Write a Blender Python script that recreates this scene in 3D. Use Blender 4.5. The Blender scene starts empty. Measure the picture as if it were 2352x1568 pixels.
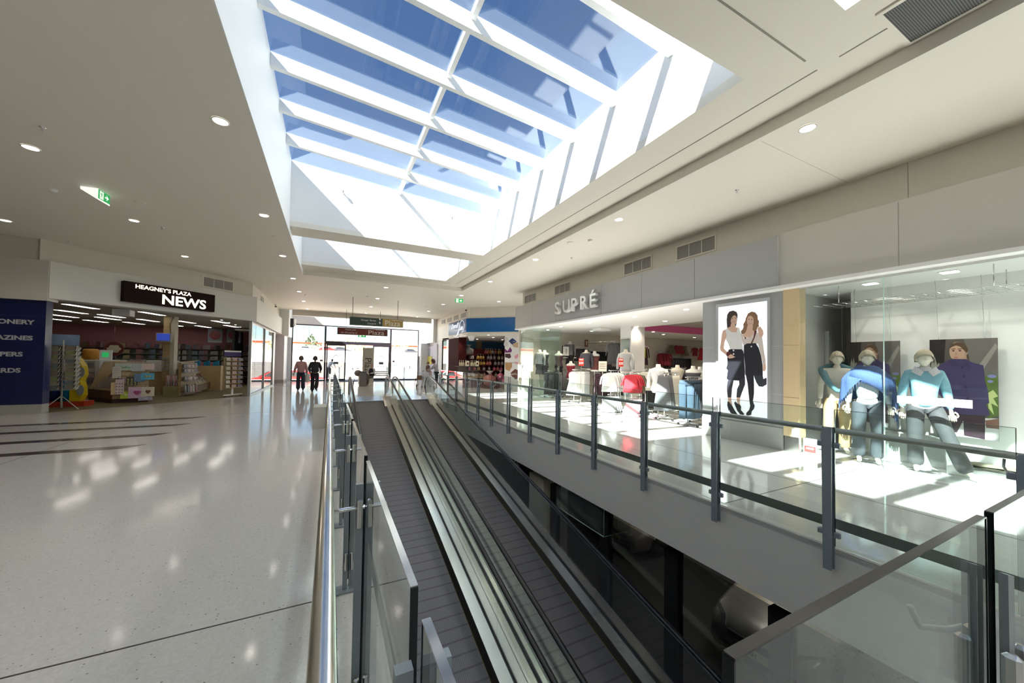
import bpy, math, random
from mathutils import Vector, Matrix
from math import radians as R_, sin, cos, pi, tan
random.seed(7)
sc = bpy.context.scene
C = sc.collection
# ---------------------------------------------------------------- camera
FPX, YAW, PITCH, ROLL, CY, CAMZ = 836.3, 0.46256, 0.02321, 0.01479, 810.6, 1.62
_cy, _sy = cos(YAW), sin(YAW)
FW = Vector((_sy*cos(PITCH), _cy*cos(PITCH), sin(PITCH)))
_rt = Vector((_cy, -_sy, 0)); _up = _rt.cross(FW)
RT = cos(ROLL)*_rt + sin(ROLL)*_up
UP = -sin(ROLL)*_rt + cos(ROLL)*_up
cam = bpy.data.objects.new('camera', bpy.data.cameras.new('camera'))
C.objects.link(cam); sc.camera = cam
cam.matrix_world = Matrix(((RT.x, UP.x, -FW.x, 0), (RT.y, UP.y, -FW.y, 0), (RT.z, UP.z, -FW.z, CAMZ), (0, 0, 0, 1)))
cam.data.sensor_width = 36; cam.data.lens = FPX/2352*36
cam.data.shift_y = (CY-784)/2352
cam.data.clip_start = .02; cam.data.clip_end = 500
# ---------------------------------------------------------------- sky, sun, exposure
SUN_D = Vector((1.06, .46, -1)).normalized()
w = bpy.data.worlds.new('sky'); sc.world = w; w.use_nodes = True
nt = w.node_tree; nt.nodes.clear()
sky = nt.nodes.new('ShaderNodeTexSky'); sky.sky_type = 'NISHITA'; sky.sun_disc = False
sky.sun_elevation = math.asin(-SUN_D.z); sky.sun_rotation = math.atan2(-SUN_D.x, -SUN_D.y)
sky.altitude = 900; sky.air_density = 1.0; sky.dust_density = .4; sky.ozone_density = 2.0
bg = nt.nodes.new('ShaderNodeBackground'); bg.inputs[1].default_value = SKY_STR = .15
wo = nt.nodes.new('ShaderNodeOutputWorld')
nt.links.new(sky.outputs[0], bg.inputs[0]); nt.links.new(bg.outputs[0], wo.inputs[0])
sl = bpy.data.lights.new('sun', 'SUN'); sl.energy = 33; sl.angle = R_(.53); sl.color = (1, .88, .73)
so = bpy.data.objects.new('sun', sl); C.objects.link(so)
so.rotation_euler = SUN_D.to_track_quat('-Z', 'Y').to_euler(); so.location = (-20, -8, 20)
vs = sc.view_settings; vs.view_transform = 'Standard'; vs.look = 'None'; vs.gamma = 1; vs.use_curve_mapping = False
vs.exposure = .82
cy = sc.cycles
cy.max_bounces = 8; cy.diffuse_bounces = 5; cy.glossy_bounces = 4; cy.transmission_bounces = 4
cy.transparent_max_bounces = 24; cy.caustics_reflective = False; cy.caustics_refractive = False
cy.use_denoising = True; cy.sample_clamp_indirect = 6; cy.use_adaptive_sampling = True; cy.adaptive_threshold = .015

# ---------------------------------------------------------------- pixel ray -> a point on a real plane of the building
def on(px, py, X=None, Y=None, Z=None, n=None, c=None):
    v = FW + (px-1176)/FPX*RT - (py-CY)/FPX*UP
    if X is not None: t = X/v.x
    elif Y is not None: t = Y/v.y
    elif Z is not None: t = (Z-CAMZ)/v.z
    else: n = Vector(n); t = (c-n.z*CAMZ)/(n@v)
    return Vector((0, 0, CAMZ)) + t*v

# ---------------------------------------------------------------- materials
MATS = {}
def mat(name, col=(.8, .8, .8), rough=.5, metal=0, spec=.5, emit=None, es=1, var=0, scale=30, coat=0, bump=0):
    if name in MATS: return MATS[name]
    m = bpy.data.materials.new(name); m.use_nodes = True; t = m.node_tree
    b = t.nodes['Principled BSDF']
    b.inputs['Base Color'].default_value = (*col, 1); b.inputs['Roughness'].default_value = rough
    b.inputs['Metallic'].default_value = metal; b.inputs['Specular IOR Level'].default_value = spec
    if coat: b.inputs['Coat Weight'].default_value = coat; b.inputs['Coat Roughness'].default_value = .05
    if emit: b.inputs['Emission Color'].default_value = (*emit, 1); b.inputs['Emission Strength'].default_value = es
    tc = t.nodes.new('ShaderNodeTexCoord'); nz = t.nodes.new('ShaderNodeTexNoise'); nz.inputs['Scale'].default_value = scale
    nz.inputs['Detail'].default_value = 3
    t.links.new(tc.outputs['Object'], nz.inputs['Vector'])
    v = var or .03
    mx = t.nodes.new('ShaderNodeMix'); mx.data_type = 'RGBA'
    mx.inputs['A'].default_value = (*[c*(1-v) for c in col], 1); mx.inputs['B'].default_value = (*[min(1, c*(1+v)) for c in col], 1)
    t.links.new(nz.outputs[0], mx.inputs['Factor']); t.links.new(mx.outputs['Result'], b.inputs['Base Color'])
    if bump:
        bp = t.nodes.new('ShaderNodeBump'); bp.inputs['Strength'].default_value = bump; bp.inputs['Distance'].default_value = .01
        t.links.new(nz.outputs[0], bp.inputs['Height']); t.links.new(bp.outputs[0], b.inputs['Normal'])
    MATS[name] = m; return m
def glass(name, tint=(.93, .97, .955), rough=0, boost=1.0, refl=1.0):
    if name in MATS: return MATS[name]
    m = bpy.data.materials.new(name); m.use_nodes = True; t = m.node_tree; t.nodes.clear()
    o = t.nodes.new('ShaderNodeOutputMaterial'); tr = t.nodes.new('ShaderNodeBsdfTransparent'); gl = t.nodes.new('ShaderNodeBsdfGlossy')
    tr.inputs[0].default_value = (*tint, 1); gl.inputs[0].default_value = (boost, boost, boost, 1); gl.inputs['Roughness'].default_value = rough
    fr = t.nodes.new('ShaderNodeFresnel')
    # a thin sheet: the same reflection from either side
    ge = t.nodes.new('ShaderNodeNewGeometry'); io = t.nodes.new('ShaderNodeMapRange'); io.inputs['To Min'].default_value = 1.48; io.inputs['To Max'].default_value = 1/1.48
    t.links.new(ge.outputs['Backfacing'], io.inputs[0]); t.links.new(io.outputs[0], fr.inputs[0])
    mx = t.nodes.new('ShaderNodeMixShader')
    ml = t.nodes.new('ShaderNodeMath'); ml.operation = 'MULTIPLY'; ml.use_clamp = True; ml.inputs[1].default_value = refl; t.links.new(fr.outputs[0], ml.inputs[0])
    t.links.new(ml.outputs[0], mx.inputs[0]); t.links.new(tr.outputs[0], mx.inputs[1]); t.links.new(gl.outputs[0], mx.inputs[2])
    t.links.new(mx.outputs[0], o.inputs[0]); MATS[name] = m; return m
def terrazzo(name, base=(.68, .655, .625), rough=.085, dark=(.30, .27, .24)):
    m = bpy.data.materials.new(name); m.use_nodes = True; t = m.node_tree; b = t.nodes['Principled BSDF']
    b.inputs['Roughness'].default_value = rough; b.inputs['Specular IOR Level'].default_value = .5
    tc = t.nodes.new('ShaderNodeTexCoord'); L = t.links
    vo = t.nodes.new('ShaderNodeTexVoronoi'); vo.inputs['Scale'].default_value = 42; L.new(tc.outputs['Object'], vo.inputs['Vector'])
    hue = t.nodes.new('ShaderNodeSeparateColor'); L.new(vo.outputs['Color'], hue.inputs[0])
    lt = t.nodes.new('ShaderNodeMath'); lt.operation = 'LESS_THAN'; lt.inputs[1].default_value = .13; L.new(hue.outputs[0], lt.inputs[0])
    d = t.nodes.new('ShaderNodeMath'); d.operation = 'LESS_THAN'; d.inputs[1].default_value = .2; L.new(vo.outputs['Distance'], d.inputs[0])
    mu = t.nodes.new('ShaderNodeMath'); mu.operation = 'MULTIPLY'; L.new(lt.outputs[0], mu.inputs[0]); L.new(d.outputs[0], mu.inputs[1])
    v2 = t.nodes.new('ShaderNodeTexVoronoi'); v2.inputs['Scale'].default_value = 70; L.new(tc.outputs['Object'], v2.inputs['Vector'])
    h2 = t.nodes.new('ShaderNodeSeparateColor'); L.new(v2.outputs['Color'], h2.inputs[0])
    r = t.nodes.new('ShaderNodeMix'); r.data_type = 'RGBA'
    r.inputs['A'].default_value = (*[c*.95 for c in base], 1); r.inputs['B'].default_value = (*[c*1.05 for c in base], 1)
    L.new(h2.outputs[1], r.inputs['Factor'])
    r2 = t.nodes.new('ShaderNodeMix'); r2.data_type = 'RGBA'; r2.inputs['B'].default_value = (*dark, 1)
    L.new(mu.outputs[0], r2.inputs['Factor']); L.new(r.outputs['Result'], r2.inputs['A']); L.new(r2.outputs['Result'], b.inputs['Base Color'])
    nz = t.nodes.new('ShaderNodeTexNoise'); nz.inputs['Scale'].default_value = 1.3; nz.inputs['Detail'].default_value = 4
    L.new(tc.outputs['Object'], nz.inputs['Vector'])
    mr = t.nodes.new('ShaderNodeMapRange'); mr.inputs['To Min'].default_value = rough*.75; mr.inputs['To Max'].default_value = rough*1.5
    L.new(nz.outputs[0], mr.inputs[0]); L.new(mr.outputs[0], b.inputs['Roughness'])
    MATS[name] = m; return m
def striped(name, c1, c2, scale, axis='Y', rough=.5, metal=0, thr=.5, bump=0, c3=None, scale3=1, axis3='Y', thr3=.9):
    if name in MATS: return MATS[name]
    m = bpy.data.materials.new(name); m.use_nodes = True; t = m.node_tree; b = t.nodes['Principled BSDF']; L = t.links
    b.inputs['Roughness'].default_value = rough; b.inputs['Metallic'].default_value = metal
    tc = t.nodes.new('ShaderNodeTexCoord'); sp = t.nodes.new('ShaderNodeSeparateXYZ'); L.new(tc.outputs['Object'], sp.inputs[0])
    def band(ax, s, th):
        a = t.nodes.new('ShaderNodeMath'); a.operation = 'MULTIPLY'; a.inputs[1].default_value = s; L.new(sp.outputs[ax], a.inputs[0])
        f = t.nodes.new('ShaderNodeMath'); f.operation = 'FRACT'; L.new(a.outputs[0], f.inputs[0])
        g = t.nodes.new('ShaderNodeMath'); g.operation = 'GREATER_THAN'; g.inputs[1].default_value = th; L.new(f.outputs[0], g.inputs[0])
        return g
    g = band(axis, scale, thr)
    mx = t.nodes.new('ShaderNodeMix'); mx.data_type = 'RGBA'; mx.inputs['A'].default_value = (*c1, 1); mx.inputs['B'].default_value = (*c2, 1)
    L.new(g.outputs[0], mx.inputs['Factor']); out = mx
    if c3:
        g3 = band(axis3, scale3, thr3)
        m3 = t.nodes.new('ShaderNodeMix'); m3.data_type = 'RGBA'; m3.inputs['B'].default_value = (*c3, 1)
        L.new(g3.outputs[0], m3.inputs['Factor']); L.new(mx.outputs['Result'], m3.inputs['A']); out = m3
    L.new(out.outputs['Result'], b.inputs['Base Color']); MATS[name] = m; return m
def brushed(name, col, rough=.3):
    m = mat(name, col, rough, metal=1, var=.06, scale=6); t = m.node_tree
    nz = [n for n in t.nodes if n.type == 'TEX_NOISE'][0]
    mp = t.nodes.new('ShaderNodeMapping'); mp.inputs['Scale'].default_value = (1, 1, 30)
    tc = [n for n in t.nodes if n.type == 'TEX_COORD'][0]
    t.links.new(tc.outputs['Object'], mp.inputs[0]); t.links.new(mp.outputs[0], nz.inputs['Vector']); return m

# ---------------------------------------------------------------- mesh builder
class MB:
    def __init__(s, M=None): s.v = []; s.f = []; s.sm = []; s.M = M
    def add(s, vs_, fs, smooth=False):
        o = len(s.v)
        s.v += [(s.M @ Vector(p) if s.M else Vector(p)) for p in vs_]
        for f in fs: s.f.append([i+o for i in f]); s.sm.append(smooth)
        return s
    def hexa(s, p): # p: 4 bottom ccw, 4 top
        return s.add(p, [(3, 2, 1, 0), (4, 5, 6, 7), (0, 1, 5, 4), (1, 2, 6, 5), (2, 3, 7, 6), (3, 0, 4, 7)])
    def box(s, x0, x1, y0, y1, z0, z1):
        return s.hexa([(x0, y0, z0), (x1, y0, z0), (x1, y1, z0), (x0, y1, z0), (x0, y0, z1), (x1, y0, z1), (x1, y1, z1), (x0, y1, z1)])
    def bev(s, x0, x1, y0, y1, z0, z1, b=.01): # box with chamfered vertical edges and top
        pts = [(x0+b, y0), (x1-b, y0), (x1, y0+b), (x1, y1-b), (x1-b, y1), (x0+b, y1), (x0, y1-b), (x0, y0+b)]
        cx, cy_ = (x0+x1)/2, (y0+y1)/2
        kx = 1-2*b/max(x1-x0, 1e-6); ky = 1-2*b/max(y1-y0, 1e-6)
        rings = [[(p[0], p[1], z0) for p in pts], [(p[0], p[1], z1-b) for p in pts], [(cx+(p[0]-cx)*kx, cy_+(p[1]-cy_)*ky, z1) for p in pts]]
        return s.loft(rings, cap=True)
    def prism(s, poly, d): # poly 3D points, d extrusion vector
        n = len(poly); d = Vector(d); a = [Vector(p) for p in poly]
        nn = Vector((0, 0, 0))
        for i in range(n): nn += a[i].cross(a[(i+1) % n])
        if nn@d > 0: a = a[::-1]
        return s.add(a+[p+d for p in a], [tuple(range(n)), tuple(range(2*n-1, n-1, -1))]+[(i, i+n, (i+1) % n+n, (i+1) % n) for i in range(n)])
    def loft(s, rings, cap=True, smooth=False, close=True):
        n = len(rings[0]); fs = []
        for k in range(len(rings)-1):
            for i in range(n if close else n-1):
                j = (i+1) % n
                fs.append((k*n+i, k*n+j, (k+1)*n+j, (k+1)*n+i))
        if cap and close: fs += [tuple(range(n-1, -1, -1)), tuple(range((len(rings)-1)*n, len(rings)*n))]
        return s.add([p for r in rings for p in r], fs, smooth)
    def tube(s, pts, r, n=8, cap=True, flat=1.0):
        pts = [Vector(p) for p in pts]; rings = []
        rr = r if isinstance(r, (list, tuple)) else [r]*len(pts)
        u = None
        for i, p in enumerate(pts):
            d = (pts[min(i+1, len(pts)-1)]-pts[max(i-1, 0)]).normalized()
            if u is None: u = d.orthogonal().normalized() if abs(d.z) > .9 else d.cross(Vector((0, 0, 1))).normalized()
            u = (u-d*(u@d)).normalized(); w_ = d.cross(u)
            rings.append([p+(u*cos(2*pi*k/n)+w_*sin(2*pi*k/n)*flat)*rr[i] for k in range(n)])
        return s.loft(rings, cap, True)
    def lathe(s, c, prof, n=20, cap=True):
        return s.loft([[(c[0]+r*cos(2*pi*k/n), c[1]+r*sin(2*pi*k/n), c[2]+z) for k in range(n)] for r, z in prof], cap, True)
    def ell(s, c, r, n=12, m=8):
        rings = [[(c[0]+r[0]*sin(pi*j/m)*cos(2*pi*k/n), c[1]+r[1]*sin(pi*j/m)*sin(2*pi*k/n), c[2]-r[2]*cos(pi*j/m)) for k in range(n)] for j in [.12]+list(range(1, m))+[m-.12]]
        return s.loft(rings, True, True)
    def build(s, name, m, parent=None, world=True):
        me = bpy.data.meshes.new(name)
        off = Vector((0, 0, 0))
        if parent is not None and world: off = wloc(parent)
        me.from_pydata([tuple(v-off) for v in s.v], [], s.f); me.polygons.foreach_set('use_smooth', s.sm)
        me.materials.append(m); me.update()
        o = bpy.data.objects.new(name, me); C.objects.link(o)
        if parent is not None: o.parent = parent
        return o
def wloc(o):
    l = Vector((0, 0, 0))
    while o is not None: l += o.location; o = o.parent
    return l
def tag(o, label=None, cat=None, group=None, kind=None):
    if label: o['label'] = label
    if cat: o['category'] = cat
    if group: o['group'] = group
    if kind: o['kind'] = kind
    return o
def thing(name, label, cat, loc=(0, 0, 0), rz=0, group=None, kind=None):
    o = bpy.data.objects.new(name, None); C.objects.link(o); o.location = loc; o.rotation_euler = (0, 0, rz); o.empty_display_size = .1
    return tag(o, label, cat, group, kind)
def struct(o, label=None): o['kind'] = 'structure'; return tag(o, label)
def copy_tree(o, loc=None, rz=None, label=None, group=None, parent=None):
    c = o.copy(); C.objects.link(c)
    if parent is not None: c.parent = parent
    for ch in list(o.children): copy_tree(ch, parent=c)
    if loc is not None: c.location = loc
    if rz is not None: c.rotation_euler = (0, 0, rz)
    if label: c['label'] = label
    if group: c['group'] = group
    return c
ORD = 'first second third fourth fifth sixth seventh eighth ninth tenth eleventh twelfth thirteenth fourteenth fifteenth sixteenth seventeenth eighteenth nineteenth twentieth'.split()
def text(name, s, size, m, parent, o, ux, uy, ext=.004, wide=1, bold=0, align='LEFT', shear=0, sp=1):
    """lettering as a mesh: origin o, text direction ux, up uy"""
    cu = bpy.data.curves.new(name, 'FONT'); cu.body = s; cu.size = size; cu.extrude = ext; cu.offset = bold; cu.align_x = align
    cu.shear = shear; cu.space_character = sp; cu.resolution_u = 3
    t = bpy.data.objects.new('tmp', cu); C.objects.link(t); bpy.context.view_layer.update()
    me = bpy.data.meshes.new_from_object(t.evaluated_get(bpy.context.evaluated_depsgraph_get()))
    bpy.data.objects.remove(t); me.name = name
    ux = Vector(ux).normalized(); uy = Vector(uy).normalized(); n = ux.cross(uy); o = Vector(o)
    off = wloc(parent) if parent is not None else Vector((0, 0, 0))
    for v in me.vertices: v.co = o-off+ux*v.co.x*wide+uy*v.co.y+n*v.co.z
    me.materials.clear(); me.materials.append(m)
    ob = bpy.data.objects.new(name, me); C.objects.link(ob)
    if parent is not None: ob.parent = parent
    return ob
def skin(name, nodes, edges, m, parent=None, sub=1, loc=None):
    """one continuous surface grown along a skeleton; nodes: {key: (x,y,z,r)}"""
    ks = list(nodes); ix = {k: i for i, k in enumerate(ks)}
    me = bpy.data.meshes.new(name); me.from_pydata([nodes[k][:3] for k in ks], [(ix[a], ix[b]) for a, b in edges], [])
    o = bpy.data.objects.new(name, me); C.objects.link(o)
    md = o.modifiers.new('s', 'SKIN'); md.use_smooth_shade = True
    if not me.skin_vertices: 
        import bmesh
        bm = bmesh.new(); bm.from_mesh(me); bm.verts.layers.skin.verify(); bm.to_mesh(me); bm.free()
    for i, k in enumerate(ks):
        n = nodes[k]; r = n[3]; r2 = n[4] if len(n) > 4 else r
        me.skin_vertices[0].data[i].radius = (r, r2); me.skin_vertices[0].data[i].use_root = (i == 0)
    if sub: sm = o.modifiers.new('ss', 'SUBSURF'); sm.levels = sub; sm.render_levels = sub
    bpy.context.view_layer.update()
    me2 = bpy.data.meshes.new_from_object(o.evaluated_get(bpy.context.evaluated_depsgraph_get()))
    bpy.data.objects.remove(o); me2.name = name; me2.materials.clear(); me2.materials.append(m)
    ob = bpy.data.objects.new(name, me2); C.objects.link(ob)
    if parent is not None: ob.parent = parent
    return ob
def area(name, loc, sx, sy, power, col=(1, .93, .82), rot=(0, 0, 0), parent=None, spread=pi):
    l = bpy.data.lights.new(name, 'AREA'); l.shape = 'RECTANGLE'; l.size = sx; l.size_y = sy; l.energy = power; l.color = col; l.spread = spread
    o = bpy.data.objects.new(name, l); C.objects.link(o); o.location = loc; o.rotation_euler = rot
    if parent is not None: o.parent = parent; o.location = Vector(loc)-wloc(parent)
    return o
def portal(loc, sx, sy, rot=(0, 0, 0)):
    o = area('daylight_portal', loc, sx, sy, 1, rot=rot); o.data.cycles.is_portal = True

M_ceil = mat('ceiling_paint', (.82, .775, .685), .55, spec=.35)
M_white = mat('white_paint', (.82, .81, .79), .5)
M_cream = mat('cream_wall', (.70, .66, .58), .5)
M_shaft = mat('skylight_paint', (.86, .86, .85), .55)
M_fascia = mat('slab_fascia_paint', (.84, .815, .77), .6)
M_floor = terrazzo('terrazzo')
M_joint = mat('dark_joint', (.06, .05, .045), .5)
M_post = mat('blue_grey_post_paint', (.27, .315, .345), .38, spec=.5)
M_steel = brushed('brushed_steel', (.60, .59, .57), .24)
M_chrome = mat('chrome', (.75, .75, .77), .08, metal=1)
M_black = mat('black_rubber', (.018, .016, .015), .3, spec=.6)
M_dark = mat('near_black', (.01, .01, .01), .6)
M_grey = mat('grey_panel', (.40, .40, .40), .42)
M_wood = mat('pale_maple', (.52, .37, .19), .45, var=.12, scale=8)
M_glass = glass('balustrade_glass', (.90, .945, .93))
M_shopglass = glass('shop_glass', (.95, .975, .965))
M_roofglass = glass('roof_glass', (.70, .775, .845), refl=1.2)
M_edge = mat('polished_glass_edge', (.008, .012, .012), .15, spec=.3)
M_etop = mat('polished_glass_top', (.30, .29, .28), .12, metal=.8)
M_etopd = mat('polished_glass_top_dark', (.05, .045, .042), .2, spec=.5)
M_lamp = mat('lamp_white', (1, 1, 1), .5, emit=(1, .93, .82), es=9)
M_tubel = mat('fluorescent_diffuser', (1, 1, 1), .5, emit=(1, .95, .85), es=3.5)
# ================================================================ THE SETTING
ZC, ZR = 4.8, 4.97   # ceiling, raised ceiling round the skylights
XL, XRG = -1.0, 4.26 # skylight shaft, left and right faces
VX0, VX1, VY0, VY1 = .33, 4.05, .45, 15.0   # void of the moving walkways
b = MB()
b.box(-16, VX0, -6, 30.6, -.3, 0); b.box(VX1, 9.95, -6, 30.6, -.3, 0); b.box(VX0, VX1, VY1, 30.6, -.3, 0); b.box(VX0, VX1, -6, VY0, -.3, 0)
struct(b.build('floor', M_floor), 'pale speckled terrazzo mall floor')
# joints and dark inlay stripes
def joint(p0, p1, wd=.012):
    p0 = Vector((*p0, 0)); p1 = Vector((*p1, 0)); d = (p1-p0).normalized(); n = Vector((-d.y, d.x, 0))*wd/2
    return [p0-n, p1-n, p1+n, p0+n]
tn = [0]
def trim(bm, m, lab=None):
    tn[0] += 1
    return struct(bm.build('trim_%d' % tn[0], m), lab)
b = MB()
for p0, p1 in (((-8, 2.79), (VX0, 2.79)), ((VX1+.1, 2.725), (7.7, 2.725)), ((-4.3, 6), (-4.3, 17.0)), ((-8, 11.0), (-4.4, 11.0)), ((-6, 20.4), (7.2, 20.4)), ((-3.0, 13), (VX0, 13)),
               ((5.9, -4), (5.9, 20)), ((VX1+.1, 10.5), (7.7, 10.5))):
    q = joint(p0, p1)
    b.prism([(v.x, v.y, -.002) for v in q], (0, 0, .003))
trim(b, M_joint, 'thin dark joints in the terrazzo floor')
M_inlay = terrazzo('brown_terrazzo', (.10, .075, .055), .12, (.03, .02, .02))
for y in (12.47, 11.3, 10.05, 8.87):
    b = MB(); x1 = -2.97
    b.prism([(-9.5, y-.13, -.002), (x1-.26, y-.13, -.002), (x1, y+.13, -.002), (-9.5, y+.13, -.002)], (0, 0, .004))
    trim(b, M_inlay, 'dark brown stripe inlaid in the floor')
# ---- ceilings
def ceil(bm, name='ceiling', m=None, lab=None): return struct(bm.build(name, m or M_ceil), lab)
ceil(MB().box(-16, XL-.012, -6, 27.8, ZC, ZC+.3), lab='flat ceiling over the left walkway')
ceil(MB().box(5.32, 10, -6, 27.8, ZC, ZC+.3), lab='flat ceiling over the right walkway')
ceil(MB().box(XL-.012, 5.32, 15.9, 27.8, ZC, ZC+.3), lab='flat ceiling towards the exit')
b = MB(); b.box(XRG, 5.32, -6, 15.9, ZR, ZR+.13); b.box(XL, XRG, 14.9, 15.9, ZR, ZR+.13)
for y0, y1 in ((10.7, 11.5), (1.62, 2.56)): b.box(XL, XRG, y0, y1, ZR, ZR+.13)
ceil(b, lab='raised ceiling band round the skylights')
struct(MB().box(XL-.0118, XL, -6, 15.9, ZC-.0005, ZR+.13).build('wall_skylight_curb', M_shaft), 'white curb along the left of the skylights')
struct(MB().box(5.308, 5.3195, -6, 15.888, ZC-.001, ZR-.0005).box(XL, 5.3195, 15.888, 15.8995, ZC-.001, ZR-.0005).build('wall_ceiling_step', M_ceil), 'step of the raised ceiling')
b2_ = MB().box(5.42, 7.95, 3.0, 3.006, ZC-.002, ZC+.001); trim(b2_, mat('seam_ceiling', (.55, .52, .46), .6))
# shadow-line grooves of the raised band
b = MB()
b.box(4.845, 4.862, 2.1, 15.3, ZR-.004, ZR+.004); b.box(.2, 4.6, 2.09, 2.107, ZR-.004, ZR+.004); b.box(4.845, 4.862, -6, 1.9, ZR-.004, ZR+.004)
b.box(1.3, 4.6, 15.3, 15.312, ZR-.004, ZR+.004)
trim(b, mat('groove_shadow_grey', (.30, .28, .24), .7), 'shadow-line grooves in the raised ceiling')
# ---- skylight shafts
def zroof(x): return 6.65-(x-XL)*(.40/5.26)
def shaft(y0, y1, n):
    for side, P in (('left', [(XL-.1, y0), (XL, y0), (XL, y1), (XL-.1, y1)]), ('right', [(XRG, y0), (XRG+.1, y0), (XRG+.1, y1), (XRG, y1)]),
                    ('near', [(XL-.1, y0-.1), (XRG+.1, y0-.1), (XRG+.1, y0), (XL-.1, y0)]), ('far', [(XL-.1, y1), (XRG+.1, y1), (XRG+.1, y1+.1), (XL-.1, y1+.1)])):
        z0 = ZR+.13
        b = MB().hexa([(x, y, z0) for x, y in P]+[(x, y, zroof(x)) for x, y in P])
        struct(b.build('wall_skylight_%s' % side, M_shaft), 'white %s face of a skylight shaft' % side)
def roof(y0, y1, ys, n, lab):
    t = thing('window_%d' % n, None, None, (XL, y0, 6.2)); struct(t, lab)
    b = MB(); z = zroof
    b.hexa([(XL-.1, y0-.1, z(XL-.1)), (XRG+.1, y0-.1, z(XRG+.1)), (XRG+.1, y1+.1, z(XRG+.1)), (XL-.1, y1+.1, z(XL-.1)),
            (XL-.1, y0-.1, z(XL)+.016), (XRG+.1, y0-.1, z(XRG)+.016), (XRG+.1, y1+.1, z(XRG)+.016), (XL-.1, y1+.1, z(XL)+.016)])
    b.build('roof_glass', M_roofglass, t)
    for y in ys:
        P = [(XL+.002, y), (XRG-.002, y), (XRG-.002, y+.085), (XL+.002, y+.085)]
        MB().hexa([(x, yy, z(x)-.235) for x, yy in P]+[(x, yy, z(x)-.002) for x, yy in P]).build('rafter', M_shaft, t)
    e = [y0]+[v for v in ys]+[y1]
    for i in range(len(e)-1):
        a, c = e[i]+(.087 if i else .002), e[i+1]-.002
        P = [(1.63, a), (1.70, a), (1.70, c), (1.63, c)]
        MB().hexa([(x, yy, z(x)-.10) for x, yy in P]+[(x, yy, z(x)-.003) for x, yy in P]).build('glazing_bar', M_shaft, t)
shaft(2.56, 10.7, 1); roof(2.56, 10.7, [3.54, 4.70, 5.87, 7.04, 8.24, 9.44], 1, 'main glass skylight with white rafters')
shaft(11.5, 14.9, 2); roof(11.5, 14.9, [12.6, 13.75], 2, 'far glass skylight beyond the ceiling beam')
shaft(-5, 1.62, 3); roof(-5, 1.62, [-4.5, -3.4, -2.25, -1.08, .1], 3, 'glass skylight overhead beside the camera')
portal(((XL+XRG)/2, 6.63, 6.15), 5.2, 8.1); portal(((XL+XRG)/2, 13.2, 6.15), 5.2, 3.3); portal(((XL+XRG)/2, -1.7, 6.15), 5.2, 6.5)
# two small sprinkler heads on the far shaft wall
for i, (px, py) in enumerate(((788, 443), (1037, 503))):
    p = on(px, py, Y=10.69); b = MB(); b.tube([p, p+Vector((0, -.07, 0))], .018); b.tube([p+Vector((0, -.07, -.03)), p+Vector((0, -.07, .03))], .03, 8)
    tag(b.build('wall_sprinkler', M_chrome), 'small sprinkler head on the sunlit skylight wall, %s of the two' % ('higher' if i == 0 else 'lower'), 'sprinkler', 'sprinklers on the skylight wall')

# ---- right side: upper wall, bulkheads, shop fronts
struct(MB().box(7.95, 8.2, -6, 14.9, 4.0, ZC).build('wall_right', M_cream), 'cream wall over the right shop fronts')
XB = 7.58
struct(MB().box(XB, 7.95, -6, 3.9, 3.09, 4.12).build('wall_right_bulkhead', mat('bulkhead_beige', (.60, .57, .52), .5)), 'beige bulkhead over the display window')
# seams of the bulkhead
b = MB(); b.box(XB-.003, XB, 2.27, 2.275, 3.1, 4.1); b.box(7.947, 7.95, 2.27, 2.275, 4.12, 4.8)
trim(b, MATS['groove_shadow_grey'])
t = thing('wall_right_grey_fascia', None, None, (7.55, 9, 3.6)); struct(t, 'grey panelled fascia over the clothes shop')
sy_ = [3.9, 5.646, 7.255, 8.905, 11.48, 13.22, 14.8]
for a, c in zip(sy_[:-1], sy_[1:]): MB().box(7.52, 7.95, a+.004, c-.004, 3.12, 4.08).build('fascia_panel', mat('silver_grey_panel', (.42, .415, .41), .4, metal=.15), t)
MB().box(7.53, 7.95, 3.9, 14.8, 3.125, 4.07).build('seam_backing', mat('pale_seam', (.6, .6, .6), .5), t)
struct(MB().box(7.50, 7.96, -6, 14.8, 3.06, 3.118).build('trim_front_soffit', M_white), 'white soffit strip over the shop fronts')
struct(MB().box(7.95, 8.2, 14.65, 14.9, 0, 4.0).build('wall_right_return', M_cream))
# clothes shop shell
struct(MB().box(7.95, 11.42, 4.4, 15.2, 3.1, 3.2).box(11.42, 24, 12.05, 15.2, 3.1, 3.2).box(11.42, 24, 4.4, 5.4, 3.1, 3.2).build('ceiling', M_white), 'white ceiling of the clothes shop')
struct(MB().box(11.3, 24, 5.3, 12.15, 3.42, 3.5).build('ceiling', mat('recess_shade_grey', (.50, .47, .45), .6)), 'raised ceiling of the clothes shop with shade in its grey')  # grey stands in for the shade up in the recess
struct(MB().box(7.96, 24.1, 15.2, 15.3, 0, 3.2).build('wall_shop_left', mat('shop_cream', (.68, .64, .56), .5)), 'cream side wall of the clothes shop')
struct(MB().box(24, 24.1, 4.4, 15.3, 0, 3.2).build('wall_shop_back', MATS['shop_cream']), 'back wall of the clothes shop')
struct(MB().box(7.96, 24, 4.3, 4.4, 0, 3.2).build('wall_shop_right', MATS['shop_cream']))
M_shopfloor = terrazzo('shop_vinyl', (.55, .54, .51), .18)
struct(MB().box(9.95, 24.1, 4.3, 15.3, -.3, -.001).build('floor', mat('shop_floor_grey', (.30, .29, .27), .3)), 'grey floor of the clothes shop')
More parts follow.
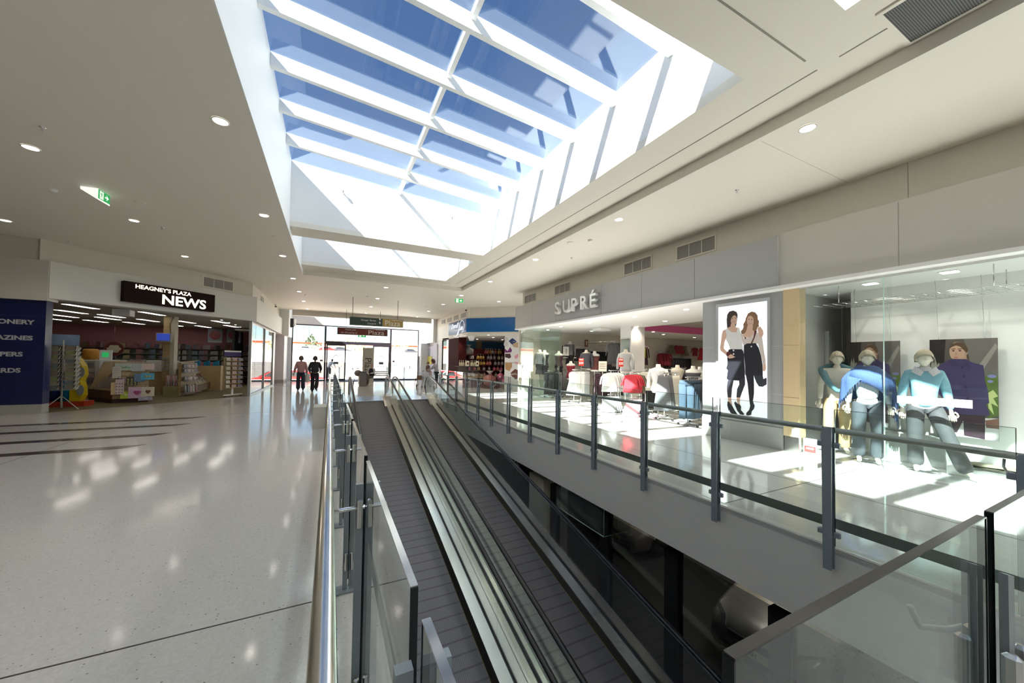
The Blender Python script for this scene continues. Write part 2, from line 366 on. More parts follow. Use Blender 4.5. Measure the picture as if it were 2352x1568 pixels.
# edge of the raised ceiling, pink light put into its colour
struct(MB().box(11.42, 24, 12.03, 12.049, 3.101, 3.419).build('trim_pink_band', mat('pink_light_tint', (.85, .16, .42), .5)), 'edge of the raised shop ceiling, pink light in its colour')
struct(MB().box(10.75, 11.5, 10.9, 11.5, 0, 3.1).build('wall_shop_column', M_white), 'white column inside the clothes shop')
# poster wall
struct(MB().box(7.78, 8.1, 3.92, 5.62, 0, 3.06).build('wall_poster_panel', M_grey), 'grey panelled pier between the shop fronts')
b = MB(); b.box(7.776, 7.78, 3.93, 4.18, 1.995, 2.0); b.box(7.776, 7.78, 5.33, 5.61, 1.995, 2.0); b.box(7.776, 7.78, 3.93, 4.18, 1.06, 1.065)
trim(b, mat('pale_seam', (.6, .6, .6), .5))
struct(MB().box(7.76, 7.78, 3.92, 5.62, 0, .42).build('baseboard_pier', mat('stone_base', (.42, .41, .38), .3)), 'stone skirting of the grey pier')
t = thing('timber_post', 'pale square timber pillar between the poster pier and the display window', 'pillar', (7.8, 3.78, 0))
MB().box(7.72, 7.95, 3.64, 3.90, .3, 3.06).build('shaft', mat('blond_timber', (.66, .50, .29), .4, var=.06, scale=5), t)
MB().box(7.73, 7.95, 3.65, 3.89, 0, .3).build('base', M_steel, t)
MB().box(7.713, 7.722, 3.68, 3.76, .36, .46).build('power_outlet', M_white, t)
MB().box(7.718, 7.724, 3.64, 3.90, 1.02, 1.03).box(7.718, 7.724, 3.64, 3.9, 2.0, 2.006).build('groove_line', mat('timber_shadow', (.35, .25, .14), .5), t)
# display window
struct(MB().box(7.95, 10.2, -6, 3.9, 3.06, 3.16).build('ceiling', M_white), 'white ceiling of the display window')
struct(MB().box(8.98, 9.1, -6, 3.36, 0, 3.06).build('wall_display_back', M_white), 'white back wall of the display window')
struct(MB().box(7.95, 10.2, 3.9, 4.0, 0, 3.06).build('wall_display_side', mat('display_side_grey', (.55, .54, .52), .5)), 'grey side wall of the display window')
struct(MB().box(10.2, 10.3, -6, 4.0, 0, 3.16).build('wall_display_rear', mat('warm_grey', (.42, .39, .37), .6)))
struct(MB().box(7.7, 10.2, -6, 3.64, 0, .035).build('floor', mat('display_plinth', (.72, .72, .70), .25)), 'white floor of the display window')
wd = thing('window_4', None, None, (7.75, 1, 0)); struct(wd, 'frameless glass of the display window')
for a, c in ((2.505, 3.63), (-.1, 2.49), (-3.0, -.12)): MB().box(7.74, 7.752, a, c, .035, 3.055).build('pane', M_shopglass, wd)
MB().box(7.752, 8.02, 2.49, 2.502, .035, 3.05).build('glass_fin', M_shopglass, wd)
MB().box(7.738, 7.753, 2.492, 2.503, .035, 3.055).build('joint_edge', mat('pale_glass_edge', (.55, .75, .68), .1), wd)
MB().box(7.735, 7.76, -3, 3.63, 3.03, 3.058).build('head_channel', M_steel, wd)
# shop front glass box at the far end of the clothes shop
wd = thing('window_5', None, None, (7.75, 14, 0)); struct(wd, 'glass corner of the clothes shop front')
MB().box(7.74, 7.752, 13.5, 14.64, 0, 3.055).build('pane', M_glass, wd); MB().box(7.752, 9.1, 13.49, 13.502, 0, 3.055).build('pane', M_glass, wd)
MB().box(9.1, 9.112, 13.49, 15.2, 0, 3.055).build('pane', M_glass, wd)
# ---- chocolate shop: 45 degree front
DLc = 27.85
A = Vector((7.27, 20.58, 0)); B = Vector((9.75, 18.10, 0)); du = (B-A).normalized(); dn = Vector((-1, -1, 0)).normalized()
def dl(u, o, z): q = A+du*u-dn*o; return (q.x, q.y, z)   # u along the front, o into the shop
def dbox(bm, u0, u1, o0, o1, z0, z1): return bm.hexa([dl(u0, o0, z0), dl(u1, o0, z0), dl(u1, o1, z0), dl(u0, o1, z0), dl(u0, o0, z1), dl(u1, o0, z1), dl(u1, o1, z1), dl(u0, o1, z1)])
UL = (B-A).length
b = dbox(MB(), 0, UL+.6, 0, .3, 4.14, ZC); b.box(7.3, 7.6, 20.5, 27.8, 4.14, ZC)
struct(b.build('wall_chocolate_shop_upper', M_cream), 'cream wall over the chocolate shop')
struct(dbox(MB(), -.05, UL+.5, -.06, .3, 3.33, 4.14).build('trim_blue_fascia', mat('cobalt_gloss', (.004, .10, .33), .12, spec=.6)), 'glossy blue fascia of the chocolate shop')
struct(MB().box(7.22, 7.6, 20.62, 24.3, 3.33, 4.14).build('trim_navy_fascia', mat('navy_side', (.05, .09, .25), .2)), 'navy side fascia of the chocolate shop')
b = dbox(MB(), -.02, UL+.5, -.02, .3, 3.09, 3.33); b.box(7.26, 7.6, 20.6, 24.3, 3.09, 3.33)
struct(b.build('trim_cream_band', M_cream))
struct(MB().prism([(7.3, 20.58, 3.1), (9.9, 17.95, 3.1), (13.5, 17.95, 3.1), (13.5, 26, 3.1), (7.3, 26, 3.1)], (0, 0, .1)).build('ceiling', M_white), 'ceiling of the chocolate shop')
struct(MB().prism([(9.95, 17.9, -.3), (13.5, 17.9, -.3), (13.5, 26, -.3), (9.95, 26, -.3)], (0, 0, .299)).build('floor', MATS['shop_floor_grey']))
M_maroon = mat('dark_maroon_board', (.055, .012, .012), .35)
struct(MB().box(7.24, 7.75, 22.1, 24.3, .0, 3.09).build('wall_maroon_pier', mat('maroon_matt', (.05, .010, .010), .8, spec=.1)), 'dark maroon pier of the chocolate shop')
struct(MB().box(13.4, 13.5, 17.9, 26, 0, 3.1).build('wall_chocolate_right', M_maroon))
struct(MB().box(7.75, 13.5, 25.9, 26, 0, 3.1).build('wall_chocolate_back', M_maroon), 'maroon back wall of the chocolate shop')
struct(MB().box(8.0, 13.4, 25.8, 25.9, 2.35, 3.1).build('trim_blue_frieze', mat('sky_blue_paint', (.10, .34, .55), .5)), 'blue painted frieze in the chocolate shop')
struct(MB().box(9.9, 13.5, 17.8, 17.9, 0, 3.1).build('wall_chocolate_side', M_maroon))
wd = thing('window_6', None, None, (7.3, 25, 0)); struct(wd, 'glazed side front of the chocolate shop')
MB().box(7.29, 7.302, 24.36, 25.9, .1, 3.0).build('pane', M_shopglass, wd); MB().box(7.25, 7.33, 24.3, 24.36, 0, 3.09).box(7.25, 7.33, 25.9, 25.96, 0, 3.09).box(7.25, 7.33, 24.3, 25.96, 0, .1).build('frame', M_dark, wd)
struct(MB().box(7.3, 7.6, 24.3, 27.8, 3.09, 4.14).build('wall_exit_right_upper', M_white))
struct(MB().box(7.32, 7.6, 25.96, 30.5, 0, 3.09).build('wall_exit_right', mat('cool_white', (.74, .74, .76), .5)), 'pale wall right of the exit')
struct(MB().box(7.06, 7.3, 27.8, 30.5, 3.0, 6.0).build('wall_exit_right_bulkhead', M_white))
struct(MB().box(6.62, 7.32, 29.9, 30.5, 0, 3.0).build('wall_exit_right_pier', MATS['cool_white']))
# ---- exit end: fascia, high wall, glazing
struct(MB().box(-2.3, 6.9, 27.8, 28.0, 4.46, 5.1).build('wall_exit_fascia', M_cream), 'cream drop fascia before the exit lobby')
struct(MB().box(-3.2, 7.4, 30.5, 30.75, 4.12, 6.0).build('wall_exit_upper', M_white), 'white wall over the exit glazing')
struct(MB().box(-3.2, -2.52, 30.5, 30.75, 0, 4.12).build('wall_exit_left_pier', MATS['cool_white']))
struct(MB().box(6.55, 7.4, 30.5, 30.75, 0, 4.12).build('wall_exit_right_jamb', MATS['cool_white']))
struct(MB().box(-3.4, 7.6, 28.0, 28.6, 6.0, 6.1).box(-3.4, 7.6, 30.2, 30.9, 6.0, 6.1).build('ceiling', M_white), 'high ceiling of the exit lobby')
struct(MB().box(-3.4, -3.2, 27.8, 30.75, 3.1, 6.0).box(-3.4, 7.6, 27.8, 28.0, 5.1, 6.1).build('wall_exit_left_upper', M_white))
tg = thing('window_7', None, None, (2, 29.4, 6.0)); struct(tg, 'unseen roof glazing added to light the exit lobby'); MB().box(-3.4, 7.6, 28.6, 30.2, 6.04, 6.052).build('roof_glass', M_roofglass, tg)  # roof opening added so daylight reaches the lobby wall
portal((2, 29.4, 5.98), 9, 1.5)
ex = thing('window_8', None, None, (2, 30.55, 0)); struct(ex, 'tall dark framed exit glazing')
M_frame = mat('dark_bronze_frame', (.03, .022, .03), .35)
YE = 30.5
for x0, x1 in ((-2.52, -2.44), (-.42, -.30), (4.26, 4.38), (6.47, 6.55)): MB().box(x0, x1, YE, YE+.1, 0, 4.12).build('mullion', M_frame, ex)
MB().box(-2.52, 6.55, YE-.003, YE+.103, 4.04, 4.12).build('head_rail', M_frame, ex)
MB().box(-.42, 4.38, YE-.03, YE+.13, 2.72, 2.95).build('door_header', M_frame, ex)
MB().box(-2.44, -.42, YE+.01, YE+.09, 0, .07).box(4.38, 6.47, YE+.01, YE+.09, 0, .07).build('sill_rail', M_frame, ex)
for a, c, z0, z1 in ((-2.44, -.42, .07, 4.04), (4.38, 6.47, .07, 4.04), (-.30, 4.26, 2.95, 4.04)): MB().box(a, c, YE+.05, YE+.06, z0, z1).build('pane', M_shopglass, ex)
for x in (-1.43, 5.43): MB().box(x-.008, x+.008, YE+.045, YE+.065, .07, 4.04).build('glass_joint', mat('pale_glass_edge'), ex)
def leaf(n, x0, x1, lab):
    d = thing('door_%d' % n, None, None, (x0, YE, 0)); struct(d, lab); y = YE-.06
    MB().box(x0, x0+.09, y, y+.045, 0, 2.72).box(x1-.09, x1, y, y+.045, 0, 2.72).box(x0+.09, x1-.09, y, y+.045, 2.62, 2.72).box(x0+.09, x1-.09, y, y+.045, 0, .12).build('frame', M_frame, d)
    MB().box(x0+.09, x1-.09, y+.018, y+.026, .12, 2.62).build('pane', M_shopglass, d)
    xm = (x0+x1)/2
    b = MB(); n_ = 20
    for i in range(n_):
        a0 = 2*pi*i/n_; a1 = 2*pi*(i+1)/n_
        if 3.6 < a0 < 5.8: continue
        q = [(xm+r*cos(a), y+.01, 1.75+r*sin(a)) for r, a in ((.13, a0), (.18, a0), (.18, a1), (.13, a1))]
        b.prism(q, (0, .004, 0))
    b.build('round_sticker', M_dark, d)
    MB().box(xm-.16, xm+.16, y+.008, y+.014, 1.24, 1.42).build('notice_sticker', mat('notice_grey', (.08, .10, .11), .5), d)
    b = MB()
    for i in range(5): b.box(x0+.2+i*.2, x0+.25+i*.2, y+.008, y+.014, 1.05, 1.10)
    b.build('safety_dot', M_white, d)
leaf(1, -.28, 1.05, 'left sliding glass door leaf of the exit'); leaf(2, 2.98, 4.25, 'right sliding glass door leaf of the exit')
for i, x in enumerate((-.60, 4.56)):
    b = MB().bev(x-.09, x+.09, YE-.06, YE, 1.42, 1.56, .01)
    tag(b.build('door_push_button', mat('button_brown', (.16, .07, .06), .5)), 'small square push plate beside the %s sliding door' % ('left' if i == 0 else 'right'), 'button', 'door push plates')
portal((2, 30.3, 2.0), 9, 4.0, (R_(-90), 0, 0))
# entrance mat
struct(MB().box(-.2, 4.2, 28.6, 30.3, 0, .012).build('floor_mat_well', mat('mat_charcoal', (.05, .05, .06), .8)))
# ---- left side: glazed front, pier, dark recess
MB_ = MB().box(-3.35, -3.05, 18.9, 34, 4.2, ZC); struct(MB_.build('wall_left', M_cream), 'cream wall above the left shop fronts')
struct(MB().box(-3.3, -2.86, 18.8, 28.2, 3.17, 4.2).build('wall_left_bulkhead', mat('bulkhead_white', (.66, .64, .60), .5)), 'pale bulkhead over the left glazed front')
wd = thing('window_9', None, None, (-3.05, 22, 0)); struct(wd, 'glazed front of the left corner shop')
for a, c in ((18.95, 22.3), (22.34, 25.4)): MB().box(-3.06, -3.048, a, c, .06, 3.1).build('pane', M_shopglass, wd)
MB().box(-3.1, -3.0, 18.72, 18.93, 0, 3.17).box(-3.1, -3.0, 25.4, 25.6, 0, 3.17).box(-3.1, -3.0, 22.3, 22.34, .06, 3.1).box(-3.1, -3.0, 18.93, 25.4, 0, .06).box(-3.1, -3.0, 18.93, 25.4, 3.1, 3.17).build('frame', mat('anodised', (.42, .42, .43), .3, metal=.6), wd)
struct(MB().box(-3.35, -3.0, 25.6, 26.1, 0, 3.17).build('wall_left_pier', MATS['cool_white']))
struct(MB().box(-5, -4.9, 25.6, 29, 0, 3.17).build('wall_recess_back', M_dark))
struct(MB().box(-4.9, -3.6, 28.2, 28.3, 1.2, 3.17).build('wall_recess_yellow', mat('yellow_paint', (.55, .42, .05), .6)), 'yellow panel in the dark recess')
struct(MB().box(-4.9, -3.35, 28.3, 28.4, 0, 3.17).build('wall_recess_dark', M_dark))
struct(MB().box(-3.35, -2.75, 28.3, 30.5, 0, 3.1).build('wall_left_exit_pier', MATS['cool_white']), 'pale square pier left of the exit')
struct(MB().box(-3.36, -2.5, 28.1, 30.5, 3.1, 6.0).build('wall_left_exit_bulkhead', M_white))
struct(MB().box(-3.37, -2.73, 28.28, 30.5, 0, .2).build('baseboard_left', mat('stone_base'))) 
struct(MB().box(-4.9, -3.3, 25.6, 28.3, 3.17, 3.25).build('ceiling', M_white))
# ---- newsagency shell (45 degree front)
NA = Vector((-3.05, 18.8, 0)); nu = Vector((-1, -1, 0)).normalized(); nn_ = Vector((-1, 1, 0)).normalized()  # u towards camera-left, nn_ into the shop
def nw(u, o, z): q = NA+nu*u+nn_*o; return (q.x, q.y, z)
def nbox(bm, u0, u1, o0, o1, z0, z1): return bm.hexa([nw(u0, o0, z0), nw(u0, o1, z0), nw(u1, o1, z0), nw(u1, o0, z0), nw(u0, o0, z1), nw(u0, o1, z1), nw(u1, o1, z1), nw(u1, o0, z1)])
struct(nbox(MB(), 0, 5.85, 0, .3, 4.2, ZC).build('wall_news_upper', M_cream), 'cream wall above the newsagency')
struct(nbox(MB(), -.1, 5.72, -.18, .3, 3.17, 4.2).build('wall_news_bulkhead', MATS['bulkhead_white']), 'pale bulkhead over the newsagency')
struct(MB().box(-16, -7.1, 14.75, 15.1, 4.2, ZC).build('wall_blue_upper', M_cream))
struct(MB().box(-16, -6.98, 14.6, 15.05, 3.1, 4.2).build('wall_blue_bulkhead', MATS['bulkhead_beige']))
b = MB(); b.box(-8.15, -8.145, 14.597, 14.6, 3.1, 4.2); b.box(-7.98, -7.975, 14.747, 14.75, 4.2, 4.8); trim(b, MATS['groove_shadow_grey'])
struct(MB().box(-16, -7.05, 14.72, 15.0, .26, 3.1).build('wall_blue_sign_panel', mat('royal_navy', (.006, .010, .075), .3)), 'navy blue sign wall left of the newsagency')
struct(MB().box(-16, -7.05, 14.7, 15.0, 0, .26).build('baseboard_blue_wall', mat('stone_base')))
struct(MB().box(-16, -7.06, 14.716, 14.72, 2.66, 2.667).build('trim_blue_line', mat('blue_line', (.03, .05, .25), .3)))
b = MB().prism([nw(0, .02, -.3), nw(5.8, .02, -.3), (-7.3, 15.1, -.3), (-16, 15.1, -.3), (-16, 30, -.3), (-3.4, 30, -.3), (-3.3, 19, -.3)], (0, 0, .304))
struct(b.build('floor', mat('olive_carpet', (.17, .125, .06), .9, var=.2, scale=90)), 'olive brown carpet of the newsagency')
b = MB().prism([nw(0, .02, 3.3), nw(5.8, .02, 3.3), (-7.3, 15.1, 3.3), (-16, 15.1, 3.3), (-16, 29, 3.3), (-3.4, 29, 3.3), (-3.3, 19, 3.3)], (0, 0, .1))
struct(b.build('ceiling', mat('dim_ceiling', (.42, .39, .35), .6)), 'ceiling of the newsagency')
struct(MB().box(-16, -3.36, 27.9, 28.0, 0, 3.4).build('wall_news_back', mat('dusty_pink', (.50, .23, .25), .6)), 'pink back wall of the newsagency')
struct(MB().box(-16.1, -16, 15, 28, 0, 3.4).build('wall_news_left', mat('dusty_pink')))
struct(MB().box(-3.5, -3.36, 25.6, 28, 0, 3.4).build('wall_news_right', mat('dusty_pink')))
struct(MB().box(-16.1, -16, -6, 15, 0, 5.1).build('wall_far_left', M_cream)); struct(MB().box(-16.1, 10.2, -6.1, -6, -4, 6.6).build('wall_behind', M_cream), 'wall behind the camera')
# ---- void edges, slab fascias, lower level
struct(MB().box(VX1-.012, VX1-.001, VY0, VY1+1, -.76, -.05).build('wall_void_right_fascia', M_fascia), 'grey slab edge under the right walkway')
struct(MB().box(VX0+.001, VX0+.012, VY0, VY1+1, -.76, -.04).build('wall_void_left_fascia', M_fascia))
struct(MB().box(VX0, VX1, VY0+.001, VY0+.012, -.76, -.04).build('wall_void_near_fascia', M_fascia))
b = MB(); b.tube([(VX1+.02, VY0, -.022), (VX1+.02, VY1+.4, -.022)], .032, 10); b.box(VX1-.01, VX1+.12, VY0, VY1, -.05, .004)
struct(b.build('trim_void_nosing', mat('nosing_stone', (.58, .57, .55), .3)), 'rounded pale nosing of the right slab edge')
b = MB(); b.tube([(VX0-.02, VY0, -.022), (VX0-.02, VY1, -.022)], .032, 10); b.box(VX0-.1, VX0+.01, VY0, VY1, -.05, .004)
struct(b.build('trim_void_nosing_left', mat('nosing_pink', (.52, .46, .43), .35)))
ZL = -3.75
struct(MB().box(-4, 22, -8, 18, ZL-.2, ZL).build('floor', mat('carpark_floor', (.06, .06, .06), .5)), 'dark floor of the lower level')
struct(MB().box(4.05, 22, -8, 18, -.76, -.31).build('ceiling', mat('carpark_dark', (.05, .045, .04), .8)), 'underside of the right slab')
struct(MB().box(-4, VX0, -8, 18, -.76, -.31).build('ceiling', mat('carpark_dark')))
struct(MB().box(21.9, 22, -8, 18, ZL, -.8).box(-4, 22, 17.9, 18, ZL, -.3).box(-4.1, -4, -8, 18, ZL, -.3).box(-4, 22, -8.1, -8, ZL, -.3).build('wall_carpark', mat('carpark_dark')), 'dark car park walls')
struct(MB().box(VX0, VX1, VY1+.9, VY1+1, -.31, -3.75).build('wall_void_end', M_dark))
wd = thing('window_10', None, None, (4.4, 5, -2)); struct(wd, 'dark framed glass wall of the lower car park')
for y in (-1.0, .8, 2.23, 3.6, 5.0, 6.6): MB().box(4.32, 4.44, y-.11, y+.11, ZL, -1.0).build('mullion', M_dark, wd)
MB().box(4.36, 4.372, -2, 6.6, ZL, -1.0).build('pane', glass('dark_glass', (.62, .64, .66)), wd)
struct(MB().box(4.3, 4.95, 6.95, 7.6, ZL, -1.0).build('wall_lower_column', M_cream), 'pale square column under the slab')
# ================================================================ BALUSTRADES
def bar_post(name, root, x, y, z0, z1, along='Y', gap=.044, wd=.07, th=.014):
    """two flat bars with the glass between; 'along' is the direction of the balustrade"""
    b = MB()
    for s in (-1, 1):
        o = s*gap
        if along == 'Y':
            b.prism([(x+o-th/2, y-wd/2*.8, z0), (x+o-th/2, y+wd/2*.8, z0), (x+o-th/2, y+wd/2, z1-.015), (x+o-th/2, y-wd/2, z1)], (th, 0, 0))
        else:
            b.prism([(x-wd/2*.8, y+o-th/2, z0), (x+wd/2*.8, y+o-th/2, z0), (x+wd/2, y+o-th/2, z1-.015), (x-wd/2, y+o-th/2, z1)], (0, th, 0))
    return b.build('post', M_post, root)
def pane(root, x0, x1, y0, y1, z0, z1, along='Y'):
    M_t = M_etopd if along != 'Y' else M_etop
    g = MB().box(x0, x1, y0, y1, z0, z1).build('glass_pane', M_glass, root)
    e = .0015; MB().box(x0-e, x1+e, y0-e, y1+e, z1, z1+.003).build('polished_top', M_t, g); b = MB()
    if along == 'Y': q = [(x0-e, x1+e, y0-e-.002, y0-.0005), (x0-e, x1+e, y1+.0005, y1+e+.002)]
    else: q = [(x0-e-.002, x0-.0005, y0-e, y1+e), (x1+.0005, x1+e+.002, y0-e, y1+e)]
    for v in q: MB().box(*v, z0, z1).build('polished_edge', M_edge, g)
# right balustrade
br = thing('glass_balustrade', 'glass balustrade with dark round handrail along the right walkway edge', 'balustrade', (4.0, 7, 0))
RP = [.62, 1.66, 2.72, 3.79, 4.88, 5.97, 7.08, 8.17, 9.22, 10.26, 11.32, 12.38, 13.42, 14.46]
M_rail = mat('handrail_dark_steel', (.42, .42, .40), .3, metal=.6)
for i, y in enumerate(RP):
    bar_post('post', br, 4.0, y, -.17, 1.08, gap=.03, wd=.075, th=.016)
    for s in (-1, 1):
        for z in (.90, .12): MB().bev(3.985, 4.02, y+s*.06-.022, y+s*.06+.022, z, z+.045, .006).build('glass_clamp', M_post, br)
    MB().tube([(4.02, y+.03, .93), (4.1, y+.1, .93), (4.15, y+.12, .95), (4.17, y+.12, 1.0)], .008, 6).build('bracket', M_rail, br)
for a, c in zip(RP[:-1], RP[1:]): pane(br, 4.0, 4.012, a+.045, c-.045, .04, 1.235)
pane(br, 4.0, 4.012, -1.0, RP[0]-.045, .04, 1.235)
MB().tube([(4.17, -1.5, 1.03), (4.17, 15.4, 1.03)], .026, 14).build('handrail', M_rail, br)
MB().box(4.115, 4.125, -1.5, 15.2, .155, .245).build('kick_rail', mat('kick_rail_grey', (.30, .30, .28), .45, metal=.2), br)
# left balustrade
bl = thing('glass_balustrade', 'glass balustrade with silver round handrail along the left walkway edge', 'balustrade', (.14, 7, 0))
LP = [.665, 1.72, 2.83, 3.93, 5.03, 6.13, 7.23, 8.33, 9.42, 10.5, 11.6, 12.7, 13.8]
M_silver = brushed('silver_handrail', (.72, .70, .66), .22)
for y in LP:
    b = MB()
    b.box(.112, .143, y-.012, y+.012, .01, 1.08); b.box(.188, .212, y-.012, y+.012, .01, 1.08)
    b.build('post', M_post, bl)
    MB().prism([(.04, y-.05, .001), (.27, y-.05, .001), (.27, y+.05, .001), (.04, y+.05, .001)], (0, 0, .012)).build('base_plate', M_post, bl)
    MB().tube([(0, y-.01, .975), (.06, y-.01, .98), (.24, y-.01, .98)], .009, 8).tube([(0, y-.01, 1.02), (0, y-.01, .975)], .008, 6).build('bracket', M_chrome, bl)
    for z in (.90, .15): MB().bev(.118, .140, y-.035, y-.013, z, z+.12, .006).build('glass_clamp', M_steel, bl)
for a, c in zip([.36]+LP[:-1], LP): pane(bl, .148, .160, a+.05 if a > .5 else a, c-.05, .05, 1.185)
MB().tube([(0, .0, 1.045), (0, 14.9, 1.045)], .0255, 16).build('handrail', M_silver, bl)
MB().box(.0, .01, .0, 14.7, .15, .26).build('kick_rail', MATS['kick_rail_grey'], bl)
# near balustrade (crosses under the camera)
bn = thing('glass_balustrade', 'glass balustrade across the near end of the void', 'balustrade', (2, .3, 0))
NP = [.41, 1.42, 2.45, 3.45]
for x in NP:
    bar_post('post', bn, x, .28, -.17, 1.15, along='X', gap=.028, wd=.048, th=.014)
    for q in (-.045, .02): MB().bev(x+q, x+q+.025, .225, .255, .86, .98, .008).build('glass_clamp', M_steel, bn)
    MB().tube([(x+.03, .31, .98), (x-.05, .33, .98), (x-.12, .36, .99), (x-.14, .37, 1.04)], .007, 8).build('bracket', M_rail, bn)
for a, c in zip(NP[:-1], NP[1:]): pane(bn, a+.03, c-.03, .275, .287, -.1, 1.268, along='X')
pane(bn, NP[-1]+.03, 3.95, .275, .287, -.1, 1.268, along='X')
MB().box(.3, 3.9, .30, .31, .15, .26).build('kick_rail', MATS['kick_rail_grey'], bn)

# ================================================================ MOVING WALKWAYS
TH = R_(12); YT = 15.0
def zs(y): return -(YT-y)*tan(TH) if y < YT else 0.
M_belt = striped('grooved_pallets', (.15, .14, .148), (.115, .108, .115), 40, 'X', .45, .5, .5, c3=(.085, .078, .085), scale3=5.2, axis3='Y', thr3=.86)
M_skirt = mat('dark_skirt', (.06, .052, .045), .3, metal=.6)
M_yellow = mat('yellow_line', (.35, .25, .02), .5)
YB = -4.0
def sbox(bm, x0, x1, z0, z1, y0=YB, y1=YT): # box following the slope
    return bm.hexa([(x0, y0, zs(y0)+z0), (x1, y0, zs(y0)+z0), (x1, y1, zs(y1)+z0), (x0, y1, zs(y1)+z0),
                    (x0, y0, zs(y0)+z1), (x1, y0, zs(y0)+z1), (x1, y1, zs(y1)+z1), (x0, y1, zs(y1)+z1)])
def walkway(x0, x1, hx0, hx1, label, cover=None):
    t = thing('moving_walkway', label, 'moving walkway', ((x0+x1)/2, YT, 0))
    sbox(MB(), x0, x1, -.12, 0).build('pallet_belt', M_belt, t)
    MB().box(x0-.02, x1+.02, YT, YT+.28, -.1, .012).build('comb_plate', mat('comb_steel', (.34, .35, .37), .3, metal=.8), t)
    MB().box(x0-.15, x1+.15, YT+.28, YT+2.1, -.1, .006).build('landing_plate', striped('landing_ribs', (.40, .43, .47), (.33, .36, .40), 25, 'Y', .22, .6), t)
    b = MB()
    for i in range(26): b.box(x0+.02+i*.038, x0+.04+i*.038, YT+.0, YT+.05, .013, .02)
    b.build('comb_teeth', M_dark, t)
    for s, hx in ((-1, hx0), (1, hx1)):
        e = x0 if s < 0 else x1
        a, c = sorted((e, e+s*.006)); sbox(MB(), a, c, .001, .006).build('safety_line', M_yellow, t)
        # skirt leaning outwards
        q = [(e, 0, .002), (e+s*.055, 0, .085), (e+s*.06, 0, .085), (e+s*.03, 0, -.1)]
        rings = []
        for y in (YB, YT, YT+.65): rings.append([(p[0], y, p[2]+zs(y)) for p in q])
        MB().loft(rings).build('skirt', M_skirt, t)
        a, c = sorted((e+s*.058, hx-s*.012))
        b = sbox(MB(), a, c, .04, .10, YB, YT)
        b.build('deck_strip', M_steel, t)
        # rounded end block where the deck meets the landing
        a2, c2 = sorted((e-s*.01, hx+s*.03))
        pr = [(YT-.9, zs(YT-.9)+.098), (YT-.5, .09), (YT-.15, .20), (YT+.25, .25), (YT+.6, .24), (YT+.72, .16), (YT+.74, 0), (YT-.9, zs(YT-.9)-.1)]
        MB().prism([(a2, y, z) for y, z in pr], (c2-a2, 0, 0)).build('end_block', M_steel, t)
        # glass sheets
        ys = [YB+i*1.42 for i in range(14)]+[YT+.9]
        for y0, y1 in zip(ys[:-1], ys[1:]):
            if y1 > YT:
                MB().prism([(hx-.005, y0+.004, zs(y0)+.1), (hx-.005, YT+.8, .05), (hx-.005, YT+.95, .45), (hx-.005, YT+.85, .80), (hx-.005, YT+.4, .89), (hx-.005, y0+.004, zs(y0)+.87)], (.01, 0, 0)).build('balustrade_glass', M_glass, t)
                break
            sbox(MB(), hx-.005, hx+.005, .10, .88, y0+.004, y1-.004).build('balustrade_glass', M_glass, t)
        sbox(MB(), hx-.012, hx+.012, .095, .125).build('glass_channel', M_dark, t)
        pts = [(hx, YB, zs(YB)+.93), (hx, YT-.6, zs(YT-.6)+.93), (hx, YT, .92), (hx, YT+.45, .93), (hx, YT+.75, .90), (hx, YT+.95, .78), (hx, YT+1.03, .6), (hx, YT+1.0, .42), (hx, YT+.92, .25), (hx, YT+.85, .1)]
        MB().tube(pts, .036, 10, flat=.7).build('handrail', M_black, t)
        MB().tube([(p[0], p[1]-(.03 if i > 4 else 0), p[2]-.034) for i, p in enumerate(pts)], .018, 6).build('handrail_guide', M_chrome, t)
    return t
wl = walkway(.84, 1.85, .70, 2.09, 'left grey moving walkway sloping down between glass sides')
walkway(2.52, 3.53, 2.375, 3.78, 'right grey moving walkway sloping down beside the slab edge')
# centre deck and outer cladding
sbox(MB(), 2.105, 2.36, .02, .09).build('centre_deck', M_steel, wl)
sbox(MB(), 2.228, 2.236, .09, .094).build('deck_seam', M_dark, wl)
sbox(MB(), 3.80, 3.99, -.6, .05, YB, YT-.2).build('trim_outer_cladding', mat('cladding_dark', (.04, .04, .045), .3, metal=.5)); bpy.data.objects['trim_outer_cladding']['kind'] = 'structure'
struct(sbox(MB(), .40, .69, -.6, .05, YB, YT-.2).build('trim_outer_cladding_left', MATS['cladding_dark']))
struct(sbox(MB(), .42, 3.98, -.9, -.62, YB, YT-.2).build('trim_walkway_truss', M_dark), 'underside truss of the moving walkways')
# lower level blue side rail and things seen under the slab
struct(sbox(MB(), 4.02, 4.14, -.75, -.1, YB, 5.0).build('trim_blue_cladding', mat('blue_black', (.02, .025, .07), .35)))
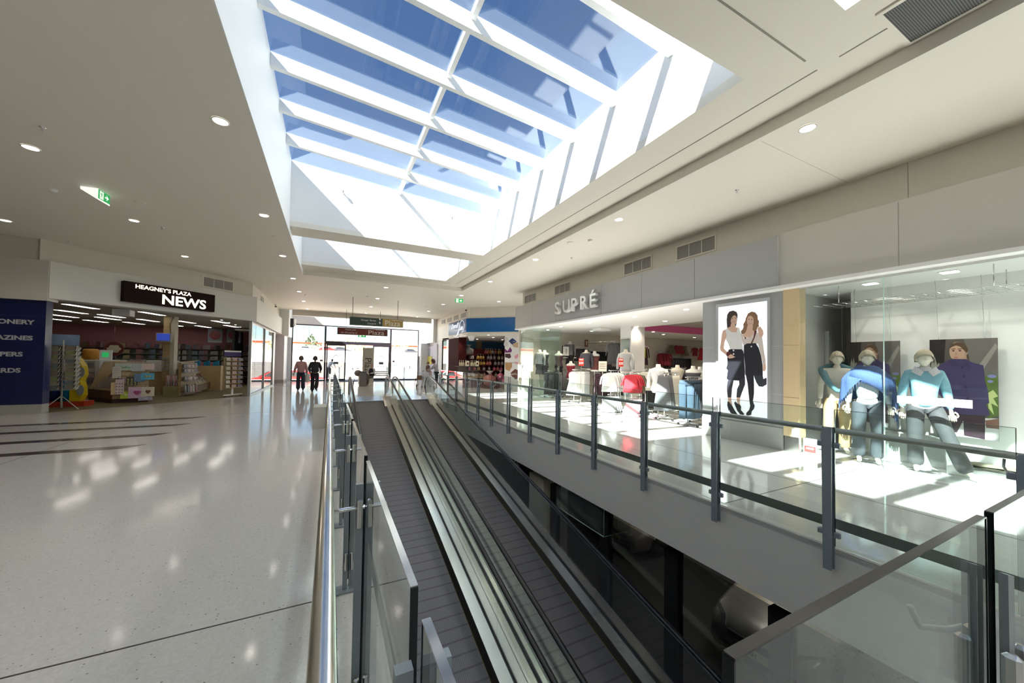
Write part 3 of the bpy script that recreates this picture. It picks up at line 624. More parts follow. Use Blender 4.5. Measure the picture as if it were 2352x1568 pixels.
# ================================================================ PARKED CAR below
def car(name, label, loc, rz, col, cat='car', group=None, plate=None, plate_col=(.55, .5, .08)):
    """car facing local -Y"""
    t = thing(name, label, cat, loc, rz, group); L, W = 4.3, 1.74
    prof = [(-2.15, .30), (-2.17, .52), (-2.08, .70), (-1.3, .86), (-1.05, .90), (-.55, 1.20), (-.2, 1.38), (.5, 1.45), (1.2, 1.40), (1.7, 1.10), (2.05, 1.0), (2.13, .75), (2.12, .32)]
    def wid(y, z):
        k = 1-.10*max(0, (abs(y)-1.6)/.55)**2
        return W/2*k*(1 if z < .9 else 1-.22*(z-.9)/.5)
    rings = []
    n = 17
    ys = [-2.17, -2.12, -2.0, -1.7, -1.3, -1.0, -.7, -.4, -.1, .3, .8, 1.2, 1.5, 1.8, 2.0, 2.1, 2.14]
    def top(y):
        for (a, za), (c, zc_) in zip(prof[:-1], prof[1:]):
            if a <= y <= c: return za+(zc_-za)*(y-a)/max(c-a, 1e-6)
        return prof[0][1]
    for y in ys:
        zt = top(max(y, -2.16)) if y > -2.16 else .5
        zt = max(zt, .48); k = 1-.12*max(0, (abs(y)-1.5)/.65)**2; h = W/2*k; belt = min(zt-.02, .88)
        up_ = h*(1-.25*max(0, zt-.9)/.5)
        rings.append([(-h*.9, y, .22), (-h, y, .35), (-h, y, belt-.12), (-h*.985, y, belt), (-up_*.92, y, max(zt-.07, belt+.005)), (-up_*.75, y, zt), (0, y, zt+.02),
                      (up_*.75, y, zt), (up_*.92, y, max(zt-.07, belt+.005)), (h*.985, y, belt), (h, y, belt-.12), (h, y, .35), (h*.9, y, .22)])
    MB().loft(rings, True, True).build('body', col, t, False)
    gm = mat('car_glass', (.02, .025, .03), .05, spec=.8)
    MB().prism([(-.60, -.98, .94), (.60, -.98, .94), (.50, -.34, 1.34), (-.50, -.34, 1.34)], (0, -.03, .03)).build('windscreen', gm, t, False)
    b = MB()
    for s in (-1, 1): b.prism([(s*.80, -.75, .95), (s*.80, 1.3, .95), (s*.68, 1.15, 1.33), (s*.68, -.15, 1.33)], (s*.035, 0, .01))
    b.build('side_window', gm, t, False)
    for s in (-1, 1):
        b = MB(); b.prism([(s*.50, -2.10, .60), (s*.80, -1.93, .62), (s*.82, -1.72, .74), (s*.56, -1.97, .72)], (0, -.05, .035)); b.build('headlight', mat('headlight_lens', (.75, .76, .78), .05, metal=.6), t, False)
        for y in (-1.35, 1.35):
            x0 = s*.72; rg = []
            for dx, r in ((0, .30), (.02, .32), (.15, .32), (.17, .30)): rg.append([(x0+s*dx, y+r*cos(a*pi/10), .32+r*sin(a*pi/10)) for a in range(20)])
            w_ = MB().loft(rg, True, True).build('wheel', M_black, t, False)
            rg = [[(x0+s*.172, y+r*cos(a*pi/10), .32+r*sin(a*pi/10)) for a in range(20)] for r in (.2, .03)]
            MB().loft(rg, True, False).build('hub_cap', M_steel, w_, False)
        MB().ell((s*.93, -.62, 1.0), (.09, .06, .07)).build('mirror', col, t, False)
    MB().box(-.45, .45, -2.19, -2.15, .52, .62).build('grille', M_dark, t, False)
    MB().box(-.6, .6, -2.20, -2.14, .26, .36).build('air_intake', M_dark, t, False)
    pl = MB().box(-.26, .26, -2.225, -2.205, .40, .52).build('number_plate', mat('plate_yellow', plate_col, .4), t, False)
    if plate:
        text('plate_lettering', plate, .10, M_dark, None, (-.23, -2.23, .425), (1, 0, 0), (0, 0, 1), .002, 1.0, .004).parent = pl
    return t
for i, (x, y) in enumerate(((7.6, 2.2), (8.2, 7.0), (8.0, 4.6))):  # unseen lamps, added to brighten the car on the lower level
    t = thing('added_carpark_light', 'long added tube light under the slab in the dark car park, %s from the camera' % ORD[(0, 2, 1)[i]], 'ceiling light', (x, y, -.77), 0, 'added car park tube lights')
    MB().box(-.6, .6, -.06, .06, -.05, 0).build('housing', M_dark, t, False); area('added_tube_light', (0, 0, -.06), 1.1, .1, 9, (1, .9, .75)).parent = t
car('car', 'silver parked car with pale headlights in the dark lower car park', (8.75, 4.0, ZL), R_(-84), mat('car_silver', (.42, .41, .37), .3, metal=.3, coat=.5), plate='38\u00b7MH')
car('car', 'dim pale parked car deeper in the dark lower car park', (9.6, 8.2, ZL), R_(-88), mat('car_dim', (.22, .2, .16), .4, coat=.3))
# glass bulkhead box and lettered panel under the slab
t = thing('glass_smoke_screen', 'angled glass panel hanging below the right slab', 'glass panel', (4.3, 5.4, -.9))
MB().box(4.2, 4.21, 4.86, 6.3, -1.32, -.76).build('pane', M_glass, t); MB().box(4.2, 4.8, 4.85, 4.86, -1.32, -.76).build('pane', M_glass, t)
MB().tube([(4.205, 6.3, -1.32), (4.205, 4.855, -1.32), (4.8, 4.855, -1.32)], .008, 6).tube([(4.205, 4.855, -1.32), (4.205, 4.855, -.76)], .006, 6).build('edge_line', mat('pale_glass_edge'), t)
t = thing('shop_sign', 'black sign with pale letters partly hidden below the slab', 'sign', (4.5, 8.3, -1.2))
MB().box(4.42, 4.5, 7.7, 10.4, -2.0, -.78).build('panel', M_dark, t)
p = on(1212, 1098, X=4.41); text('lettering', 'lds', .26, mat('pale_letter', (.6, .6, .6), .5), t, (4.415, 8.62, -1.16), (0, -1, 0), (0, 0, 1), .004)
# ================================================================ CEILING FITTINGS
def downlight(loc, label, group, r=.085, spot=22, z=ZC):
    t = thing('downlight', label, 'ceiling light', loc, 0, group)
    MB().lathe((0, 0, -.012), [(r*1.18, .0115), (r*1.2, .006), (r*1.05, 0), (r*1.0, .004)], 20, False).build('trim_ring', mat('lamp_ring', (.75, .74, .72), .4), t, False)
    MB().lathe((0, 0, -.008), [(r, .002), (r*.98, 0), (.001, 0)], 20, False).build('lamp_face', M_lamp, t, False)
    if spot:
        l = bpy.data.lights.get('downlight_beam_%d' % spot)
        if l is None:
            l = bpy.data.lights.new('downlight_beam_%d' % spot, 'SPOT'); l.energy = spot; l.spot_size = R_(120); l.spot_blend = .8; l.color = (1, .86, .68); l.shadow_soft_size = .06
        o = bpy.data.objects.new('lamp_beam', l); C.objects.link(o); o.parent = t; o.location = (0, 0, -.03)
    return t
DLR = {('left row beside the skylight', 'row beside the skylight'): [(-1.4, y) for y in (2.5, 6.1, 9.7, 13.27, 16.82, 19.98, 23.2, 26.7)],
       ('outer', 'middle left ceiling row'): [(-4.2, y) for y in (1.2, 4.7, 8.27, 11.57, 14.91)],
       ('far', 'outermost row of the left ceiling'): [(-7.0, 13.1)],
       ('mid', 'centre row before the exit'): [(2.12, y) for y in (16.79, 20.03, 23.4, 26.9)],
       ('right', 'row above the right walkway'): [(5.64, y) for y in (-1.1, 2.55, 6.11, 9.76, 13.34, 16.93, 20.13, 23.48, 27.0)]}
for (k, rowname), pts in DLR.items():
    for i, (x, y) in enumerate(pts):
        if y < 1.5 and k == 'right': continue
        downlight((x, y, ZC), 'round downlight, %s from the camera in the %s' % (ORD[i], rowname) if len(pts) > 1 else 'single round downlight near the navy sign wall', 'mall ceiling downlights')
downlight((7.94, 17.57, ZC), 'round downlight alone between the grey fascia and the blue fascia', 'mall ceiling downlights')
# sprinklers, detectors and small ceiling speakers
def spr(x, y, lab):
    b = MB(); b.lathe((0, 0, 0), [(.035, 0), (.035, -.006), (.012, -.012), (.010, -.035), (.022, -.04), (.022, -.043), (.002, -.044)], 12, False)
    t = b.build('sprinkler_head', M_chrome); t.location = (x, y, ZC); tag(t, lab, 'sprinkler', 'ceiling sprinklers')
for x, y, lab in ((-3.68, 7.45, 'sprinkler head on the left ceiling closest to the camera'), (-3.79, 11.85, 'sprinkler head left of the emergency exit light'), (-6.6, 14.56, 'sprinkler head near the navy sign wall'),
                  (6.55, 4.06, 'sprinkler head above the display window side'), (6.5, 9.06, 'sprinkler head above the clothes shop fascia'), (2.22, 19.24, 'sprinkler head between the downlights before the exit'),
                  (-3.0, 20.5, 'sprinkler head near the left glazed front'), (5.0, 21.5, 'sprinkler head near the small exit light'), (-1.2, 20.8, 'sprinkler head left of the green hanging sign')):
    spr(x, y, lab)
for x, y, lab in ((-4.85, 10.17, 'round smoke detector left of the emergency exit light'), (5.96, 7.5, 'round smoke detector over the right walkway'), (1.6, 19.6, 'round smoke detector above the green hanging sign')):
    t = MB().lathe((0, 0, 0), [(.06, 0), (.06, -.02), (.045, -.045), (.02, -.05), (.001, -.05)], 18, False).build('smoke_detector', M_white); t.location = (x, y, ZC); tag(t, lab, 'smoke detector', 'smoke detectors')
for x, y, lab in ((-3.6, 10.15, 'flush round ceiling speaker near the emergency exit light'), (-1.37, 11.3, 'flush round ceiling speaker beside the skylight'), (5.64, 7.92, 'flush round ceiling speaker beside the smoke detector')):
    t = MB().lathe((0, 0, 0), [(.09, 0), (.09, -.008), (.075, -.012), (.001, -.010)], 20, False).build('ceiling_speaker', M_ceil); t.location = (x, y, ZC); tag(t, lab, 'speaker', 'ceiling speakers')
# air grilles
M_grille = striped('grille_fins', (.42, .40, .37), (.10, .095, .09), 55, 'Y', .5)
M_grilled = striped('grille_fins_side', (.42, .40, .37), (.10, .095, .09), 55, 'X', .5)
for (y0, y1), w_ in zip(((5.43, 6.46), (7.32, 8.34), (11.15, 12.18), (13.68, 14.7)), ('nearest the camera', 'second from the camera', 'third from the camera', 'farthest from the camera')):
    t = thing('air_grille', 'rectangular wall grille above the grey fascia, %s' % w_, 'air vent', (7.95, y0, 4.3), 0, 'grilles above the clothes shop')
    MB().box(7.93, 7.948, y0-.03, y1+.03, 4.27, 4.30).box(7.93, 7.948, y0-.03, y1+.03, 4.62, 4.65).box(7.93, 7.948, y0-.03, y0, 4.30, 4.62).box(7.93, 7.948, y1, y1+.03, 4.30, 4.62).build('frame', M_ceil, t)
    MB().box(7.94, 7.947, y0, y1, 4.30, 4.62).build('fins', M_grille, t)
    for k in (1, 2): MB().box(7.934, 7.9395, y0+(y1-y0)*k/3-.008, y0+(y1-y0)*k/3+.008, 4.30, 4.62).build('mullion', M_ceil, t)
t = thing('air_grille', 'rectangular wall grille right of the newsagency sign', 'air vent', nw(.9, 0, 4.3)); 
nbox(MB(), .76, 1.89, -.014, -.002, 4.28, 4.68).build('frame', M_ceil, t); nbox(MB(), .8, 1.85, -.02, -.0145, 4.31, 4.65).build('fins', M_grilled, t)
for k in (1, 2): nbox(MB(), .8+1.05*k/3-.008, .8+1.05*k/3+.008, -.026, -.0205, 4.31, 4.65).build('mullion', M_ceil, t)
t = thing('air_grille', 'small grille on the cream wall above the left glazed front', 'air vent', (-3.05, 21, 4.4)); MB().box(-3.047, -3.03, 20.9, 21.7, 4.32, 4.62).build('frame', M_ceil, t); MB().box(-3.029, -3.02, 20.94, 21.66, 4.35, 4.59).build('fins', M_grille, t)
for i, y in enumerate((20.95, 22.4, 23.9, 25.4)):
    t = thing('air_grille', 'small grille on the cream wall left of the blue fascia, %s from its corner' % ORD[i], 'air vent', (7.3, y, 4.4), 0, 'grilles beside the blue fascia')
    MB().box(7.28, 7.297, y, y+.95, 4.24, 4.60).build('frame', M_ceil, t); MB().box(7.27, 7.279, y+.04, y+.91, 4.28, 4.56).build('fins', M_grille, t)
# big dark return-air grille in the raised ceiling
q = [on(2026, 26, Z=ZR-.01), on(2089, 97, Z=ZR-.01)]
t = thing('return_air_grille', 'large dark square grille in the raised ceiling', 'air vent', (4.6, 1.2, ZR))
MB().box(4.60, 5.25, .35, 1.47, ZR-.014, ZR-.006).build('fins', striped('return_fins', (.16, .16, .16), (.05, .05, .05), 60, 'Y', .5), t)
MB().box(4.56, 5.29, 1.47, 1.51, ZR-.02, ZR-.001).box(4.56, 4.60, .31, 1.47, ZR-.02, ZR-.001).box(5.25, 5.29, .31, 1.47, ZR-.02, ZR-.001).box(4.60, 5.25, .31, .35, ZR-.02, ZR-.001).build('frame', M_ceil, t)
# cameras
for (x, y, lab) in ((7.2, 20.7, 'small dome camera above the blue fascia corner'), (-2.95, 25.4, 'small dome camera above the left glazed front')):
    t = thing('security_camera', lab, 'camera', (x, y, 4.66), 0, 'security cameras'); b = MB(); b.lathe((0, 0, 0), [(.06, .139), (.06, .05), (.05, .02)], 12, False); b.build('mount', M_white, t, False)
    MB().ell((0, 0, .0), (.055, .055, .05)).build('dome', M_dark, t, False)
# ---- exit signs
M_green = mat('exit_green', (.02, .22, .06), .4, emit=(.02, .30, .08), es=.6)
M_signw = mat('sign_white', (.85, .85, .8), .4, emit=(.9, .95, .85), es=.5)
def exit_sign(lab, loc, rz, rod=.0, w_=.36, h=.16, body=.06, scale=1, wedge=False):
    t = thing('exit_sign', lab, 'exit sign', loc, rz, 'green running man exit signs')
    if wedge: MB().prism([(-w_/2, -.03, -h-.04), (-w_/2, .22, -.05), (-w_/2, .22, 0), (-w_/2, -.03, 0)], (w_, 0, 0)).build('housing', M_signw, t, False)
    else: MB().box(-w_/2, w_/2, -.02, .02, -h-.02-rod, .02-rod).build('housing', M_white, t, False)
    if rod: MB().box(-.01, .01, -.01, .01, -rod, 0).build('rod', M_steel, t, False)
    f = -.031 if wedge else -.021; z = -rod
    MB().box(-w_/2+.01, w_/2-.01, f-.004, f, z-h-.01, z-.005).build('green_face', M_green, t, False)
    b = MB(); y = f-.005; c = -w_*.22; m = z-h/2-.008; s = h/.16
    b.box(c-.045*s, c+.05*s, y, y+.001, m-.068*s, m+.068*s)
    b.build('doorway', M_signw, t, False)
    b = MB(); y = f-.0065
    def P(*pts): b.prism([(c+px*s, y, m+pz*s) for px, pz in pts], (0, .001, 0))
    P((-.005, .04), (.012, .04), (.012, .057), (-.005, .057)); P((-.015, .035), (.01, .035), (.012, -.005), (-.008, -.005))
    P((-.008, -.005), (.004, -.005), (-.012, -.035), (-.03, -.05), (-.035, -.042), (-.02, -.03)); P((.0, -.005), (.012, -.005), (.026, -.03), (.02, -.055), (.011, -.055), (.016, -.03))
    P((.01, .033), (.03, .012), (.026, .007), (.009, .02)); P((-.015, .035), (-.034, .02), (-.03, .002), (-.025, .004), (-.026, .016), (-.012, .024))
    b.build('running_man', M_green, t, False)
    b = MB(); a = w_*.2
    b.prism([(a-.05*s, y, m+.012*s), (a+.01*s, y, m+.012*s), (a+.01*s, y, m-.012*s), (a-.05*s, y, m-.012*s)], (0, .001, 0)); b.prism([(a+.0*s, y, m+.045*s), (a+.05*s, y, m), (a+.0*s, y, m-.045*s), (a-.015*s, y, m-.045*s), (a+.02*s, y, m), (a-.015*s, y, m+.045*s)], (0, .001, 0))
    b.build('arrow', M_signw, t, False)
    return t
exit_sign('wedge shaped green exit light on the left ceiling', (-4.05, 9.86, ZC), R_(84), wedge=True, w_=.34, h=.17)
exit_sign('small green exit sign hanging over the right walkway', (5.65, 17.3, ZC), R_(-12), rod=.10, w_=.42, h=.19)
exit_sign('small green exit sign under the red hanging sign', (1.98, 27.9, 4.46), 0, rod=1.05, w_=.52, h=.20)
# ---- hanging signs
M_rod = mat('sign_rod', (.10, .07, .06), .5)
M_lett = mat('sign_letter_white', (.8, .78, .72), .5)
M_gold = mat('sign_gold', (.38, .26, .07), .45, var=.35, scale=7)
def hang(lab, x0, x1, y, z0, z1, col, split, gold, lines, rods, endcol):
    t = thing('hanging_sign', lab, 'sign', (x0, y, ZC), 0, 'signs hanging before the exit')
    MB().box(x0, x1, y, y+.14, z0, z1).build('sign_box', endcol, t)
    xs = x0+(x1-x0)*split
    MB().box(x0+.03, xs, y-.006, y, z0+.02, z1-.02).build('panel', col, t)
    MB().box(xs, x1-.02, y-.006, y, z0+.02, z1-.02).build('name_panel', gold, t)
    for x in rods: MB().tube([(x, y+.07, z1), (x, y+.07, ZC)], .012, 6).build('rod', M_rod, t)
    h = z1-z0
    text('lettering', 'Plaza', h*.92, M_lett, t, (xs+(x1-xs)*.10, y-.008, z0+h*.14), (1, 0, 0), (0, 0, 1), .002, (x1-xs)/(h*2.45))
    text('lettering', 'ARMIDALE', h*.22, M_lett, t, (xs+(x1-xs)*.45, y-.008, z0+h*.76), (1, 0, 0), (0, 0, 1), .002, 1.25)
    for (s, size, fx, fz, al, sh) in lines: text('lettering', s, h*size, M_lett, t, (x0+(xs-x0)*fx, y-.008, z0+h*fz), (1, 0, 0), (0, 0, 1), .002, 1.1, 0, al, sh)
    return t
Y1 = 20.2; a = on(803, 727, Y=Y1); c = on(926, 751, Y=Y1)
t1 = hang('green and gold hanging direction sign', a.x, c.x, Y1, on(864, 749, Y=Y1).z, on(864, 730, Y=Y1).z, mat('sign_green', (.018, .045, .03), .4), .60, M_gold,
     [('Dangar Street', .27, .80, .58, 'RIGHT', 0), ('Carpark', .27, .80, .2, 'RIGHT', 0)], (on(810, 727, Y=Y1).x, on(914, 735, Y=Y1).x), mat('sign_end', (.30, .29, .24), .5))
h = .5; xs = a.x+(c.x-a.x)*.55
for dz in (.62, .24):
    zb = on(864, 749, Y=Y1).z+h*dz
    MB().prism([(xs-.06, Y1-.008, zb+.06), (xs+.06, Y1-.008, zb+.06), (xs, Y1-.008, zb+.13)], (0, .002, 0)).box(xs-.015, xs+.015, Y1-.008, Y1-.006, zb, zb+.06).build('arrow', M_lett, t1)
Y2 = 25.6; a = on(775, 752, Y=Y2); c = on(890, 770, Y=Y2)
hang('dark red hanging thank you sign', a.x, c.x, Y2, on(832, 769.5, Y=Y2).z, on(832, 754, Y=Y2).z, mat('sign_red', (.16, .022, .016), .4, var=.3, scale=4), .55, MATS['sign_red'],
     [('Thank you', .32, .25, .62, 'LEFT', .35), ('for Shopping at', .32, .12, .2, 'LEFT', .35)], (on(795, 755, Y=Y2).x, on(873, 760, Y=Y2).x), mat('sign_end_brown', (.10, .07, .05), .5))
# ---- newsagency sign
t = thing('illuminated_shop_sign', 'dark brown backlit newsagency sign with cream letters', 'sign', nw(2.6, -.3, 3.4))
def sgn(px, py): # on the sign face plane
    return on(px, py, n=(1, -1, 0), c=-21.85+.38*math.sqrt(2)+.0)
TL, TR, BR, BL = sgn(287, 646), sgn(495, 676), sgn(495, 716), sgn(287, 692)
z0, z1 = (BR.z+BL.z)/2, (TL.z+TR.z)/2
u0 = (TR-NA)@nu; u1 = (TL-NA)@nu
nbox(MB(), u0, u1, -.36, -.18, z0, z1).build('box', mat('sign_box_brown', (.018, .008, .006), .7, spec=.1), t)
M_signlit = mat('backlit_cream', (1, .95, .85), .5, emit=(1, .90, .68), es=.9)
H_ = z1-z0; tx = -nu
def nt_(s, size, u, z, wide, bold): 
    o = nw(u, -.366, z); return text('lettering', s, size, M_signlit, t, o, tx, (0, 0, 1), .004, wide, bold)
q = sgn(311, 661); nt_("HEAGNEY'S PLAZA", .18, (q-NA)@nu, q.z, 1.02, .003); q = sgn(371, 697); nt_('NEWS', .45, (q-NA)@nu, q.z, 1.08, .010)
# ---- navy wall words
t = thing('wall_lettering', 'white words on the navy sign wall left of the newsagency', 'lettering', (-8, 14.72, 1.5))
M_wl = mat('letter_grey_white', (.50, .50, .55), .5)
for s, xr, py in (('STATIONERY', 78, 740), ('MAGAZINES', 75, 776), ('NEWSPAPERS', 52, 813), ('CARDS', 47, 850)):
    p = on(xr, py, Y=14.71)
    text('lettering', s, .165, M_wl, t, (p.x, 14.712, p.z-.06), (1, 0, 0), (0, 0, 1), .003, 1.2, .006, 'RIGHT')
# ---- SUPRE letters
t = thing('shop_name_letters', 'raised silver letters on the grey fascia of the clothes shop', 'sign', (7.45, 10, 3.4))
M_silv = mat('letter_silver', (.85, .85, .84), .3, metal=.5)
a = on(1277, 733, X=7.40); c = on(1378, 716, X=7.40)
wdt = a.y-c.y; x_ = a.y; 
for ch, cw in zip('SUPR\u00c9', (.21, .21, .19, .20, .19)):
    o = text('letter', ch, .60, M_silv, t, (7.38, x_, 3.38), (0, -1, 0), (0, 0, 1), .05, 1.12, .010)
    MB().tube([(7.42, x_-.15, 3.55), (7.52, x_-.15, 3.55)], .012, 6).build('letter_stud', M_silv, t)
    x_ -= wdt*.203
# ---- chocolate shop logo
t = thing('shop_logo_sign', 'white illuminated script logo at the corner of the blue fascia', 'sign', (7.15, 21.5, 3.7))
M_logo = mat('logo_white', (.9, .95, 1), .4, emit=(.75, .85, 1), es=.25)
text('lettering', 'Darrell', .46, M_logo, t, (7.14, 23.35, 3.70), (0, -1, 0), (0, 0, 1), .02, 1.0, .004, 'LEFT', .3)
text('lettering', 'Lea', .46, M_logo, t, (7.10, 21.62, 3.50), (0, -1, 0), (0, 0, 1), .02, 1.0, .004, 'LEFT', .3)
b = MB(); rr = []
for i in range(15):
    a_ = R_(150+i*11); rr.append((7.15, 22.55-cos(a_)*.75*-1, 3.78+sin(a_)*.62))
b.tube(rr, [.012+.03*sin(pi*i/14) for i in range(15)], 8); b.build('swoosh', M_logo, t)
MB().tube([(7.13, 21.2+.42*cos(i*pi/8), 3.72+.36*sin(i*pi/8)) for i in range(0, 13)], .022, 8).build('ring', M_logo, t)
# floodlight high on the left pier
t = thing('emergency_floodlight', 'twin head black emergency light on the left exit pier', 'emergency light', (-2.4, 29.5, 4.0))
MB().bev(-2.5, -2.3, 29.0, 29.35, 3.75, 4.35, .02).build('battery_box', M_dark, t)
for z in (4.2, 3.92): MB().box(-2.3, -2.2, 28.9, 29.4, z-.1, z+.12).build('lamp_head', M_white, t)
# low white plinth beside the left balustrade
t = thing('low_plinth', 'low white box plinth straddling the left handrail line', 'plinth', (-.1, 9.8, 0))
MB().bev(-.33, -.03, 9.55, 10.2, 0, .5, .01).build('body', M_cream, t)
# ================================================================ FIGURES
def head_mesh(bm, c, s=1.0, yaw=0, tilt=0):
    """a head with face: c = centre of the skull, facing local +Y, s = 1 for a 23 cm head"""
    n, m = 28, 22; rings = []
    cyw, syw = cos(yaw), sin(yaw)
    for j in range(m+1):
        th = pi*(j+.02*(j == 0)-.02*(j == m))/m; ring = []
        for k in range(n):
            ph = 2*pi*k/n; x = sin(th)*sin(ph); y = sin(th)*cos(ph); z = -cos(th)
            X = x*.075; Yv = y*.095; Z = z*.118
            if z < -.15: f = 1-.38*min(1, (-z-.15)/.85); X *= f; Yv = Yv*(1-.25*min(1, (-z-.15)/.85))+(.012 if y > 0 else -.0)*(-z)
            if y > .2: # face
                Yv *= .94
                nose = max(0, 1-abs(x)/.22)*max(0, 1-abs(z+.18)/.26); Yv += .022*nose**1.2
                brow = max(0, 1-abs(z-.16)/.14)*max(0, 1-abs(x)/.8); Yv += .006*brow
                for e in (-.42, .42): Yv -= .011*max(0, 1-abs(x-e)/.24)*max(0, 1-abs(z-.02)/.15)
                Yv += .006*max(0, 1-abs(x)/.3)*max(0, 1-abs(z+.50)/.09)-.005*max(0, 1-abs(x)/.3)*max(0, 1-abs(z+.60)/.05)
                Yv += .008*max(0, 1-abs(x)/.4)*max(0, 1-abs(z+.84)/.2)
            ring.append((c[0]+s*(X*cyw+Yv*syw), c[1]+s*(-X*syw+Yv*cyw), c[2]+s*(Z+tilt*Yv)))
        rings.append(ring)
    bm.loft(rings, True, True)
    for sd in (-1, 1): bm.ell((c[0]+s*sd*.076*cyw, c[1]-s*sd*.076*syw, c[2]-.01*s), (.012*s+.006*abs(syw), .02*s, .032*s), 8, 6)
def hair_mesh(bm, c, s=1.0, yaw=0, length=.02, puff=1.0, fringe=True):
    n, m = 24, 12; rings = []; cyw, syw = cos(yaw), sin(yaw)
    for j in range(m+1):
        t = j/m; ring = []
        for k in range(n):
            ph = 2*pi*k/n; front = max(0, cos(ph))
            low = -.35-length*4+(.75+length*3.2)*front**.7 if fringe else -.35-length*4
            z = 1.0-t*(1.0-low); zz = max(-.98, min(.999, z)); rr = math.sqrt(max(0, 1-zz*zz)) if z > -.2 else .98
            rip = 1+.05*sin(ph*9+t*7)
            X = sin(ph)*rr*.084*rip*puff; Yv = cos(ph)*rr*.103*rip*puff-.004; Z = z*.124*puff
            ring.append((c[0]+s*(X*cyw+Yv*syw), c[1]+s*(-X*syw+Yv*cyw), c[2]+s*Z))
        rings.append(ring)
    bm.loft(rings, False, True)
def hand(bm, w_, d, up=(0, 0, 1), s=1.0, curl=.5, side=1):
    """palm and five fingers from wrist w_ along d"""
    w_ = Vector(w_); d = Vector(d).normalized(); x = d.cross(Vector(up)).normalized(); p = x.cross(d).normalized()
    bm.tube([w_-d*.02*s, w_+d*.02*s, w_+d*.06*s, w_+d*.088*s], [.024*s, .03*s, .036*s, .028*s], 8, flat=.5)
    for i, L in enumerate((.070, .080, .075, .058)):
        b0 = w_+d*.085*s+x*(i-1.5)*.019*s; a = curl*(.6+.12*i)
        p1 = b0+(d*cos(a*.4)-p*sin(a*.4))*L*.45*s; p2 = p1+(d*cos(a)-p*sin(a))*L*.32*s; p3 = p2+(d*cos(a*1.6)-p*sin(a*1.6))*L*.25*s
        bm.tube([b0-d*.01*s, b0, p1, p2, p3], [.009*s, .0092*s, .0085*s, .008*s, .006*s], 6)
    b0 = w_+d*.03*s-x*side*.028*s
    bm.tube([b0, b0+(d*.6-x*side*.7)*.03*s, b0+(d*.9-x*side*.5)*.058*s-p*.006, b0+(d-x*side*.2)*.078*s-p*.012], [.012*s, .011*s, .0095*s, .007*s], 6)
LEG = [('pel', 'hl'), ('hl', 'kl'), ('kl', 'al'), ('al', 'tl'), ('pel', 'hr'), ('hr', 'kr'), ('kr', 'ar'), ('ar', 'tr')]
TOR = [('pel', 'wst'), ('wst', 'chs'), ('chs', 'nk'), ('nk', 'nt'), ('chs', 'sl'), ('sl', 'el'), ('el', 'wl'), ('chs', 'sr'), ('sr', 'er'), ('er', 'wr')]
def pose(**k):
    """standing joints of a 1.70 m figure facing +Y (x to the figure's right)"""
    J = dict(pel=(0, 0, .93), wst=(0, .0, 1.08), chs=(0, .0, 1.30), nk=(0, -.01, 1.45), nt=(0, .01, 1.53), hd=(0, .02, 1.61),
             sl=(-.17, 0, 1.39), el=(-.23, -.02, 1.12), wl=(-.25, .05, .88), sr=(.17, 0, 1.39), er=(.23, -.02, 1.12), wr=(.25, .05, .88),
             hl=(-.09, 0, .88), kl=(-.10, .02, .48), al=(-.10, -.02, .09), tl=(-.11, .13, .03), hr=(.09, 0, .88), kr=(.10, .02, .48), ar=(.10, -.02, .09), tr=(.11, .13, .03))
    J.update(k); return J
RB = dict(pel=(.13, .10), wst=(.12, .09), chs=(.15, .10), nk=(.06, .06), nt=(.05, .05), sl=(.055,), el=(.040,), wl=(.026,), sr=(.055,), er=(.040,), wr=(.026,),
          hl=(.085,), kl=(.055,), al=(.036,), tl=(.032,), hr=(.085,), kr=(.055,), ar=(.036,), tr=(.032,))
def N(J, keys, k=1.0, add=0, over=None):
    d = {}
    for q in keys:
        r = (over or {}).get(q, RB[q]); d[q] = (*J[q], *[v*k+add for v in r])
    return d
def keys(ed):
    o = []
    for a, c in ed:
        for q in (a, c):
            if q not in o: o.append(q)
    return o
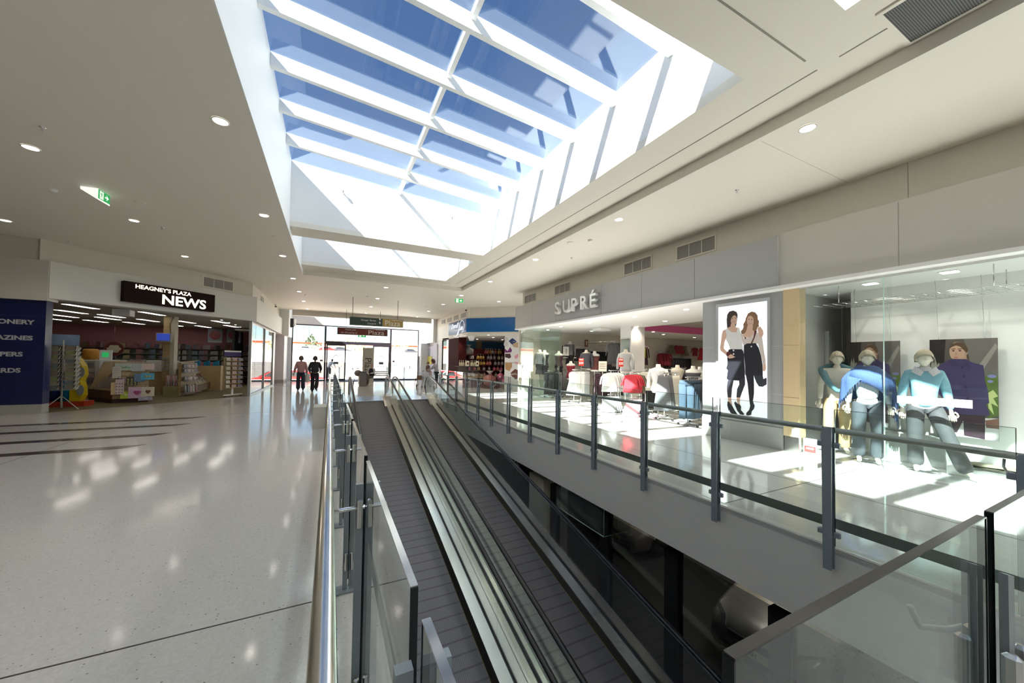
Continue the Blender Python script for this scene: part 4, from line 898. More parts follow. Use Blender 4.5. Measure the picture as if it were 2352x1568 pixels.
def figure(t, J, mskin, top=None, bottom=None, shoe=None, hair=None, sleeves=True, head_yaw=0, hair_len=.02, topk=1.02, legk=1.25, hem=None, flare=.9, hands=True, curl=.6, topname='top', botname='trousers', puff=1.0, face=True, sub=1, hs=1.0):
    ed = [e for e in TOR]+LEG
    nb = N(J, keys(ed), .94)
    for q in ('pel', 'wst', 'chs', 'hl', 'hr'): nb[q] = (*nb[q][:3], *[v*.78 for v in nb[q][3:]])
    body = skin('body', nb, ed, mskin, t, sub)
    b = MB(); head_mesh(b, J['hd'], hs, head_yaw)
    if hands:
        for s, (e, w_) in ((-1, ('el', 'wl')), (1, ('er', 'wr'))):
            d = Vector(J[w_])-Vector(J[e]); hand(b, J[w_], d, (0, 1, 0) if abs(d.normalized().z) > .6 else (0, 0, 1), 1, curl, -s)
    hb = b.build('head_tmp', mskin, t, False)
    # join head and hands into the one body mesh
    import bmesh
    bm = bmesh.new(); bm.from_mesh(body.data); bm.from_mesh(hb.data); bm.to_mesh(body.data); bm.free()
    body.data.polygons.foreach_set('use_smooth', [True]*len(body.data.polygons)); bpy.data.objects.remove(hb)
    if top:
        e2 = [e for e in TOR if e != ('nk', 'nt')]
        if not sleeves: e2 = [e for e in e2 if e[0] not in ('el', 'er', 'sl', 'sr')]
        J2 = dict(J); 
        nd = N(J2, keys(e2), topk, .012, {'pel': (.15*flare, .12*flare)})
        if hem: nd['pel'] = (J['pel'][0], J['pel'][1], hem, .15*flare, .12*flare)
        nd['nk'] = (*J['nk'][:2], J['nk'][2]+.0, .062, .062)
        skin(topname, nd, e2, top, t, sub)
    if bottom:
        nd = N(J, keys(LEG), legk, .008); nd['pel'] = (*J['pel'][:2], J['pel'][2]+.06, .125, .10)
        for q in ('hl', 'hr'): nd[q] = (*J[q], .118, .110)
        for q in ('kl', 'kr'): nd[q] = (*J[q], .060*legk, .062*legk)
        for q in ('al', 'ar'): nd[q] = (J[q][0], J[q][1], J[q][2]-.03, .062*legk, .07*legk)
        e3 = [e for e in LEG if e[1] not in ('tl', 'tr')]; nd = {q: nd[q] for q in keys(e3)}
        skin(botname, nd, e3, bottom, t, sub)
    if shoe:
        for a, q in (('al', 'tl'), ('ar', 'tr')):
            A_ = Vector(J[a]); T_ = Vector(J[q]); d = (T_-A_); d.z = 0; d.normalize(); 
            MB().tube([A_-d*.05+Vector((0, 0, -.045)), A_+Vector((0, 0, -.03)), A_+d*.10+Vector((0, 0, -.05)), T_+d*.07+Vector((0, 0, -.005))], [.035, .048, .043, .03], 10, flat=.9).build('shoe', shoe, t, False)
    if hair:
        b = MB(); hair_mesh(b, J['hd'], hs, head_yaw, hair_len, puff); b.build('hair', hair, t, False)
    return t
# ---------------------------------------------------------------- flat printed posters
def poly_print(root, name, px, m, M, layer, off=Vector((-1, 0, 0))):
    """one printed shape of a poster: px in poster pixel coordinates, M maps them on the poster plane"""
    P = [M(*p) for p in px]
    return MB().prism([p+off*(.0006*layer) for p in P], off*.0005).build(name, m, root)
def ellp(cx, cy_, rx, ry, n=20): return [(cx+rx*cos(2*pi*i/n), cy_+ry*sin(2*pi*i/n)) for i in range(n)]
# poster with two women on the grey pier
def G(x, y): return on(1640+x/5.807, 700+y/5.807, X=7.7405)
tp = thing('fashion_poster', 'backlit white poster of two women in black skirts on the grey pier', 'poster', (7.77, 4.75, 1.7))
c4 = [on(1651, 709, X=7.76), on(1763, 692, X=7.76), on(1763, 956, X=7.76), on(1651, 948, X=7.76)]
ya, yb = c4[0].y, c4[1].y; za, zb = .53, 2.90
MB().box(7.745, 7.78, yb-.05, ya+.06, za-.07, zb+.07).build('frame', mat('silver_frame', (.52, .53, .53), .35, metal=.4), tp)
MB().box(7.742, 7.746, yb, ya, za, zb).build('lightbox', mat('poster_white', (.85, .85, .86), .5, emit=(.9, .93, 1), es=.35), tp)
PW = [('hair', 'dkhair', [(175,300),(170,200),(178,130),(205,90),(255,75),(300,95),(315,130),(312,170),(300,250),(290,290),(215,290),(190,320)], 3),
 ('arm', 'skin2', [(150,330),(120,345),(105,400),(95,500),(82,570),(90,610),(160,665),(200,715),(250,710),(290,695),(260,680),(215,645),(190,640),(130,580),(140,500),(158,450),(172,400)], 9),
 ('neck', 'skin2', [(225,250),(280,255),(290,300),(335,305),(345,330),(300,365),(240,368),(200,340),(170,320),(190,300),(222,290)], 4),
 ('face', 'skin2', ellp(265, 200, 44, 66), 5), ('fringe', 'dkhair', [(210,110),(255,80),(300,100),(314,150),(310,175),(295,140),(262,140),(232,175),(222,230),(205,240)], 6),
 ('vest', 'white', [(150,325),(185,318),(215,345),(255,370),(300,365),(312,330),(310,305),(340,310),(360,380),(385,560),(388,592),(300,600),(215,590),(195,520),(158,455),(165,400)], 7),
 ('skirt', 'blk', [(195,598),(230,590),(388,592),(400,660),(415,900),(410,960),(340,1010),(190,1000),(170,985),(185,870),(165,845),(180,790),(180,700)], 8),
 ('leg', 'char', [(190,1000),(262,1005),(240,1120),(232,1235),(185,1235),(172,1120),(176,1040)], 7), ('leg', 'char', [(335,1005),(415,955),(415,1060),(380,1150),(350,1235),(300,1232),(310,1120),(340,1060)], 7),
 ('ankle', 'skin2', [(187,1235),(232,1235),(235,1285),(248,1340),(215,1320),(188,1280)], 6), ('ankle', 'skin2', [(302,1232),(350,1232),(345,1290),(345,1335),(310,1300)], 6),
 ('shoe', 'blk', [(182,1285),(200,1290),(245,1345),(275,1400),(312,1455),(300,1472),(255,1465),(215,1430),(203,1395),(200,1425),(192,1390),(178,1340)], 8),
 ('shoe', 'blk', [(270,1310),(285,1285),(310,1310),(350,1330),(365,1360),(360,1400),(408,1455),(395,1467),(350,1460),(310,1410),(295,1370)], 9),
 ('bracelet', 'maroon', ellp(195, 655, 28, 34), 10), ('hand', 'skin2', ellp(228, 688, 34, 24), 11),
 ('hair', 'blond', [(430,170),(455,115),(500,90),(550,100),(580,140),(585,200),(600,215),(595,260),(600,290),(570,300),(555,350),(500,365),(450,360),(400,390),(370,390),(358,350),(400,310),(390,260),(415,220)], 3),
 ('sleeve', 'cream2', [(600,370),(640,420),(655,520),(670,640),(690,740),(690,800),(655,790),(640,720),(620,640),(600,560),(575,470)], 4),
 ('hand', 'skin2', [(655,790),(690,790),(695,850),(675,890),(650,875)], 5),
 ('top', 'cream2', [(360,380),(385,400),(400,450),(470,430),(530,370),(600,370),(600,480),(585,520),(560,515),(395,535),(378,500),(368,440)], 5),
 ('neck', 'skin2', [(450,270),(520,270),(525,330),(545,365),(480,432),(400,432),(385,405),(430,350)], 6), ('face', 'skin2', ellp(485, 215, 46, 70), 7),
 ('lock', 'blond', [(470,110),(540,100),(580,160),(585,215),(545,215),(520,165),(490,130),(450,150),(432,230),(425,180)], 8), ('lock', 'blond', [(525,270),(560,240),(590,260),(575,330),(540,355),(515,330)], 8), ('lock', 'blond', [(398,290),(425,270),(440,320),(420,370),(385,385),(372,355)], 8),
 ('hand', 'skin2', [(585,300),(620,290),(655,340),(662,390),(640,430),(610,420),(600,380),(585,350)], 8),
 ('strap', 'maroon', [(545,340),(575,345),(550,420),(512,515),(495,510),(530,430)], 9),
 ('skirt', 'blk', [(400,540),(440,515),(560,510),(600,580),(630,680),(650,800),(652,940),(420,935),(415,800),(400,660)], 9),
 ('leg', 'blk', [(425,930),(530,935),(535,1050),(535,1180),(520,1290),(475,1290),(460,1150),(450,1050)], 8), ('leg', 'char', [(530,935),(650,940),(660,990),(703,970),(703,1060),(650,1092),(600,1085),(565,1030)], 8),
 ('boot', 'blk', [(475,1285),(522,1290),(545,1345),(535,1385),(505,1420),(498,1465),(460,1475),(432,1470),(432,1440),(470,1400),(485,1350)], 9),
 ('pendant', 'maroon', [(405,435),(420,430),(435,437),(420,458)], 10), ('button', 'white', ellp(263, 607, 12, 12, 8), 11), ('button', 'white', ellp(263, 655, 12, 12, 8), 11), ('button', 'white', ellp(385, 598, 10, 12, 8), 11), ('button', 'white', ellp(500, 555, 11, 11, 8), 11)]
for cx, cy_ in ((248, 178), (288, 176), (468, 190), (506, 196)): PW.append(('eye', 'dkhair', ellp(cx, cy_, 9, 5, 8), 12))
for cx, cy_ in ((262, 225), (484, 245)): PW.append(('mouth', 'lip', ellp(cx, cy_, 22, 9, 10), 12)); PW.append(('teeth', 'white', ellp(cx, cy_-1, 16, 4, 10), 13))
PM = dict(dkhair=(.05, .025, .02), skin2=(.74, .48, .36), white=(.80, .78, .76), blk=(.012, .012, .018), char=(.035, .035, .045), maroon=(.10, .012, .02), blond=(.30, .16, .08), cream2=(.72, .62, .56), lip=(.5, .15, .13))
for nm, k, pts, ly in PW: poly_print(tp, nm, pts, mat('print_'+k, PM[k], .5), G, ly)
# purple jacket poster, hung twice in the display window
def woman_poster(lab, y0, X, zt, scale=1.0):
    Wd, Hh = .70*scale, 1.56*scale
    t = thing('fashion_poster', lab, 'poster', (X, y0, zt))
    def M(x, y): # poster pixels 1238..1950 across (left edge at the higher Y), 60..1040 down
        return Vector((X-.006, y0-(x-1238)/712*Wd, zt-(y-60)/985*Hh))
    MB().box(X-.005, X+.005, y0-Wd, y0, zt-Hh, zt).build('board', mat('poster_backdrop', (.10, .085, .075), .4), t)
    for nm, c, pts, ly in [('stripe', (.02, .015, .015), [(1238,60),(1325,60),(1330,300),(1238,300)], 1), ('stripe', (.30, .29, .26), [(1325,60),(1420,60),(1400,300),(1330,320)], 1), ('wall', (.16, .14, .13), [(1620,60),(1950,60),(1950,600),(1760,600),(1640,300)], 1),
        ('paving', (.62, .60, .60), [(1238,870),(1950,830),(1950,1045),(1238,1045)], 1), ('light_streak', (.30, .27, .24), [(1760,330),(1930,110),(1950,150),(1800,380)], 2),
        ('grass', (.34, .33, .28), [(1245,380),(1268,260),(1290,330),(1300,240),(1320,330),(1345,300),(1350,420),(1400,800),(1250,830)], 2), ('plant', (.10, .16, .03), [(1815,450),(1870,400),(1945,430),(1950,800),(1850,840),(1830,700)], 2),
        ('plant_leaf', (.55, .62, .25), [(1840,600),(1900,560),(1948,620),(1900,640),(1948,720),(1880,690),(1905,800),(1855,740)], 3), ('flower', (.22, .22, .45), ellp(1890, 430, 45, 18, 10), 3), ('flower', (.22, .22, .45), ellp(1875, 480, 30, 14, 10), 3), ('bark', (.20, .10, .07), [(1820,860),(1950,830),(1950,930),(1830,930)], 2),
        ('ponytail', (.10, .05, .03), [(1640,190),(1665,230),(1672,285),(1648,250)], 3), ('neck', (.46, .28, .20), [(1525,220),(1640,220),(1645,290),(1600,335),(1525,290)], 4), ('face', (.52, .33, .24), ellp(1545, 190, 84, 100), 5), ('ear', (.46, .28, .2), ellp(1640, 195, 16, 28, 10), 6),
        ('hair', (.10, .055, .03), [(1458,165),(1478,115),(1548,92),(1630,112),(1662,170),(1645,205),(1615,175),(1580,140),(1535,125),(1490,140)], 7),
        ('trousers', (.045, .022, .035), [(1385,790),(1820,815),(1815,1045),(1605,1030),(1600,880),(1530,1010),(1355,990),(1380,880)], 4),
        ('jacket', (.060, .042, .125), [(1480,262),(1640,265),(1700,300),(1810,325),(1825,480),(1850,560),(1862,690),(1832,700),(1870,810),(1600,822),(1380,792),(1400,670),(1370,662),(1310,602),(1262,542),(1300,430),(1325,350),(1400,300)], 6),
        ('collar', (.040, .028, .09), [(1480,262),(1530,290),(1598,330),(1645,280),(1690,345),(1670,360),(1600,335),(1500,345),(1450,300)], 7), ('placket', (.05, .022, .12), [(1608,340),(1616,340),(1660,820),(1652,822)], 7),
        ('hand', (.5, .3, .22), [(1400,620),(1445,612),(1442,672),(1395,660)], 8), ('pocket', (.05, .022, .12), [(1440,590),(1560,590),(1560,600),(1440,600)], 8)]:
        poly_print(t, nm, pts, mat('poster_%s' % nm, c, .4), M, ly)
    for cx, cy_ in ((1596, 350), (1615, 437), (1634, 547), (1648, 656)): poly_print(t, 'button', ellp(cx, cy_, 13, 13, 10), mat('poster_button', (.02, .01, .04), .3), M, 8)
    for cx in (1505, 1575): poly_print(t, 'eye', ellp(cx, 180, 15, 7, 8), mat('print_dkhair'), M, 8); poly_print(t, 'eyebrow', [(cx-24, 160), (cx+22, 156), (cx+22, 163), (cx-24, 167)], mat('print_dkhair'), M, 8)
    poly_print(t, 'nose', [(1532, 185), (1545, 222), (1522, 224)], mat('poster_nose', (.40, .24, .17), .4), M, 8)
    poly_print(t, 'mouth', ellp(1532, 247, 24, 8, 10), mat('print_lip'), M, 8)
    for y in (y0-.10*scale, y0-Wd+.12*scale): MB().tube([(X, y, zt), (X, y+.03, 3.055)], .0025, 5).build('hanging_wire', M_steel, t)
    return t
woman_poster('poster of a woman in a purple jacket behind the right mannequin', 2.30, 8.86, 2.08, .98)
woman_poster('poster of a woman in a purple jacket behind the shawl mannequin', 3.33, 8.84, 2.08, .98)
# back strip sign across the glass
a = on(2061, 908, X=7.77); c = on(2234, 938, X=7.77)
tag(MB().box(7.764, 7.770, c.y, a.y, c.z, a.z-.0).build('window_decal', mat('decal_white', (.85, .82, .84), .4)), 'plain white horizontal strip stuck inside the display glass', 'decal')
t = thing('sale_card', 'small white and red card standing inside the display glass', 'card', (7.86, 3.3, .035))
a = on(1845, 1012, X=7.84); c = on(1877, 1046, X=7.84)
MB().box(7.84, 7.846, c.y, a.y, .035, .30).build('card', mat('card_white', (.85, .85, .85), .4), t)
MB().box(7.836, 7.839, c.y+.02, a.y-.02, .05, .16).build('red_block', mat('card_red', (.6, .05, .05), .4), t)
MB().box(7.833, 7.8355, c.y+.05, a.y-.05, .105, .135).build('pale_line', MATS['card_white'], t)
# ceiling grid with chains and spot lamps
t = thing('wire_mesh_panel', 'white wire mesh panel hanging on chains in the display window', 'wire panel', (8.3, 2.4, 2.78))
b = MB()
for i in range(27): y = 3.55-i*.14; b.tube([(8.05, y, 2.74), (8.85, y, 2.74)], .004, 5)
for i in range(6): x = 8.05+i*.16; b.tube([(x, 3.55, 2.745), (x, -.09, 2.745)], .004, 5)
b.build('mesh', M_steel, t)
for y in (3.2, 1.5, .2):
    for x in (8.1, 8.7): MB().tube([(x, y, 2.75), (x, y, 3.055)], .006, 5).build('chain', M_steel, t)
for i, (x, y) in enumerate(((8.3, 2.84), (8.24, 1.93), (8.24, .9), (8.24, -.2))):
    t = thing('display_spotlight', 'square recessed lamp in the display window ceiling, %s from the timber pillar' % ORD[i], 'ceiling light', (x, y, 3.06), 0, 'display window lamps')
    MB().box(-.10, .10, -.10, .10, -.012, -.001).build('housing', M_white, t, False); MB().box(-.08, .08, -.08, .08, -.018, -.0125).build('lamp_face', M_lamp, t, False)
    l = bpy.data.lights.new('display_lamp', 'SPOT'); l.energy = 16; l.spot_size = R_(130); l.spot_blend = .6; l.color = (1, .92, .8); l.shadow_soft_size = .02
    o = bpy.data.objects.new('lamp_beam', l); C.objects.link(o); o.parent = t; o.location = (0, 0, -.04)
# ---------------------------------------------------------------- three dressed mannequins
M_man = mat('mannequin_cream', (.66, .60, .50), .42)
def mann(lab, loc, rz, J, **kw):
    t = thing('mannequin', lab, 'mannequin', loc, rz, None)
    figure(t, J, M_man, hair=mat('mannequin_hair', (.50, .43, .32), .5, var=.25, scale=60, bump=.8), puff=1.13, curl=.35, sub=2, **kw)
    MB().lathe((0, -.05, 0), [(.17, 0), (.17, .008), (.02, .012)], 24, True).build('base_disc', M_chrome, t, False)
    t.scale = (1.07,)*3
    return t
fr = R_(112)   # they face the walkway
M_tealk = mat('teal_knit', (.10, .21, .25), .8, var=.15, scale=60, bump=.3); M_knitw = mat('ivory_knit', (.62, .58, .52), .8, var=.08, scale=80, bump=.3)
J = pose(sl=(-.16, 0, 1.39), el=(-.215, -.02, 1.13), wl=(-.235, .03, .90), sr=(.16, 0, 1.39), er=(.215, -.02, 1.13), wr=(.235, .05, .90), kr=(.12, .05, .48), tr=(.14, .16, .03), tl=(-.12, .14, .03))
m1 = mann('mannequin in ivory top and camel trousers with teal jumper over the shoulders', (8.42, 3.36, .035), fr+R_(10), J, top=M_knitw, bottom=mat('camel_cloth', (.50, .36, .19), .7, var=.08, scale=14), topname='ivory_top', hem=.90, legk=1.35, hair_len=.005)
b = MB()
b.tube([(-.19, .02, 1.36), (-.20, -.06, 1.42), (-.10, -.10, 1.47), (.0, -.11, 1.48), (.10, -.10, 1.47), (.20, -.06, 1.42), (.19, .02, 1.36)], [.05, .05, .05, .05, .05, .05, .05], 10, flat=1.2)
b.tube([(-.19, .03, 1.38), (-.17, .12, 1.27), (-.10, .15, 1.16), (-.02, .16, 1.08), (.05, .165, 1.06)], [.055, .05, .042, .038, .03], 10)
b.tube([(.19, .03, 1.38), (.17, .12, 1.27), (.11, .15, 1.16), (.03, .165, 1.07), (-.03, .17, 1.05)], [.055, .05, .042, .038, .03], 10)
b.build('teal_jumper', M_tealk, m1, False)
M_shawl = striped('blue_shawl', (.055, .10, .24), (.08, .14, .31), 60, 'X', .85)
J = pose(sl=(-.16, 0, 1.39), sr=(.16, 0, 1.39), er=(.21, -.0, 1.13), wr=(.23, .06, .90), el=(-.21, .0, 1.13), wl=(-.23, .08, .91), kl=(-.11, .06, .48), al=(-.10, .02, .09), tl=(-.10, .18, .03))
m2 = mann('mannequin wrapped in a blue fringed shawl over grey trousers', (8.03, 2.80, .035), fr+R_(6), J, top=mat('floral_blouse', (.45, .52, .58), .7, var=.5, scale=45), bottom=mat('slate_cloth', (.075, .085, .10), .75, var=.15, scale=14), topname='floral_blouse', hem=.94, legk=1.3, hair_len=.005)
def cape(bm, zt, n=48, m=12): # a cloth draped round the shoulders, short at the front, long at the sides
    rings = []
    for j in range(m+1):
        t_ = j/m; ring = []
        for k in range(n):
            a = 2*pi*k/n; fr0 = max(0, cos(a)); sd = sin(a)
            zb_ = .86+.46*fr0**1.6-(.24*max(0, -sd)**6 if sd < 0 else 0)+.10*max(0, -cos(a))
            z = zt+(zb_-zt)*t_; dz = zt-z
            r = .075+.19*min(1, dz/.20)**.55+.05*min(1, dz/.6)+.010*sin(a*13+t_*4)*min(1, dz*4)
            ring.append((sd*r*1.05, cos(a)*r*.70+.015, z))
        rings.append(ring)
    bm.loft(rings, False, True)
b = MB(); cape(b, 1.49)
b.tube([(.20, .10, 1.36), (.10, .16, 1.33), (-.02, .185, 1.28), (-.14, .165, 1.20), (-.24, .08, 1.08)], [.035, .045, .05, .045, .03], 12, flat=1.7)
b.tube([(.12, .02, 1.45), (.07, .08, 1.45), (.0, .10, 1.43), (-.07, .08, 1.45), (-.12, .02, 1.45), (-.08, -.07, 1.47), (.0, -.09, 1.48), (.08, -.07, 1.47), (.12, .02, 1.45)], .035, 10)
sh = b.build('shawl', M_shawl, m2, False)
b = MB()
for i in range(60):
    a = 2*pi*i/60; fr0 = max(0, cos(a)); sd = sin(a); zb_ = .86+.46*fr0**1.6-(.24*max(0, -sd)**6 if sd < 0 else 0)+.10*max(0, -cos(a)); r = .075+.19+.05*min(1, (1.49-zb_)/.6)
    x, y = sd*r*1.05, cos(a)*r*.70+.015
    b.tube([(x, y, zb_+.01), (x+random.uniform(-.008, .008), y, zb_-.08)], .003, 4)
b.build('fringe', M_shawl, sh, False)
J = pose(sl=(-.16, 0, 1.39), sr=(.16, 0, 1.39), er=(.22, .0, 1.13), wr=(.23, .07, .90), el=(-.22, -.02, 1.13), wl=(-.24, .04, .90), hl=(-.10, 0, .88), kl=(-.20, .14, .50), al=(-.34, .22, .10), tl=(-.42, .33, .03), ar=(.08, -.03, .09), tr=(.10, .12, .03))
m3 = mann('mannequin in light blue polo jumper and grey trousers, one leg stretched out', (8.15, 2.18, .035), fr+R_(4), J, top=mat('sky_blue_knit', (.20, .40, .48), .8, var=.08, scale=70, bump=.3), bottom=mat('charcoal_cloth', (.07, .07, .075), .75, var=.15, scale=14), topname='blue_polo_jumper', hem=.88, legk=1.35, hair_len=.005)
M_col = striped('striped_shirt', (.75, .74, .76), (.35, .33, .40), 90, 'X', .6)
b = MB(); b.lathe((0, .0, 1.43), [(.085, 0), (.075, .03), (.068, .06)], 16, False)
b.prism([(-.02, .10, 1.42), (-.10, .06, 1.50), (-.14, .09, 1.42), (-.06, .14, 1.36)], (0, .008, 0)).prism([(.02, .10, 1.42), (.10, .06, 1.50), (.14, .09, 1.42), (.06, .14, 1.36)], (0, .008, 0))
b.build('shirt_collar', M_col, m3, False)
# folded trousers on a low platform and their shelf
t = thing('display_platform', 'low white platform below the poster in the display window', 'platform', (8.6, 1.2, .035))
MB().bev(8.30, 8.95, .2, 2.0, .035, .16, .01).build('top', M_white, t)
p = on(2265, 1080, Z=.18)
for i, (dz, m_, lab) in enumerate(((0, mat('dark_khaki', (.10, .09, .06), .8), 'folded dark khaki trousers at the bottom of the pile'), (.035, mat('khaki', (.30, .27, .19), .8), 'folded khaki trousers on top of the pile'))):
    rings = []
    for s in range(13):
        u = s/12; r_ = []
        for k in range(8):
            a = 2*pi*k/8; r_.append((8.45+.13*cos(a)*(1-.3*(u > .9)), 1.35+.62*u-.1+.01*sin(k), .180+dz+.017+.016*sin(a)+.006*sin(u*9+k)))
        rings.append(r_)
    o = MB().loft(rings, True, True).build('folded_trousers', m_); tag(o, lab, 'trousers', 'folded trousers in the display window')
t = thing('display_block', 'low grey block in front of the poster in the display window', 'display block', (8.6, 2.2, .035))
MB().bev(8.62, 8.93, 2.08, 3.0, .035, .5, .01).build('body', mat('block_grey', (.40, .42, .40), .5), t)
# teal garments on a rail deep in the window and shelving upright
t = thing('hanging_coat', 'teal coat hanging deep inside the display window', 'coat', (9.6, 3.7, 1.0))
rings = [[(9.55+w_*cos(a), 3.72+.07*sin(a)*(1+.2*cos(3*a)), z) for a in [2*pi*k/14 for k in range(14)]] for z, w_ in ((.75, .22), (1.2, .2), (1.6, .19), (1.78, .14), (1.84, .03))]
MB().loft(rings, True, True).build('coat_body', M_tealk, t); MB().tube([(9.55, 3.72, 1.84), (9.55, 3.72, 3.06)], .004).build('hanger', M_chrome, t)
t = thing('shelving_upright', 'grey slotted shelving upright behind the display window', 'shelving upright', (9.3, 3.86, 0))
MB().box(9.25, 9.33, 3.82, 3.89, .035, 2.35).build('upright', mat('upright_grey', (.45, .46, .46), .4), t)
# ================================================================ CLOTHES SHOP
def garment(kind, m, label, loc, rz, group, w_=.42, h=.70, top_z=0):
    """a garment hanging below local origin (hanger hook at z=0), facing local -Y"""
    t = thing({'top': 'hanging_blouse', 'dress': 'hanging_dress', 'trousers': 'hanging_trousers', 'skirt': 'hanging_skirt', 'jeans': 'hanging_jeans'}[kind], label, {'top': 'top', 'dress': 'dress', 'trousers': 'trousers', 'skirt': 'skirt', 'jeans': 'jeans'}[kind], loc, rz, group)
    MB().tube([(0, 0, 0), (0, 0, -.06), (-.18, 0, -.12), (.18, 0, -.12), (0, 0, -.06)] if kind in ('top', 'dress') else [(0, 0, 0), (0, 0, -.06), (-.16, 0, -.07), (.16, 0, -.07)], .005, 5).build('hanger', M_chrome, t, False)
    n = 24; rings = []; rnd = random.Random(int(h*100)+ord(kind[0]))
    ph = rnd.uniform(0, 6)
    if kind in ('top', 'dress'):
        prof = [(0, .06), (.03, .13), (.06, .20), (.14, w_*.46), (.3, w_*.44), (.5, w_*.46), (.8, w_*.52), (1, w_*.55)] if kind == 'top' else [(0, .05), (.04, .13), (.12, .17), (.35, .15), (.45, .16), (.8, .25), (1, .28)]
    elif kind == 'skirt': prof = [(0, .14), (.1, .15), (.5, w_*.5), (.9, w_*.62), (1, w_*.60)]
    else: prof = [(0, .17), (.15, .19), (.45, .19), (1, .20)]
    for f, hw in prof:
        r_ = []
        for k in range(n):
            a = 2*pi*k/n; fold = 1+.28*f*sin(a*5+ph)
            r_.append((hw*cos(a), (.018+.03*f)*sin(a)*fold+.010*f*sin(cos(a)*9+ph), -.08-f*h))
        rings.append(r_)
    if kind in ('trousers', 'jeans'):
        b = MB()
        top_ = [r for r in rings[:2]]
        b.loft(top_, True, True)
        for s in (-1, 1):
            rg = []
            for f, hw in ((.10, .095), (.4, .092), (.75, .085), (1, .095)):
                rg.append([(s*.095+hw*cos(2*pi*k/12), (.022+.02*f)*sin(2*pi*k/12)*(1+.2*sin(k*2)), -.08-f*h) for k in range(12)])
            b.loft(rg, True, True)
        b.build('cloth', m, t, False)
    else: MB().loft(rings, True, True).build('cloth', m, t, False)
    if kind == 'top':
        for s in (-1, 1):
            MB().tube([(s*.17, 0, -.14), (s*(w_*.5+.02), .0, -.24), (s*(w_*.5+.07), .0, -.08-h*.62)], [.05, .052, .042], 8, flat=.5).build('sleeve', m, t, False)
    return t
CL = {}
def cm(name, c, **k): return mat('cloth_'+name, c, .85, var=.12, scale=40, **k)
c_white, c_grey, c_char, c_blk = cm('white', (.80, .79, .77)), cm('grey', (.16, .16, .165)), cm('charcoal', (.055, .055, .065)), cm('black', (.012, .011, .013))
c_red, c_pink, c_denim, c_plum = cm('red', (.55, .035, .05)), cm('pink', (.68, .33, .38)), cm('denim', (.05, .085, .125)), cm('plum', (.07, .03, .045))
c_cream, c_lime, c_wine, c_olive, c_lg = cm('cream', (.66, .64, .55)), cm('lime', (.42, .42, .02)), cm('wine', (.22, .015, .03)), cm('olive', (.14, .12, .07)), cm('light_grey', (.42, .43, .43))
def rack(lab, px, py, X, dirv, length, ztop, casters=True, lower=None):
    """a chrome rail rack; the near end of the rail sits at pixel px,py on plane X"""
    p = on(px, py, X=X); d = Vector((*dirv, 0)).normalized(); z = ztop
    t = thing('clothes_rack', lab, 'clothes rack', (p.x, p.y, 0)); e = p+d*length
    MB().tube([(p.x, p.y, z), (e.x, e.y, z)], .014, 8).build('rail', M_chrome, t)
    m_ = (p+e)/2
    for q in (p+d*.12, e-d*.12): MB().tube([(q.x, q.y, .08), (q.x, q.y, z)], .014, 8).build('upright', M_chrome, t)
    n = Vector((-d.y, d.x, 0))
    for q in (p+d*.12, e-d*.12): MB().tube([(q.x+n.x*.26, q.y+n.y*.26, .09), (q.x-n.x*.26, q.y-n.y*.26, .09)], .016, 6).build('foot', M_chrome, t)
    for q in (p+d*.12, e-d*.12):
        for s in (-1, 1): c_ = q+n*.25*s; MB().tube([(c_.x-.012, c_.y, .035), (c_.x+.012, c_.y, .035)], .033, 10).build('caster', M_black, t)
    MB().tube([(p.x+d.x*.12, p.y+d.y*.12, .09), (e.x-d.x*.12, e.y-d.y*.12, .09)], .012, 6).build('base_rail', M_chrome, t)
    return p, d, z
def load(p, d, z, items, rackname, step=.11, start=.05, face=None):
    """garments along a rail: items = [(kind, mat, colourname, h, w, n)]"""
    s = start; rz = math.atan2(d.y, d.x)+R_(-90) if face is None else face
    for kind, m, cn, h, w_, n in items:
        for i in range(n):
            nm = {'top': 'top', 'dress': 'dress', 'trousers': 'pair of trousers', 'skirt': 'skirt', 'jeans': 'pair of jeans'}[kind]
            front = s == start
            lab = ('%s %s hanging at the front of %s' if front else '%s %s hanging among others on %s') % (cn, nm, rackname)
            if front or i == 0: g = garment(kind, m, lab, (p.x+d.x*s, p.y+d.y*s, z-.0), rz, 'clothes on '+rackname, w_, h)
            else: g = copy_tree(g, (p.x+d.x*s, p.y+d.y*s, z), rz+R_(random.uniform(-4, 4)), lab)
            s += step
D1 = (1, .22)
